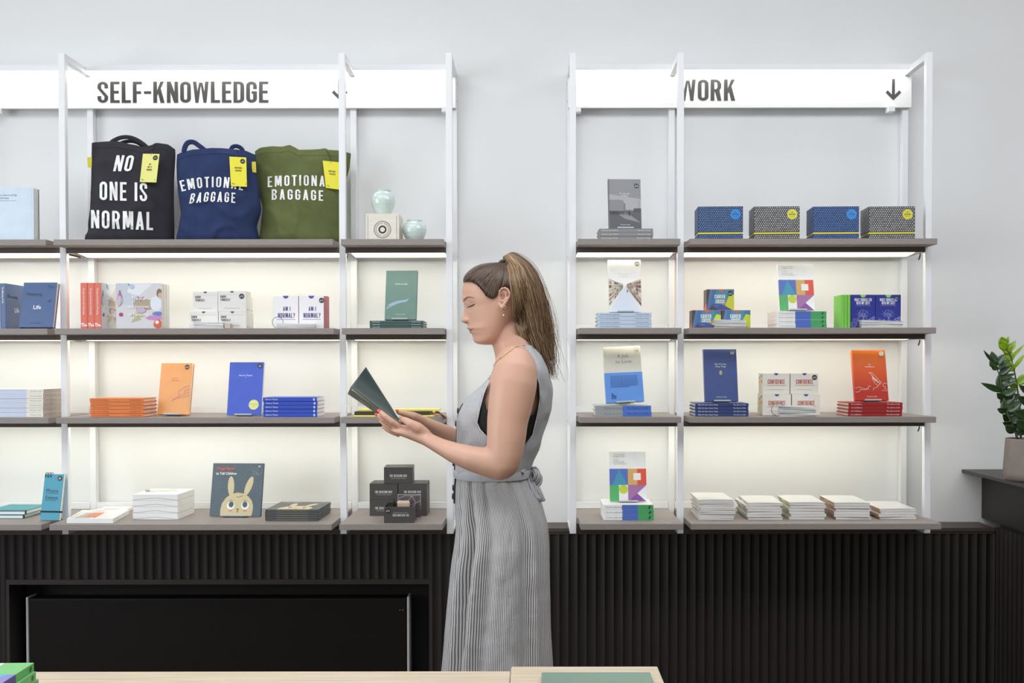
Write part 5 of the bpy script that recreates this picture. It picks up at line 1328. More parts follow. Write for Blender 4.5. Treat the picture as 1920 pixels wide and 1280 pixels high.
# ================================================================== table in the foreground
zT = 0.745
def table_pt(px, py):
    v = ray(px, py); return CAM + v * ((zT - CAM.z) / v.z)
OAK = M('oak_top', '#cfbea6', .5, var=.14, scale=5.0, bump=.05, bscale=60, stretch=(1.2, 26, 10))
a, b, c_, e_ = table_pt(958, 1249), table_pt(1232, 1247), table_pt(1245, 1280), table_pt(958, 1257.5)
def table(name, label, x0, x1, yb, yf):
    t = thing(name, label, 'table', ((x0 + x1) / 2, yb, 0)); hw = (x1 - x0) / 2; L = yb - yf
    mb = MB(); mb.box(-hw, hw, -L, 0, zT - .03, zT); bevel(mb.build('table_top', OAK, t), .002, 2)
    mb = MB(); mb.box(-hw + .06, hw - .06, -L + .06, -.06, zT - .11, zT - .0305); mb.build('apron', M('oak_apron', '#c3ab8a', .5, var=.1, scale=6), t)
    for sx in (-1, 1):
        for y in (-.06, -L + .12):
            mb = MB(); mb.box(sx * (hw - .03) - .03 * (sx > 0) - 0 * sx, sx * (hw - .03) + .03 * (sx < 0), y - .06, y, 0, zT - .0305); bevel(mb.build('leg', M('oak_apron'), t), .003, 2)
    return t
table('display_table', 'pale oak display table in the foreground, right section carrying the green card', a.x + .0005, b.x, a.y, a.y - .85)
table('display_table', 'pale oak display table in the foreground, long left section with the green books', -2.4, a.x - .0005, e_.y, e_.y - .85)
p = table_pt(1117, 1268.5); wG = (table_pt(1218, 1268.5).x - table_pt(1015, 1268.5).x)
t = thing('book', 'dark sage green book lying on the right section of the oak table', 'book', (p.x, p.y, zT + .0003))
mb = MB(); mb.box(-wG / 2, wG / 2, -.26, 0, 0, .002); mb.box(-wG / 2, wG / 2, -.26, 0, .007, .009); mb.box(-wG / 2, -wG / 2 + .002, -.26, 0, .002, .007); bevel(mb.build('cover', cov('#6f8d7b', .4), t), .0008, 1)
mb = MB(); mb.box(-wG / 2 + .002, wG / 2 - .003, -.257, -.003, .002, .007); mb.build('page_block', PAGE, t)
# stack of green-backed books on the table's left end: spines to the right, feet to the back
LIE_RIGHT = Matrix(((-1, 0, 0, 0), (0, 0, -1, 0), (0, -1, 0, 0), (0, 0, 0, 1)))
pe = table_pt(62, 1289); dq = pe.y + CAMD; thg = (Z(1242.5, dq, 60) - zT - .0003) / 3; Wb, Hb = .148, .21
for i in range(3):
    lab = ['top', 'middle', 'bottom'][i] + ' of three green-backed colour-block paperbacks on the oak table'
    xr_ = X([58.5, 63.5, 66][i], dq)
    mat = Matrix.Translation((xr_, YD(dq) + [0, -.003, .002][i], zT + .0003 + (3 - i) * thg)) @ Matrix.Rotation([.03, .045, .02][i], 4, 'Z') @ Matrix.Translation((-Wb / 2, 0, 0)) @ LIE_RIGHT
    if i == 0:
        t0 = t = thing('book', lab, 'book', mat=mat, group='green-backed paperbacks on the table'); GB = cov('#55a95a', .4)
        book_parts(t, Wb, Hb, thg - .0004, GB, M('green_edge_pages', '#e9e9e4', .7), hard=False)
        w, h = Wb, Hb
        flat_part(t, 'cover_art', [(rect(-w / 2, 0, w / 2, h), '#f0efeb'), (rect(-w / 2, 0, -w * .13, h * .34), '#79c47a'), (shift(disc(0, 0, .022, 20), w * .06, h * .2), '#e3bb58'), (rect(-w / 2, h * .34, 0, h * .7), '#8f86c9'), ([[(-w / 2 + .01, h * .34), (-w * .02, h * .34), (-w * .25, h * .62)]], '#5fb0d0'), (rect(0, h * .34, w / 2, h * .7), '#e2773f')])
        flat_part(t, 'spine_print', [(rect(h * .34, -thg / 2 + .0004, h * .70, thg / 2 - .0006), '#4a4288'), (rect(h * .70, -thg / 2 + .0004, h * .999, thg / 2 - .0006), '#f0efeb'), (rect(h * .05, -thg * .26, h * .078, thg * .06) + rect(h * .06, -thg * .1, h * .085, thg * .28), '#24502c')], -.0004, o=(-w / 2, thg / 2, 0), r=(0, 0, 1), u=(0, 1, 0), n=(-1, 0, 0))
    else:
        t = copy_tree(t0); t.matrix_world = mat; t['label'] = lab

# ================================================================== potted plant
pd = CAMD - .36
ct = za
pc = P(1921, 890, pd)
t = thing('potted_plant', 'glossy green plant in a grey concrete pot on the dark counter', 'plant', (pc.x, pc.y, ct + .0005))
rt = (X(1921, pd) - X(1887.5, pd)); rb = rt * 1.08; hp = Z(822, pd, 1900) - ct
CONC = M('concrete_pot', '#8d827b', .8, var=.10, scale=25, bump=.15, bscale=250)
mb = MB(); prof = [(rb * .86, 0), (rb * .97, .006), (rb * 1.02, .02), (rb * 1.03, hp * .25), (rt * 1.0, hp * .97), (rt * .99, hp), (rt * .93, hp), (rt * .91, hp * .9)]
mb.lathe(prof, 48); mb.build('pot', CONC, t, smooth=True)
mb = MB(); mb.lathe([(rt * .905, hp * .885), (rt * .4, hp * .9), (.001, hp * .9)], 32); mb.build('soil', M('potting_soil', '#2c241f', .95, var=.3, scale=120, bump=.6, bscale=300), t)
LEAF = M('leaf_dark', '#2b4720', .36, var=.22, scale=14, spec=.6, coat=.25); LEAFY = M('leaf_lime', '#86a81f', .35, var=.18, scale=14, coat=.2); STEM = M('plant_stem', '#4a5a34', .5, var=.12, scale=30)
def leaf(mb, base, direc, nrm, L, W, curl=.12):
    d_ = Vector(direc).normalized(); n_ = Vector(nrm); n_ = (n_ - d_ * n_.dot(d_)).normalized(); s_ = d_.cross(n_)
    rows = []
    for i in range(9):
        u = i / 8; wv = W * (math.sin(PI * u ** .85) ** .8) * (1 - .12 * u) if 0 < i < 8 else .0006
        c = Vector(base) + d_ * (L * u) - n_ * (curl * L * u * u)
        rows.append([c + s_ * (wv * k) + n_ * (abs(k) * wv * .28) for k in (-1, -.5, 0, .5, 1)])
    mb.grid(rows)
def stem(pts, mat, leaves, seed):
    """pts: pixel path [(px,py,depth offset)]; leaves: number of pairs or explicit list."""
    r_ = random.Random(seed); inv = t.matrix_basis.inverted()
    W_ = [inv @ (P(x, y, pd) + Vector((0, dy, 0))) for x, y, dy in pts]
    dense = []
    for i in range(len(W_) - 1):
        for k in range(5): dense.append(W_[i].lerp(W_[i + 1], k / 5))
    dense.append(W_[-1]); n = len(dense)
    mb = MB(); mb.tube(dense, [.0034 * (1 - .6 * i / (n - 1)) for i in range(n)], 8); st = mb.build('stem', STEM, t, smooth=True)
    mb = MB()
    for item in leaves:
        item = item[:2] + (item[2] * 1.12, item[3] * 1.08, item[4])
        if len(item) == 5:      # frac, angle in image plane, length, width, tilt
            f_, ang, L, Wd, tl = item; i = min(n - 1, int(f_ * (n - 1))); a = math.radians(ang)
            dv = Vector((math.cos(a), r_.uniform(-.35, .1), math.sin(a))); nv = Vector((-math.sin(a) * math.sin(tl), -math.cos(tl), math.cos(a) * math.sin(tl)))
            leaf(mb, dense[i], dv, nv, L, Wd, r_.uniform(.0, .2))
    lv = mb.build('leaves', mat, st, smooth=True); sd = lv.modifiers.new('thickness', 'SOLIDIFY'); sd.thickness = .0012
    return st
px0 = 1905
stem([(1906, 822, -.01), (1896, 800, -.012), (1884, 770, -.014), (1877, 740, -.016), (1870, 705, -.018), (1864, 690, -.018), (1860, 678, -.018)], LEAF,
     [(.56, 163, .072, .0105, .3), (.56, 92, .062, .021, .25), (.70, 38, .045, .013, .3), (.66, 30, .050, .0085, .9), (.80, 45, .044, .0085, .9), (.80, 140, .022, .009, .5), (.90, 52, .045, .012, .5), (.88, 130, .030, .014, .4), (.97, 142, .052, .006, .8), (.97, 105, .036, .012, .4), (.47, 150, .03, .012, .6), (.42, 60, .05, .018, .4), (.36, 170, .032, .012, .5), (.35, 40, .05, .02, .4), (.22, 175, .028, .012, .6), (.2, 60, .05, .02, .5), (.6, 20, .045, .018, .5), (.5, 25, .04, .014, .3), (.12, 80, .055, .022, .4), (.16, 30, .06, .022, .5), (.28, 75, .055, .022, .4), (.1, 150, .04, .015, .5), (.33, 100, .05, .02, .3)], 1)
stem([(1914, 822, .0), (1916, 790, .004), (1913, 755, .006), (1908, 720, .006), (1902, 690, .004), (1896, 668, .002), (1888, 655, 0), (1882, 645, 0)], LEAFY,
     [(.55, 130, .045, .014, .4), (.58, 60, .05, .007, .9), (.66, 118, .042, .015, .3), (.70, 52, .055, .006, 1.0), (.78, 128, .035, .013, .3), (.8, 62, .04, .010, .6), (.87, 135, .038, .015, .3), (.88, 50, .035, .007, .8), (.93, 120, .033, .014, .4), (.95, 75, .03, .008, .7), (.99, 118, .030, .0125, .3), (.45, 40, .05, .015, .4), (.4, 150, .03, .012, .5)], 2)
stem([(1918, 822, -.02), (1925, 790, -.03), (1930, 750, -.035), (1938, 700, -.04)], LEAF, [(.2, 150, .05, .02, .4), (.3, 35, .06, .02, .4), (.4, 160, .06, .021, .3), (.5, 30, .06, .02, .5), (.62, 155, .06, .016, .5), (.75, 150, .055, .014, .7), (.9, 140, .05, .014, .5), (.95, 60, .05, .014, .5)], 3)
stem([(1912, 822, .02), (1908, 795, .03), (1900, 770, .035), (1893, 742, .04)], LEAF, [(.15, 140, .045, .018, .3), (.3, 50, .05, .018, .5), (.45, 150, .04, .016, .4), (.6, 40, .045, .017, .3), (.75, 110, .045, .016, .4), (.95, 95, .04, .015, .3), (.9, 30, .045, .015, .5), (.1, 60, .05, .02, .4), (.22, 95, .05, .021, .4), (.38, 20, .055, .02, .4), (.55, 80, .055, .022, .3)], 4)
# ================================================================== the reader
import numpy as np
PDP = 2.77
def pp(px, py, dy=0.0): return P(px, py, PDP + dy)
def table_fn(tab):
    """Smooth interpolation of rows (key, a, b, ...)."""
    k = np.array([r[0] for r in tab], float); v = np.array([r[1:] for r in tab], float)
    m_ = np.zeros_like(v)
    d_ = (v[1:] - v[:-1]) / (k[1:] - k[:-1])[:, None]
    m_[0], m_[-1] = d_[0], d_[-1]
    for i in range(1, len(k) - 1):
        w1, w2 = k[i + 1] - k[i], k[i] - k[i - 1]
        m_[i] = np.where(d_[i] * d_[i - 1] <= 0, 0, (d_[i - 1] * w1 + d_[i] * w2) / (w1 + w2))
    def f(x):
        x = min(max(x, k[0]), k[-1]); i = min(int(np.searchsorted(k, x, side='right')) - 1, len(k) - 2); h = k[i + 1] - k[i]; t = (x - k[i]) / h
        return (2 * t**3 - 3 * t**2 + 1) * v[i] + (t**3 - 2 * t**2 + t) * h * m_[i] + (-2 * t**3 + 3 * t**2) * v[i + 1] + (t**3 - t**2) * h * m_[i + 1]
    return f
SC = PDP / F
# head: (py, front px, back px, half width m, px of the widest point)
HEADF = table_fn([(492.5, 930, 940, .006, 936), (494, 914, 955, .022, 936), (498, 899, 967, .038, 937), (504, 888, 975, .051, 938), (512, 879, 981, .061, 939), (522, 872.5, 985, .069, 940), (534, 868.6, 987.5, .0745, 941), (548, 866.4, 988, .0768, 941), (560, 866.8, 987, .0768, 940), (567, 868, 986, .0758, 939), (574, 870.4, 984, .0745, 938), (582, 872.2, 980, .073, 936),
                   (592, 874.2, 974, .0705, 933), (600, 875.8, 968, .068, 930), (606, 877.2, 964, .0658, 928), (611, 877.4, 961, .0637, 926), (615.5, 876.6, 958, .0617, 925), (617.6, 877.6, 956.5, .0607, 924.5), (619, 880.2, 955.5, .060, 924), (620.4, 880.9, 954.5, .0594, 924), (622.6, 881.0, 953, .0583, 923.5), (625, 882.6, 951, .057, 923), (628, 884.7, 949, .0552, 922), (632, 886.2, 946, .0525, 920), (636, 887.0, 943, .049, 918), (640, 888.6, 939, .0435, 915), (643, 892, 934, .036, 913), (645.3, 899, 926, .024, 912), (646.2, 907, 918, .010, 912)])
NOSE = table_fn([(568, 0, .006), (574, .3, .0065), (580, 1.7, .007), (586, 3.9, .0080), (591, 6.2, .0092), (595, 8.6, .0108), (598.5, 10.9, .0120), (601.3, 12.0, .0130), (603.6, 11.2, .0140), (605.3, 8.0, .0150), (606.8, 3.4, .0150), (608.5, .6, .013), (611, 0, .012)])
def gz(x, s): return math.exp(-(x / s) ** 2)
def HN(py): return float(np.interp(py, [500, 545, 575, 600, 636, 646], [2.2, 2.05, 1.78, 1.62, 1.62, 1.9]))
def head_pt(py, ang, off=0.0):
    xf, xb, W, xw = HEADF(py); c, s = math.cos(ang), math.sin(ang); n = HN(py) if math.cos(ang) > 0 else 2.25
    e = 2 / n
    a = (xw - xf) if c > 0 else (xb - xw)
    px = xw - math.copysign(abs(c) ** e, c) * (a + off / SC); y = math.copysign(abs(s) ** e, s) * (W + off)
    if c > 0 and off < .003:
        nz, sg = NOSE(py); px -= nz * gz(y, sg)
        ay = abs(y)
        # eye sockets, lids, lips, cheeks
        px += 4.2 * gz(ay - .030, .017) * gz(py - 572.5, 8.0)
        px -= 4.6 * gz(ay - .0315, .0115) * gz(py - 571.5, 5.2)
        px -= 1.6 * gz(ay - .026, .02) * gz(py - 560.5, 4.0)
        px += 1.3 * gz(ay, .022) * gz(py - 619.0, 1.3)
        px -= 1.5 * gz(ay, .018) * (gz(py - 615.6, 2.0) + gz(py - 622.4, 2.3))
        px += 1.6 * gz(ay, .026) * gz(py - 627.5, 2.5) * .6
    return pp(px, py) + Vector((0, -y, 0))
def head_side(px, py, off=0.0, side=1):
    """Point on the near (side=1) or far side of the head at an image position."""
    xf, xb, W, xw = HEADF(py); a = (xw - xf) if px < xw else (xb - xw); a += off / SC
    q = min(.9995, abs((xw - px) / a)); n = HN(py) if px < xw else 2.25; y = (W + off) * (1 - q ** n) ** (1 / n)
    return pp(px, py) + Vector((0, -y * side, 0))

body = MB()
NR, NA = 110, 144
hr = []
for i in range(NR):
    t_ = i / (NR - 1); py = 492.5 + (646.2 - 492.5) * t_
    hr.append([head_pt(py, 2 * PI * j / NA) for j in range(NA)])
body.grid(hr, None, closed=True, cap=True)
# ears: rim, fold, lobe
for sd in (1, -1):
    def E(x, y, out): return head_side(x, y, out, sd)
    rim = [(939.5, 563, .004), (937.8, 556, .007), (938.6, 549.5, .010), (942.5, 545.3, .0125), (948, 544, .0145), (953.5, 546.5, .0165), (956.6, 552.5, .018), (956.4, 559.5, .0175), (953.3, 566, .0145), (949.5, 571.5, .011), (946.5, 576, .009), (943, 579.3, .007), (940, 577.5, .005), (938.8, 572, .004)]
    body.tube([E(*q) for q in rim], [.0032, .0034, .0034, .0034, .0034, .0034, .0034, .0034, .0035, .0038, .0046, .0052, .0045, .0034], 8)
    anti = [(942, 551, .007), (947.5, 550.5, .010), (950.5, 555, .0125), (950, 561, .012), (946.5, 566.5, .009), (943, 569, .008)]
    body.tube([E(*q) for q in anti], [.0024, .0027, .003, .003, .0028, .0026], 8)
    body.tube([E(941.5, 571, .003), E(940, 566.5, .0055), E(940.5, 562.5, .005)], [.003, .0036, .003], 8)
    mb_ = [E(x, y, o) for x, y, o in [(941, 553, .001), (947, 552, .004), (951.5, 556, .007), (951, 563, .006), (946, 569, .002), (941, 566, .0)]]
    ctr = E(946, 560, .004)
    body.tube([ctr + Vector((0, sd * .012, 0)), ctr + Vector((0, sd * .002, 0))], [.0155, .0135], 12)
# nostril wings
for sd in (1, -1):
    Q = lambda x, y, o: pp(x, y) + Vector((0, -o * sd, 0))
    body.tube([Q(870.5, 600.5, .0065), Q(874.5, 599.8, .0125), Q(878.5, 600.2, .0155), Q(881, 602.2, .0145)], [.0035, .0062, .0062, .0035], 12)
    body.tube([Q(881, 598.5, .0135), Q(882, 602.5, .0145), Q(879, 604.8, .0120)], [.0022, .0030, .0022], 10)
# neck
body.tube([pp(940, 590), pp(946, 612), pp(957, 634), pp(965.5, 655), pp(972, 680), pp(975, 700)], [(.050, .048), (.052, .050), (.054, .051), (.058, .055), (.064, .072), (.07, .08)], 36, up=(1, 0, 0))
# torso: (py, front px, back px, half width m)
TORSO = table_fn([(640, 948, 992, .045), (650, 944, 998, .058), (658, 938, 1004, .078), (667, 931, 1010, .112), (678, 926, 1016, .146), (690, 922.5, 1021, .163), (705, 916, 1025, .168), (720, 907, 1028, .166), (735, 893.5, 1029.5, .163), (748, 881, 1030, .160), (758, 873.5, 1029, .157), (770, 868, 1026.5, .154), (785, 865, 1021.5, .148), (800, 864, 1017, .142), (820, 863, 1011, .135), (845, 861, 1003, .128), (865, 859.5, 994, .124), (884, 859.5, 987, .124), (900, 857, 991, .132), (920, 857, 1004, .146), (950, 858, 1015, .164), (985, 861, 1023, .176), (1020, 862, 1025, .18), (1060, 862, 1024, .18), (1080, 880, 1010, .165)])
def tors(py, ang, off=0.0, n=2.35):
    f_, b_, W = TORSO(py); xw = (f_ + b_) / 2; a = (b_ - f_) / 2; e = 2 / n; c, s = math.cos(ang), math.sin(ang)
    px = xw - math.copysign(abs(c) ** e, c) * (a + off / SC); y = math.copysign(abs(s) ** e, s) * (W + off)
    return px, y
def tors_pt(py, ang, off=0.0):
    px, y = tors(py, ang, off); return pp(px, py) + Vector((0, -y, 0))
body.grid([[tors_pt(640 + 440 * i / 88, 2 * PI * j / 80, -.004 - (.004 if i > 12 else 0) - (.020 if i > 54 else 0)) for j in range(80)] for i in range(89)], None, closed=True, cap=True)
# legs and feet under the skirt
for sd, dx in ((1, .0), (-1, .03)):
    hip = pp(945, 1050) + Vector((0, -.085 * sd, 0)); x0 = hip.x + dx * .3
    body.tube([hip, Vector((x0 - .01, hip.y, .78)), Vector((x0 - .012, hip.y, .50)), Vector((x0 + .005, hip.y, .33)), Vector((x0 + .012, hip.y, .09)), Vector((x0 + .012, hip.y, .05))], [.072, .070, .054, .052, .034, .036], 24)
    body.tube([Vector((x0 + .04, hip.y, .040)), Vector((x0 - .03, hip.y, .045)), Vector((x0 - .10, hip.y - .008 * sd, .032)), Vector((x0 - .155, hip.y - .012 * sd, .022)), Vector((x0 - .175, hip.y - .012 * sd, .02))], [(.030, .030), (.036, .036), (.028, .044), (.018, .040), (.010, .022)], 20, up=(0, 0, 1))
def limb(pts, seg=24, up=(1, 0, 0)):
    body.tube([P(x, y, d) for x, y, d, *_ in pts], [q[3] if len(q) == 4 else (q[3], q[4]) for q in pts], seg, up=up)
# near (left) arm
limb([(975, 664, 2.625, .022, .030), (972, 674, 2.605, .044, .044), (968, 692, 2.59, .0570, .050), (963.5, 720, 2.578, .0612, .050), (958, 752, 2.572, .0585, .047), (951.5, 790, 2.568, .0535, .045), (949, 825, 2.563, .0505, .043), (946.5, 855, 2.56, .0455, .041), (944, 876, 2.56, .0385, .037), (942.5, 888, 2.56, .029, .029), (941, 897, 2.56, .012, .013)])
limb([(955, 874, 2.56, .024, .028), (944, 873, 2.56, .0405, .036), (915, 866.5, 2.565, .0385, .036), (882, 858.5, 2.575, .0325, .033), (852, 848.5, 2.592, .0270, .029), (826, 836.5, 2.615, .0212, .025), (806, 826.0, 2.635, .0185, .024), (792, 818, 2.648, .0185, .028)], up=(0, 0, 1))
# near hand: palm, thumb, four fingers
limb([(800, 823, 2.640, .0175, .024), (784, 814.5, 2.655, .0190, .033), (768, 809, 2.668, .0160, .040), (754, 806, 2.676, .0125, .041), (743, 802, 2.680, .0085, .037)], 24, (0, 0, 1))
limb([(812, 826, 2.634, .009), (797, 812.5, 2.638, .0150), (783, 801.5, 2.630, .0155), (770, 794, 2.628, .0125), (761.5, 788.5, 2.638, .0098), (755.5, 785.5, 2.652, .0082), (753, 784.6, 2.659, .005)], 14)
FING = [[(751, 802.0, 2.650, .0088), (735, 790.5, 2.640, .0084), (722.5, 780.5, 2.640, .0076), (713.5, 772.2, 2.646, .0066), (711, 769.8, 2.648, .0045)],
        [(749, 806.5, 2.669, .0090), (732, 796.5, 2.660, .0086), (718.5, 787, 2.658, .0078), (709.5, 779, 2.662, .0068), (706.8, 776.5, 2.664, .0045)],
        [(748, 811.0, 2.689, .0088), (734, 804.5, 2.683, .0082), (723.5, 797, 2.684, .0074), (714.5, 789, 2.690, .0064), (712, 786.8, 2.692, .0042)],
        [(750, 815.0, 2.706, .0080), (738, 810.8, 2.704, .0072), (728, 806.5, 2.706, .0066), (719.5, 799.8, 2.711, .0058), (717, 797.4, 2.713, .0040)]]
for f_ in FING: limb(f_, 12)
# far (right) arm and hand
limb([(975, 668, 2.925, .034, .034), (968, 692, 2.945, .052, .046), (962, 730, 2.96, .052, .045), (953, 790, 2.972, .047, .042), (944, 835, 2.975, .042, .04), (936, 858, 2.97, .036, .036)])
limb([(940, 856, 2.97, .034, .034), (905, 843, 2.945, .0355, .034), (872, 829, 2.915, .0305, .031), (845, 816.5, 2.89, .0255, .0265), (822, 805, 2.865, .0215, .024), (804, 796, 2.845, .0185, .0235), (790, 790.5, 2.832, .0185, .029), (775, 787, 2.82, .0165, .037), (760, 787, 2.81, .0115, .038), (752, 787, 2.806, .008, .034)], up=(0, 0, 1))
limb([(806, 795, 2.842, .009), (790, 787.5, 2.812, .0145), (774, 780.0, 2.782, .0130), (762, 776.2, 2.772, .0104), (751.5, 773.2, 2.766, .0084), (745.5, 771.8, 2.763, .0066), (743, 771.2, 2.762, .004)], 14)
for k in range(4):
    dd = 2.818 + .018 * k
    limb([(757, 789 + k, dd, .0085), (743, 797 + k, dd, .0078), (732, 798 + k * 1.5, dd, .0070), (725, 795 + k * 1.5, dd, .006)], 12)

SKIN = M('skin', '#d3a68f', 0.45, var=0.035, scale=14, sss=0.12, bump=.04, bscale=700)
LIP = M('lips', '#b56f66', 0.38, sss=0.08)
PER = thing('person', 'woman with a ponytail and striped grey dress, standing in profile reading a green book', 'person', (pp(945, 1400).x, YD(PDP), 0))
tmp = body.build('body_source', SKIN)
md = tmp.modifiers.new('union', 'REMESH'); md.mode = 'VOXEL'; md.voxel_size = 0.0024; md.use_smooth_shade = True
dg = bpy.context.evaluated_depsgraph_get(); dg.update()
me = bpy.data.meshes.new_from_object(tmp.evaluated_get(dg)); me.name = 'body'
bpy.data.objects.remove(tmp)
# relax the voxel steps
bm = bmesh.new(); bm.from_mesh(me)
for _ in range(3): bmesh.ops.smooth_vert(bm, verts=bm.verts, factor=0.5, use_axis_x=True, use_axis_y=True, use_axis_z=True)
xs0, xs1, zs0 = pp(760, 800).x, pp(1005, 800).x, pp(900, 668).z
limbv = [v for v in bm.verts if v.co.z < zs0 and v.co.x > xs0]
elb = P(944, 880, 2.56); elbv = [v for v in bm.verts if (v.co - elb).length < .075]
for _ in range(25): bmesh.ops.smooth_vert(bm, verts=elbv, factor=0.5, use_axis_x=True, use_axis_y=True, use_axis_z=True)
shl = P(966, 692, 2.60); shv = [v for v in bm.verts if (v.co - shl).length < .115 and v.co.z < P(950, 662, 2.6).z]
for _ in range(22): bmesh.ops.smooth_vert(bm, verts=shv, factor=0.5, use_axis_x=True, use_axis_y=True, use_axis_z=True)
for _ in range(9): bmesh.ops.smooth_vert(bm, verts=limbv, factor=0.5, use_axis_x=True, use_axis_y=True, use_axis_z=True)
bm.to_mesh(me); bm.free()
bm = bmesh.new(); bm.from_mesh(me); fs = []
for f_ in bm.faces:
    c = f_.calc_center_median()
    if c.x < pp(894, 618).x and abs(c.y - YD(PDP)) < .030 and pp(880, 629).z < c.z < pp(880, 609).z: fs.append(f_)
bmesh.ops.subdivide_edges(bm, edges=list({e for f_ in fs for e in f_.edges}), cuts=3, use_grid_fill=True); bm.to_mesh(me); bm.free()
me.materials.clear(); me.materials.append(SKIN); me.materials.append(LIP)
yc = YD(PDP)
for p_ in me.polygons:
    p_.use_smooth = True
    c = p_.center
    if c.x < pp(893, 618).x and abs(c.y - yc) < .026:
        x_, y_ = px_of((c.x, yc, c.z)); ay = abs(c.y - yc)
        up_ = 613.2 + 3.6 * (ay / .024) ** 1.5 + (1.0 - .8 * min(1, ay / .006)) * .8; lo_ = 625.2 - 6.2 * (ay / .024) ** 2.2
        if up_ < y_ < lo_: p_.material_index = 1
BODY = bpy.data.objects.new('body', me); C.objects.link(BODY)
PINV = Matrix.Translation(-PER.location)
me.transform(PINV); BODY.parent = PER
bvh = BVHTree.FromPolygons([tuple(v.co + PER.location) for v in me.vertices], [tuple(p_.vertices) for p_ in me.polygons])
def child(mb, name, mat=None, parent=None, smooth=True, rec=False):
    mb.v = [tuple(Vector(v) - PER.location) for v in mb.v]
    o = mb.build(name, mat, parent or PER, smooth=smooth)
    return recalc(o) if rec else o
def onskin(px, py, out=0.0):
    v = ray(px, py).normalized(); hit = bvh.ray_cast(CAM, v)
    if hit[0] is None: return pp(px, py)
    return hit[0] + hit[1] * out
def mirror(p): return Vector((p.x, 2 * yc - p.y, p.z))

# ---- face details
HAIRD = M('hair_dark', '#4a382e', .42, var=.25, scale=60, stretch=(1, 1, .3))
BROW = M('brow_hair', '#8a6857', .7)
LASH = M('lash_hair', '#33231d', .6)
brow = [(869.6, 564.5), (872, 560.3), (875, 557.6), (879, 556.4), (884, 556.6), (889.5, 558.0)]
lash = [(876.6, 575.6), (878.5, 575.2), (881, 574.4), (884.5, 572.9), (888, 571.2), (890.3, 569.9)]
for mir in (False, True):
    fx = mirror if mir else (lambda p: p)
    mb = MB(); mb.tube([fx(onskin(x, y, .0006)) for x, y in brow], [.0010, .0017, .0018, .0016, .0011, .0005], 8, flat=.9); child(mb, 'eyebrow', BROW)
    mb = MB(); mb.tube([fx(onskin(x, y, .0007)) for x, y in lash], [.0005, .0009, .0011, .0012, .0011, .0006], 6)
    for k in range(7):
        x, y = lash[0][0] + 1.9 * k, 575.8 - .95 * k + (.3 if k < 2 else 0); a_ = onskin(x, y, .0006); mb.tube([fx(a_), fx(a_ + Vector((-.004 + .0005 * k, -.002, -.0025)))], [.0005, .0002], 5)
    child(mb, 'eyelashes', LASH)
    mb = MB(); mb.tube([fx(onskin(x, y, .0002)) for x, y in [(879.5, 566.5), (882.5, 564.8), (886, 565.0), (890, 566.8)]], [.0003, .0006, .0006, .0003], 6); child(mb, 'eyelid_crease', M('lid_crease', '#b98a77', .6))
mb = MB(); mb.tube([onskin(x, y, .0001) for x, y in [(881.3, 619.0), (884, 618.0), (887, 616.2), (889.2, 615.0)]], [.0005, .0007, .0006, .0003], 6); child(mb, 'mouth_line', M('mouth_line', '#6d3a35', .6))
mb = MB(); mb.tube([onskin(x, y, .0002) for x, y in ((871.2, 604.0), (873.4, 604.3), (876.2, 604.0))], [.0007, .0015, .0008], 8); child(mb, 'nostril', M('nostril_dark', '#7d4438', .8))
# earrings and necklace
GOLD = M('gold', '#d9bf8d', .25, metal=.9)
mb = MB()
for (x, y) in [(941.5, 577.2), (946, 575), (949.5, 572.2)]:
    c = onskin(x, y, .002); mb.tube([c + Vector((.0032 * math.cos(q), -.0012, .0032 * math.sin(q))) for q in [2 * PI * k / 14 for k in range(15)]], .0009, 6, cap=False)
c = onskin(943.7, 580, .003); mb.tube([c, c + Vector((0, -.001, -.012))], .0005, 6)
child(mb, 'earring', GOLD)
mb = MB()
q = c + Vector((0, -.001, -.0145)); mb.lathe([(.0003, -.0026), (.0018, -.002), (.0026, 0), (.0018, .002), (.0003, .0026)], 12, c=tuple(q)); child(mb, 'earring_pearl', M('pearl', '#f2ebe4', .2, coat=.5))
nk = [(985, 648), (972, 650), (960, 656), (949, 664.5), (938, 674), (930, 681), (926.6, 686.5)]
pts = [onskin(x, y, .0026) for x, y in nk]
mb = MB(); mb.tube(pts, .0009, 6); child(mb, 'necklace', GOLD)
# nails
NAIL = M('nail_red', '#e2402c', .2, coat=.5)
def nail(tip, prev, outv, L=.0062, W=.0046):
    t0_, p0_ = P(*tip[:3]), P(*prev[:3]); d_ = (t0_ - p0_).normalized(); n_ = Vector(outv); n_ = (n_ - d_ * n_.dot(d_)).normalized(); s_ = d_.cross(n_)
    c = t0_ + n_ * .0038 - d_ * .0012; mb = MB()
    rows = []
    for i in range(7):
        u = -1 + 2 * i / 6; r_ = max(.02, (1 - abs(u) ** 2.6)) ** .5; rows.append([c + d_ * (L * u) + s_ * (W * r_ * math.cos(a)) + n_ * (.0022 * r_ * math.sin(a)) for a in [2 * PI * k / 14 for k in range(14)]])
    mb.grid(rows, None, closed=True, cap=True); child(mb, 'fingernail', NAIL)
nail(FING[0][4], FING[0][3], (-.5, -.6, .35)); nail(FING[1][4], FING[1][3], (-.65, -.7, -.1))
nail((744, 771.3, 2.762), (752, 773.4, 2.766), (-.2, -.6, .8), .0065, .0046)

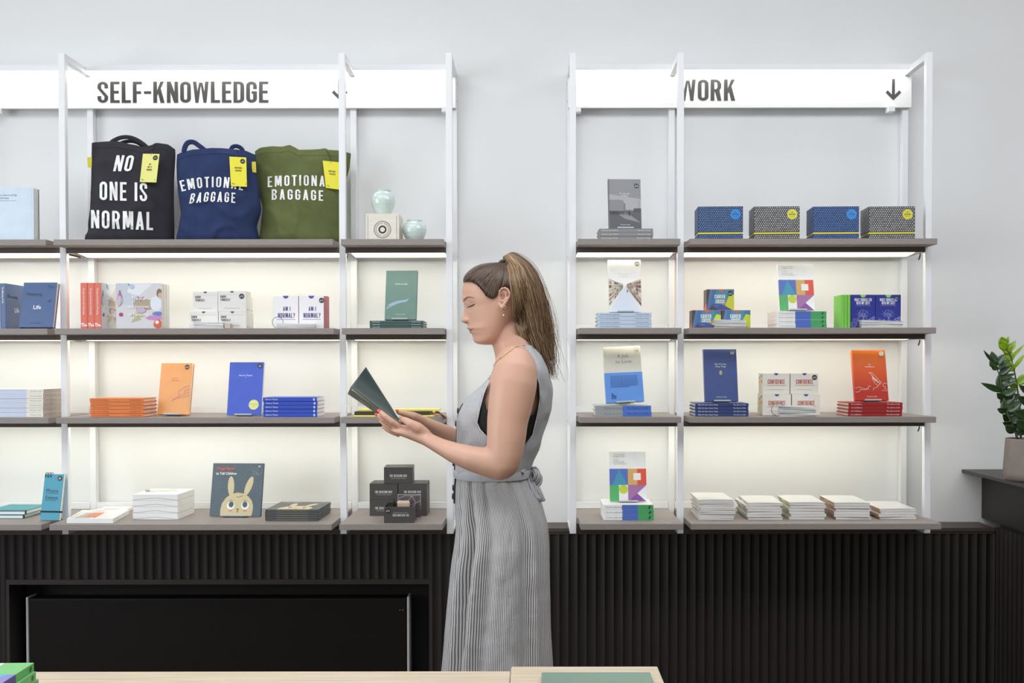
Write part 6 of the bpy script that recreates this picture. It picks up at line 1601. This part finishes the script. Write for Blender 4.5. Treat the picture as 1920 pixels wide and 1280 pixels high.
# ---- hair: combed cap
HL = [(870.2, 530), (873, 529.2), (880, 529.5), (887, 531), (894, 535), (901, 541), (907, 548.5), (912, 555.5), (918, 560.6), (924, 562.6), (929, 561), (933.5, 556.5), (936.5, 551), (939, 545.5), (944, 542), (950, 541.5), (956, 544.5), (960, 551), (961, 560), (962, 570), (963.5, 582), (965, 596), (967, 606), (972, 612), (980, 612), (992, 600)]
def hl_y(px):
    if px <= HL[0][0]: return HL[0][1]
    for (a, ya), (b, yb_) in zip(HL, HL[1:]):
        if a <= px <= b: return ya + (yb_ - ya) * (px - a) / (b - a) if b > a else yb_
    return 606
cap_ = MB(); idx = {}; rows = []
NR2, NA2 = 120, 180
vs, keep = [], []
for i in range(NR2):
    py = 492.3 + (612 - 492.3) * i / (NR2 - 1); r_ = []
    for j in range(NA2):
        ang = 2 * PI * j / NA2
        pz = head_pt(py, ang, .0); pxx = px_of((pz.x, yc, pz.z))[0]
        lim = hl_y(pxx); edge = min(1.0, max(0.0, (lim - py) / 10.0))
        off = .0008 + .0052 * edge ** .6 
        p = head_pt(py, ang, max(off, .0031)) if edge > .35 else pz + (pz - pp(935, 560)).normalized() * off
        r_.append((p, py < lim + .5))
    rows.append(r_)
cap_.v = [tuple(p) for r_ in rows for p, k in r_]
for i in range(NR2 - 1):
    for j in range(NA2):
        k = (j + 1) % NA2
        if rows[i][j][1] and rows[i][k][1] and rows[i + 1][j][1] and rows[i + 1][k][1]:
            cap_.f.append((i * NA2 + j, i * NA2 + k, (i + 1) * NA2 + k, (i + 1) * NA2 + j)); cap_.m.append(0)
HAIR = child(cap_, 'hair', HAIRD)
bm = bmesh.new(); bm.from_mesh(HAIR.data); bmesh.ops.delete(bm, geom=[v for v in bm.verts if not v.link_faces], context='VERTS'); bm.to_mesh(HAIR.data); bm.free()
HAIR_EASE = True

def strand_mat(name, cols):
    m_ = bpy.data.materials.new(name); m_.use_nodes = True; nt = m_.node_tree; b = nt.nodes['Principled BSDF']
    b.inputs['Roughness'].default_value = .38; b.inputs['Specular IOR Level'].default_value = .55
    g = nt.nodes.new('ShaderNodeNewGeometry'); r_ = nt.nodes.new('ShaderNodeValToRGB')
    els = r_.color_ramp.elements
    while len(els) < len(cols): els.new(.5)
    for k, c in enumerate(cols): els[k].position = k / (len(cols) - 1); els[k].color = rgb(c)
    nt.links.new(g.outputs['Random Per Island'], r_.inputs['Fac']); nt.links.new(r_.outputs['Color'], b.inputs['Base Color'])
    return m_
ST_CAP = strand_mat('hair_combed', ['#352820', '#463529', '#54402f', '#6b5340', '#4a382c'])
ST_PONY = strand_mat('hair_ponytail', ['#4a3627', '#6d523a', '#8a6a4a', '#5a4330', '#a68662', '#7a5d42', '#c3a782', '#4f3a2a'])
rs = random.Random(21)
mb = MB(); TIE = (944.5, 489.0)
for sd in (1, -1):
    for k in range(430):
        # start on the hairline (front, temple, behind the ear) and sweep to the tie
        s_ = rs.random() ** .9; i = s_ * (len(HL) - 5); i0 = int(i); q = i - i0
        sx_, sy_ = HL[i0][0] + (HL[i0 + 1][0] - HL[i0][0]) * q, HL[i0][1] + (HL[i0 + 1][1] - HL[i0][1]) * q
        sy_ += rs.uniform(-.5, 1.6); back = sx_ > 938
        ex, ey = TIE[0] + rs.uniform(-3, 6), TIE[1] + rs.uniform(4, 11)
        mx, my = (sx_ + ex) / 2, (sy_ + ey) / 2
        bow = (-6 if not back else 10) * (1 if sx_ < 925 else 1)
        mx += rs.uniform(-3, 3) + (0 if not back else 14); my += bow * (1 - abs(sx_ - 900) / 120) + rs.uniform(-2, 2) - (5 if sx_ < 900 else 0)
        pts = []
        for j in range(12):
            u = j / 11; x = (1 - u) ** 2 * sx_ + 2 * u * (1 - u) * mx + u * u * ex; y = (1 - u) ** 2 * sy_ + 2 * u * (1 - u) * my + u * u * ey
            xf = HEADF(max(y, 493))[0]; x = max(x, xf + 1.5)
            pts.append(head_side(x, max(y, 493.5), .0030 + .0040 * min(1, u * 5) + .0010 * rs.random(), sd))
        mb.tube(pts, [.0004 + .0008 * math.sin(PI * min(1, .12 + .88 * j / 11)) for j in range(12)], 5)
child(mb, 'combed_strands', ST_CAP, HAIR)
# flyaway baby hairs along the forehead
# ---- ponytail
mb = MB()
def pony_path(s, lat, r, endy, wav):
    """s 0 (face side) .. 1 (outer side)."""
    L_ = lambda a, b: a + (b - a) * s
    key = [(L_(944, 950), L_(488, 487)), (L_(944, 956), L_(482, 474.5)), (L_(948, 972), L_(488, 479)), (L_(953, 993), L_(505, 496)), (L_(957, 1009), L_(530, 522)), (L_(962, 1021), L_(560, 556)), (L_(966, 1029), L_(590, 590)), (L_(974, 1034), L_(622, 622)), (L_(993, 1036), L_(652, 652)), (L_(1008, 1037), L_(680, 684)), (L_(1024, 1038), L_(704, 712))]
    out = []
    for i in range(len(key) - 1):
        p0, p1, p2, p3 = [key[min(max(i + o, 0), len(key) - 1)] for o in (-1, 0, 1, 2)]
        for k in range(3):
            u = k / 3
            f_ = lambda a, b, c, d: .5 * (2 * b + (c - a) * u + (2 * a - 5 * b + 4 * c - d) * u * u + (3 * b - a - 3 * c + d) * u ** 3)
            out.append((f_(p0[0], p1[0], p2[0], p3[0]), f_(p0[1], p1[1], p2[1], p3[1])))
    out.append(key[-1]); pts = []
    for i, (x, y) in enumerate(out):
        u = i / (len(out) - 1)
        if y > endy and i > 8: break
        x += wav[0] * u * u * math.sin(9 * u + wav[1]) * 6.5 + wav[2] * u * 4; y += wav[3] * u * 5
        dep = lat * (.008 + .040 * min(1, u * 2.2)) * (1 - .35 * max(0, u - .6)) + .004 * math.sin(9 * u + wav[1]) * u
        xf, xb, W, xw = HEADF(y)
        if y < 612 and xw < x < xb + 3 and i > 3:
            q = min(1, (x - xw) / (xb - xw + 3)); ys = (W + .0085) * (1 - q ** 2.25) ** (1 / 2.25)
            sg = -1 if lat < .12 else 1
            dep = sg * max(sg * dep, (ys + .002 + .009 * abs(wav[3] % 1) * min(1, u * 3)) * min(1, (i - 3) / 4))
        elif y >= 612 and x < 1004:
            sg = -1 if lat < .12 else 1; dep = sg * max(sg * dep, .060 * (1 - (y - 612) / 75) * min(1, (1004 - x) / 16))
        x += 1.5 * u * math.sin(19 * u + 5 * wav[1]) + .8 * u * math.sin(41 * u + 9 * wav[1])
        pts.append(pp(x, y, dep + .006 * (1 - min(1, u * 3))))
    return pts
for k in range(1050):
    s_ = min(1.03, max(0, rs.betavariate(1.15, 1.1))); lat = rs.uniform(-1, 1) * math.sqrt(max(.08, 1 - (2 * s_ - 1) ** 2)) if rs.random() < .75 else -math.sqrt(max(.08, 1 - (2 * s_ - 1) ** 2))
    pts = pony_path(s_, lat, 0, rs.uniform(640, 715) if rs.random() < .8 else rs.uniform(590, 650), [rs.gauss(0, 1), rs.uniform(0, 6), rs.gauss(0, 1.2), rs.gauss(0, .8)])
    n = len(pts); w0_ = rs.uniform(.0006, .0014)
    mb.tube(pts, [w0_ * (1 - .75 * (i / (n - 1)) ** 2) for i in range(n)], 5)
for k in range(26):      # loose wisps at the nape and outside
    inner = rs.random() < .5
    pts = pony_path(rs.uniform(-.01, .06) if inner else 1.06, rs.uniform(-.9, -.2), 0, rs.uniform(585, 640) if inner else rs.uniform(640, 712), [rs.gauss(0, .6 if inner else 2.2), rs.uniform(0, 6), rs.gauss(0, .5) if inner else rs.gauss(1.5, 1.5), rs.gauss(0, 1)])
    n = len(pts); mb.tube(pts, [.0006 * (1 - .6 * i / (n - 1)) for i in range(n)], 4)
PONY = child(mb, 'ponytail', ST_PONY, HAIR)
core = MB(); rows = []
cp0, cp1 = pony_path(.30, .5, 0, 650, [0, 0, 0, 0]), pony_path(.80, .5, 0, 650, [0, 0, 0, 0])
for i in range(min(len(cp0), len(cp1))):
    a, b = cp0[i], cp1[i]; c = (a + b) / 2; h_ = (b - a) / 2; u = i / 28
    rows.append([c + h_ * math.cos(q) + Vector((0, math.sin(q) * (.004 + .010 * min(1, u * 2.2)), 0)) for q in [2 * PI * k / 20 for k in range(20)]])
core.grid(rows, None, closed=True, cap=True); child(core, 'ponytail_core', HAIRD, HAIR)
mb = MB(); c = pp(945.5, 488.5); mb.tube([c + Vector((.011 * math.cos(a), .011 * math.sin(a), .004 * math.cos(a))) for a in [2 * PI * k / 20 for k in range(21)]], .0045, 8, cap=False); child(mb, 'hair_tie', M('hair_tie', '#5a4636', .6), HAIR)

# ---- clothes
def _dummy(): pass
def stripe_mat(name, light, dark, duty=.45):
    m_ = bpy.data.materials.new(name); m_.use_nodes = True; nt = m_.node_tree; b = nt.nodes['Principled BSDF']
    b.inputs['Roughness'].default_value = .85; b.inputs['Specular IOR Level'].default_value = .2
    uv = nt.nodes.new('ShaderNodeUVMap'); sp = nt.nodes.new('ShaderNodeSeparateXYZ'); fr = nt.nodes.new('ShaderNodeMath'); fr.operation = 'FRACT'
    ps = nt.nodes.new('ShaderNodeMath'); ps.operation = 'LESS_THAN'; ps.inputs[1].default_value = duty
    mx = nt.nodes.new('ShaderNodeMix'); mx.data_type = 'RGBA'; mx.inputs['A'].default_value = rgb(light); mx.inputs['B'].default_value = rgb(dark)
    nt.links.new(uv.outputs['UV'], sp.inputs[0]); nt.links.new(sp.outputs['X'], fr.inputs[0]); nt.links.new(fr.outputs[0], ps.inputs[0]); nt.links.new(ps.outputs[0], mx.inputs['Factor']); nt.links.new(mx.outputs['Result'], b.inputs['Base Color'])
    tc = nt.nodes.new('ShaderNodeTexCoord'); n2 = nt.nodes.new('ShaderNodeTexNoise'); n2.inputs['Scale'].default_value = 55; n2.inputs['Detail'].default_value = 5; n2.inputs['Distortion'].default_value = 1.2
    bp = nt.nodes.new('ShaderNodeBump'); bp.inputs['Strength'].default_value = .35; bp.inputs['Distance'].default_value = .004
    nt.links.new(tc.outputs['Object'], n2.inputs['Vector']); nt.links.new(n2.outputs['Fac'], bp.inputs['Height']); nt.links.new(bp.outputs['Normal'], b.inputs['Normal'])
    return m_
LINEN = stripe_mat('striped_linen', '#cfd1d5', '#8a8988')
LINEN2 = stripe_mat('striped_linen_skirt', '#d3d3d4', '#74706c')
def uv_grid(o, us):
    """us: per-vertex stripe coordinate."""
    uvl = o.data.uv_layers.new(name='UVMap'); n = len(us)
    for lp in o.data.loops: uvl.data[lp.index].uv = (us[lp.vertex_index], 0.5)
    # faces crossing the seam
    for p_ in o.data.polygons:
        vals = [uvl.data[i].uv[0] for i in p_.loop_indices]
        if max(vals) - min(vals) > 20:
            for i in p_.loop_indices:
                if uvl.data[i].uv[0] < 20: uvl.data[i].uv = (uvl.data[i].uv[0] + NST, .5)
NST = 240
def inside(poly, x, y):
    r_ = False
    for i in range(len(poly)):
        (x0, y0), (x1, y1) = poly[i], poly[i - 1]
        if (y0 > y) != (y1 > y) and x < (x1 - x0) * (y - y0) / (y1 - y0) + x0: r_ = not r_
    return r_
ARM = [(925, 640), (950, 655), (957, 659.5), (972, 663.5), (989, 674), (1004, 692), (1011.5, 720), (1013, 745), (1009, 772), (999, 815), (985, 834), (950, 838), (912, 818), (900, 805), (894, 792), (899, 768), (907, 738), (916, 714), (924, 697), (915, 690)]
def arc_u(fn, n=360):
    pts = [fn(2 * PI * j / n) for j in range(n + 1)]; L_ = [0]
    for a, b in zip(pts, pts[1:]): L_.append(L_[-1] + (b - a).length)
    return lambda ang: np.interp(ang, [2 * PI * j / n for j in range(n + 1)], L_) / L_[-1] * NST
def top_py(ang, v=752, shoulder=655):
    a = math.degrees(ang); a = min(a, 360 - a)
    return v - (v - shoulder) * min(1, a / 72) if a < 72 else shoulder - 7 * min(1, (a - 72) / 40)
def ease(o, n=8, keep=None):
    """Relax the cut edges of a cloth mesh along themselves."""
    bm = bmesh.new(); bm.from_mesh(o.data); bd = {}
    for e in bm.edges:
        if len(e.link_faces) == 1:
            for a, b in ((e.verts[0], e.verts[1]), (e.verts[1], e.verts[0])): bd.setdefault(a, []).append(b)
    for _ in range(n):
        new = {v: (v.co + (nb[0].co + nb[1].co) / 2) / 2 for v, nb in bd.items() if len(nb) == 2}
        for v, c in new.items(): v.co = c
    bm.to_mesh(o.data); bm.free()
def bodice(name, off, mat, tops, holes, nrow=150, ncol=260, stripes=True, bottom=886, wr=0.0):
    us = arc_u(lambda a: tors_pt(830, a, off)); mb = MB(); cut = []; uu = []
    for i in range(nrow + 1):
        for j in range(ncol):
            ang = 2 * PI * j / ncol; t0_ = tops(ang); py = t0_ + (bottom - t0_) * i / nrow
            w_ = wr * mnoise.noise(Vector((math.cos(ang) * 3, math.sin(ang) * 3, py * .035))) if wr else 0
            px, y = tors(py, ang, off + w_); mb.v.append(tuple(pp(px, py) + Vector((0, -y, 0)))); uu.append(us(ang))
            qx, qy = px_of(pp(px, py) + Vector((0, -abs(y), 0))); cut.append(bool(holes) and abs(y) > .045 and inside(holes, qx, qy))
    for i in range(nrow):
        for j in range(ncol):
            k = (j + 1) % ncol; q = (i * ncol + j, i * ncol + k, (i + 1) * ncol + k, (i + 1) * ncol + j)
            if sum(cut[z] for z in q) < 2: mb.f.append(q); mb.m.append(0)
    o = child(mb, name, mat, rec=True)
    if stripes: uv_grid(o, uu)
    bm = bmesh.new(); bm.from_mesh(o.data); bmesh.ops.delete(bm, geom=[v for v in bm.verts if not v.link_faces], context='VERTS'); bm.to_mesh(o.data); bm.free(); ease(o)
    sd = o.modifiers.new('cloth', 'SOLIDIFY'); sd.thickness = .0014; sd.offset = 1
    return o
UND = M('black_top', '#141315', .8, var=.1, scale=40)
UARM = [(925, 640), (951, 659), (957, 664), (971, 668.5), (986, 679), (1000, 696.5), (1007, 722), (1008.5, 745), (1010, 763), (1000, 776), (985, 783), (930, 778), (912, 767), (909, 748), (912.5, 723), (922, 699), (915, 690)]
bodice('undershirt', .0040, UND, lambda a: top_py(a) + 5, UARM, 120, 220, False, 884)
DRESS = bodice('dress_bodice', .0080, LINEN, top_py, ARM, wr=.004)
# hem of the armholes
def on_dress(px, py, off, sd=1):
    tx, ty = px, py
    for _ in range(4):
        f_, b_, W = TORSO(py); xw = (f_ + b_) / 2; a = (b_ - f_) / 2 + off / SC; q = min(.999, abs((xw - px) / a)); y = (W + off) * (1 - q ** 2.35) ** (1 / 2.35)
        gx, gy = px_of(pp(px, py) + Vector((0, -y, 0))); px += tx - gx; py += ty - gy
    f_, b_, W = TORSO(py); xw = (f_ + b_) / 2; a = (b_ - f_) / 2 + off / SC; q = min(.999, abs((xw - px) / a)); y = (W + off) * (1 - q ** 2.35) ** (1 / 2.35)
    return pp(px, py) + Vector((0, -y * sd, 0))
for sd in (1, -1):
    ed = [[(985, 834), (999, 815), (1009, 772), (1013, 745), (1011.5, 720), (1004, 692), (989, 674), (972, 663.5)], [(917, 712), (907, 738), (899, 768), (894, 792), (900, 805), (912, 818), (950, 838)]]
    mb = MB()
    for e_ in ed: mb.tube([on_dress(x, y, .0105, sd) for x, y in e_], .0017, 8)
    o = child(mb, 'armhole_hem', LINEN, DRESS); uv_grid(o, [3.7] * len(o.data.vertices))
# skirt
SKIRT = table_fn([(880, 857.5, 988, .128), (892, 856, 990, .134), (905, 854.5, 997, .142), (920, 853.6, 1006, .152), (940, 853.4, 1014.5, .164), (960, 854.2, 1020.5, .174), (985, 855.5, 1027, .183), (1010, 853.5, 1029.3, .189), (1040, 849, 1030.2, .194), (1100, 842, 1031.8, .200), (1178, 834.6, 1034, .212), (1255, 827.5, 1038.5, .226), (1360, 818, 1044, .242), (1510, 806, 1051, .262)])
def skirt_pt(py, ang):
    f_, b_, W = SKIRT(py); xw = (f_ + b_) / 2; a = (b_ - f_) / 2 * SC; n = 2.3; e = 2 / n; c, s = math.cos(ang), math.sin(ang)
    t = min(1, max(0, (py - 884) / 330)); A = math.degrees(ang)
    d_ = 0.0
    for a0, wd, dep in ((37, 5.5, .040), (60, 6, .038), (84, 5, .012), (116, 6, .018), (140, 7, .020), (18, 6, .014), (-38, 7, .018), (-70, 6, .015), (-110, 7, .014), (-145, 7, .013), (168, 7, .010)):
        drift = (A - a0 + 180) % 360 - 180; drift += (9 if a0 > 0 else -9) * t * (1 if abs(a0) < 90 else -1) * .8
        d_ -= dep * (.25 + .75 * min(1, t * 2.2)) * gz(drift, wd * (.6 + .8 * t)) * (1 - .25 * t)
        d_ += dep * .55 * min(1, t * 2.0) * gz(drift - wd * 1.9, wd * 1.2)
    d_ += .004 * t * math.sin(11 * ang + 1.2) + .0028 * mnoise.noise(Vector((4 * c, 4 * s, py * .02))) + .002 * mnoise.noise(Vector((11 * c, 11 * s, py * .05)))
    edge = abs(c) ** 3
    d_ *= (1 - .75 * edge)
    x = -math.copysign(abs(c) ** e, c) * (a + d_); y = math.copysign(abs(s) ** e, s) * (W + d_)
    return pp(xw, py) + Vector((x, -y, 0))
mb = MB(); ncol, nrow = 320, 150; us = arc_u(lambda a: tors_pt(1000, a, .01)); uu = []
for i in range(nrow + 1):
    py = 880 + 630 * (i / nrow) ** 1.15
    for j in range(ncol): mb.v.append(tuple(skirt_pt(py, 2 * PI * j / ncol))); uu.append(us(2 * PI * j / ncol))
for i in range(nrow):
    for j in range(ncol):
        k = (j + 1) % ncol; mb.f.append((i * ncol + j, i * ncol + k, (i + 1) * ncol + k, (i + 1) * ncol + j)); mb.m.append(0)
o = child(mb, 'dress_skirt', LINEN2, rec=True); uv_grid(o, uu); SK = o
sd = o.modifiers.new('cloth', 'SOLIDIFY'); sd.thickness = .0014; sd.offset = -1
# waist seam band
mb = MB(); rows = [[tors_pt(py, 2 * PI * j / 160, off) for j in range(160)] for py, off in ((877, .0085), (880, .0112), (888, .0118), (892, .0095))]
mb.grid(rows, None, closed=True); o = child(mb, 'waistband', LINEN, rec=True); uv_grid(o, [us(2 * PI * (i % 160) / 160) for i in range(640)])
# dark placket with buttons down the front
PLK = M('navy_placket', '#34363e', .8, var=.08, scale=40)
mb = MB(); rows = []
for i in range(40):
    py = 755 + (940 - 755) * i / 39
    rows.append([(tors_pt(py, math.radians(a), .0115) if py < 886 else skirt_pt(py, math.radians(a)) + Vector((-.004, 0, 0))) for a in (-13, -8, -3, 3, 8, 13)])
mb.grid(rows); o = child(mb, 'placket', PLK, rec=True); sd = o.modifiers.new('cloth', 'SOLIDIFY'); sd.thickness = .002
for py in (770, 794, 838, 868, 889, 914, 930):
    c = tors_pt(py, 0, .0115) if py < 886 else skirt_pt(py, 0) + Vector((-.004, 0, 0)); mb = MB()
    mb.tube([c, c + Vector((-.0035, 0, 0)), c + Vector((-.0046, 0, 0))], [.0085, .0085, .0068], 20); child(mb, 'button', M('dark_button', '#22201f', .35), o, smooth=False)
# bow at the back of the waist
def ribbon(pts, w0, w1, name='bow', twist=0.0):
    mb = MB(); n = len(pts); rows = []; uu = []
    pts = [Vector(p) for p in pts]; dense = []
    for i in range(n - 1):
        p0, p1, p2, p3 = [pts[min(max(i + o_, 0), n - 1)] for o_ in (-1, 0, 1, 2)]
        for k in range(6):
            u = k / 6; dense.append(.5 * (2 * p1 + (p2 - p0) * u + (2 * p0 - 5 * p1 + 4 * p2 - p3) * u * u + (3 * p1 - p0 - 3 * p2 + p3) * u ** 3))
    dense.append(pts[-1]); m_ = len(dense)
    for i, p in enumerate(dense):
        t_ = (dense[min(i + 1, m_ - 1)] - dense[max(i - 1, 0)]).normalized(); u = i / (m_ - 1); w = w0 + (w1 - w0) * u
        s_ = t_.cross(Vector((.35, -1, .1))).normalized(); n_ = t_.cross(s_)
        rows.append([p + s_ * (w * q) + n_ * (.004 * math.cos(q * 4 + i * .3)) for q in (-1, -.6, -.2, .2, .6, 1)]); uu += [q * w / .0042 + 40 for q in (-1, -.6, -.2, .2, .6, 1)]
    mb.grid(rows); o = child(mb, name, LINEN, rec=True); uv_grid(o, uu); sd = o.modifiers.new('cloth', 'SOLIDIFY'); sd.thickness = .0018
    return o
K = lambda x, y, dy=0: pp(x, y, dy)
ribbon([K(977, 882, -.098), K(980, 880, -.090), K(984, 878, -.07), K(992, 884, -.02)], .012, .011, 'sash')
ribbon([K(992, 884, -.02), K(1002, 880, -.04), K(1008, 890, -.06), K(1003, 902, -.055), K(994, 895, -.035), K(991, 887, -.02)], .010, .011, 'bow_loop')
ribbon([K(992, 884, -.01), K(1003, 884, .01), K(1011, 896, .02), K(1006, 906, .01), K(996, 894, 0)], .010, .011, 'bow_loop')
ribbon([K(992, 888, -.03), K(1000, 902, -.05), K(1009, 922, -.055), K(1015, 941, -.05)], .007, .014, 'bow_tail')
ribbon([K(991, 889, -.035), K(996, 908, -.065), K(1003, 928, -.07), K(1009, 938, -.068)], .007, .013, 'bow_tail')
mb = MB(); c = K(992.5, 886, -.028); mb.lathe([(.001, -.012), (.009, -.009), (.013, 0), (.009, .009), (.001, .012)], 16, c=tuple(c)); o = child(mb, 'bow_knot', LINEN); uv_grid(o, [v.co.x / .0042 + 100 for v in o.data.vertices])
# shoes
for ch, sd in ((0, 1), (1, -1)):
    hip = pp(945, 1050) + Vector((0, -.085 * sd, 0)); x0 = hip.x + (.0 if sd == 1 else .03) * .3
    mb = MB(); mb.tube([Vector((x0 + .048, hip.y, .034)), Vector((x0 + .03, hip.y, .036)), Vector((x0 - .03, hip.y, .034)), Vector((x0 - .10, hip.y - .008 * sd, .028)), Vector((x0 - .165, hip.y - .012 * sd, .022)), Vector((x0 - .19, hip.y - .012 * sd, .016))], [(.020, .022), (.034, .034), (.034, .041), (.0275, .049), (.021, .044), (.012, .024)], 24, up=(0, 0, 1))
    child(mb, 'shoe', M('shoe_leather', '#2c2623', .45, var=.1, scale=20))

# ---- the open book in her hands
bk = P(705, 750, 2.73)
t = thing('book', 'open dark green book held in both hands of the reading woman', 'book', tuple(bk))
inv = Matrix.Translation(-bk)
DG = M('deep_green_cover', '#1f3a38', .36, var=.08, scale=8); DG2 = M('deep_green_board', '#36453f', .42, var=.06, scale=10)
A1, A2 = P(658.5, 724, 2.690), P(752.2, 794.2, 2.702); B1, B2 = P(652, 737.5, 2.785), P(746, 801.5, 2.795); T1, R1 = P(685.8, 688, 2.80), P(747.5, 785.5, 2.765)
def patch(a1, a2, b1, b2, bow, nu=16, nv=24, skew=0.0):
    """Bent sheet between edge a1-a2 and edge b1-b2."""
    n_ = (a2 - a1).cross(b1 - a1).normalized(); rows = []
    for i in range(nu + 1):
        u = i / nu; rows.append([a1.lerp(a2, j / nv).lerp(b1.lerp(b2, j / nv), u) + n_ * (bow * math.sin(PI * u) * (1 - .3 * j / nv)) for j in range(nv + 1)])
    return rows
def sheet(rows, name, mat, th, parent=None):
    mb = MB(); mb.grid([[p - bk for p in r_] for r_ in rows]); o = mb.build(name, mat, parent or t, smooth=True)
    sd = o.modifiers.new('thickness', 'SOLIDIFY'); sd.thickness = th; sd.offset = 0; return o
sheet(patch(A1, A2, T1, R1, -.010), 'front_cover', DG, .0020)
bc = sheet(patch(A1 + (B1 - A1) * .02 + Vector((-.001, 0, -.002)), A2 + (B2 - A2) * .02 + Vector((-.001, 0, -.002)), B1, B2, .0), 'back_cover', DG2, .0022)
# pages tucked behind the raised cover, their fore edge showing on the right
nc = (A2 - A1).cross(T1 - A1).normalized()
if nc.dot(CAM - A1) < 0: nc = -nc
for k in range(4):
    bk_ = nc * (-.004 - .0012 * k)
    sheet(patch(A1 + bk_ + (A2 - A1) * .03, P(755.5 + .3 * k, 795.5, 2.716) + bk_, A1.lerp(T1, .90) + bk_ * 2.2 + (A2 - A1) * .03, P(751.5 - .8 * k, 779.5 - 2 * k, 2.790) + bk_, -.009), 'page', M('page_paper', '#f1ede2', .8, var=.03, scale=30), .0006)
mb = MB()
for off_, col in ((Vector((-.0006, -.0006, -.0014)), None), (Vector((.0004, -.0004, .0012)), None)):
    mb.tube([A1 - bk + off_, A2 - bk + off_], .0011, 6)
mb.build('spine_edge', M('grey_board_edge', '#7d8278', .6), t)
nB = (A2 - A1).cross(B1 - A1).normalized()
if nB.dot(CAM - A1) < 0: nB = -nB
L_ = lambda u, v: A1.lerp(A2, u).lerp(B1.lerp(B2, u), v) - bk + nB * .0026
mb = MB()
for k in range(9): u = .22 + .022 * k; mb.add([L_(u, .55), L_(u + .010, .55), L_(u + .010, .93), L_(u, .93)], [(0, 1, 2, 3)], ink('#8d9c98'))
for k in range(3): mb.add([L_(.10 + .0 * k, .14 + .07 * k), L_(.27, .14 + .07 * k), L_(.27, .16 + .07 * k), L_(.10, .16 + .07 * k)], [(0, 1, 2, 3)], ink('#5f7480'))
mb.build('back_print', None, t)
# ------------------------------------------------------------------ light
def area(name, loc, rot, sx, sy, power, col):
    l = bpy.data.lights.new(name, 'AREA'); l.shape = 'RECTANGLE'; l.size = sx; l.size_y = sy; l.energy = power; l.color = col
    o = bpy.data.objects.new(name, l); C.objects.link(o); o.location = loc; o.rotation_euler = rot; return o
area('shopfront_daylight', (-0.4, -7.3, 2.0), (math.radians(90), 0, math.radians(-6)), 5.0, 2.4, 22, (0.93, 0.965, 1.0))
area('ceiling_light', (1.15, -1.85, 3.27), (math.radians(8), 0, 0), 6.4, 1.7, 146, (0.92, 0.955, 1.0))
area('side_window_daylight', (-4.1, -3.2, 1.9), (math.radians(90), 0, math.radians(-90)), 3.0, 2.2, 88, (0.88, 0.94, 1.0))
w = bpy.data.worlds.new('world'); bpy.context.scene.world = w; w.use_nodes = True
w.node_tree.nodes['Background'].inputs[0].default_value = (0.85, 0.92, 1.0, 1)
w.node_tree.nodes['Background'].inputs[1].default_value = 0.22
sc = bpy.context.scene
sc.view_settings.view_transform = 'Standard'; sc.view_settings.look = 'None'; sc.view_settings.exposure = 0.16; sc.view_settings.gamma = 1.0
sc.view_settings.use_curve_mapping = False
sc.cycles.max_bounces = 8; sc.cycles.diffuse_bounces = 5; sc.cycles.use_denoising = True
sc.cycles.sample_clamp_indirect = 4.0
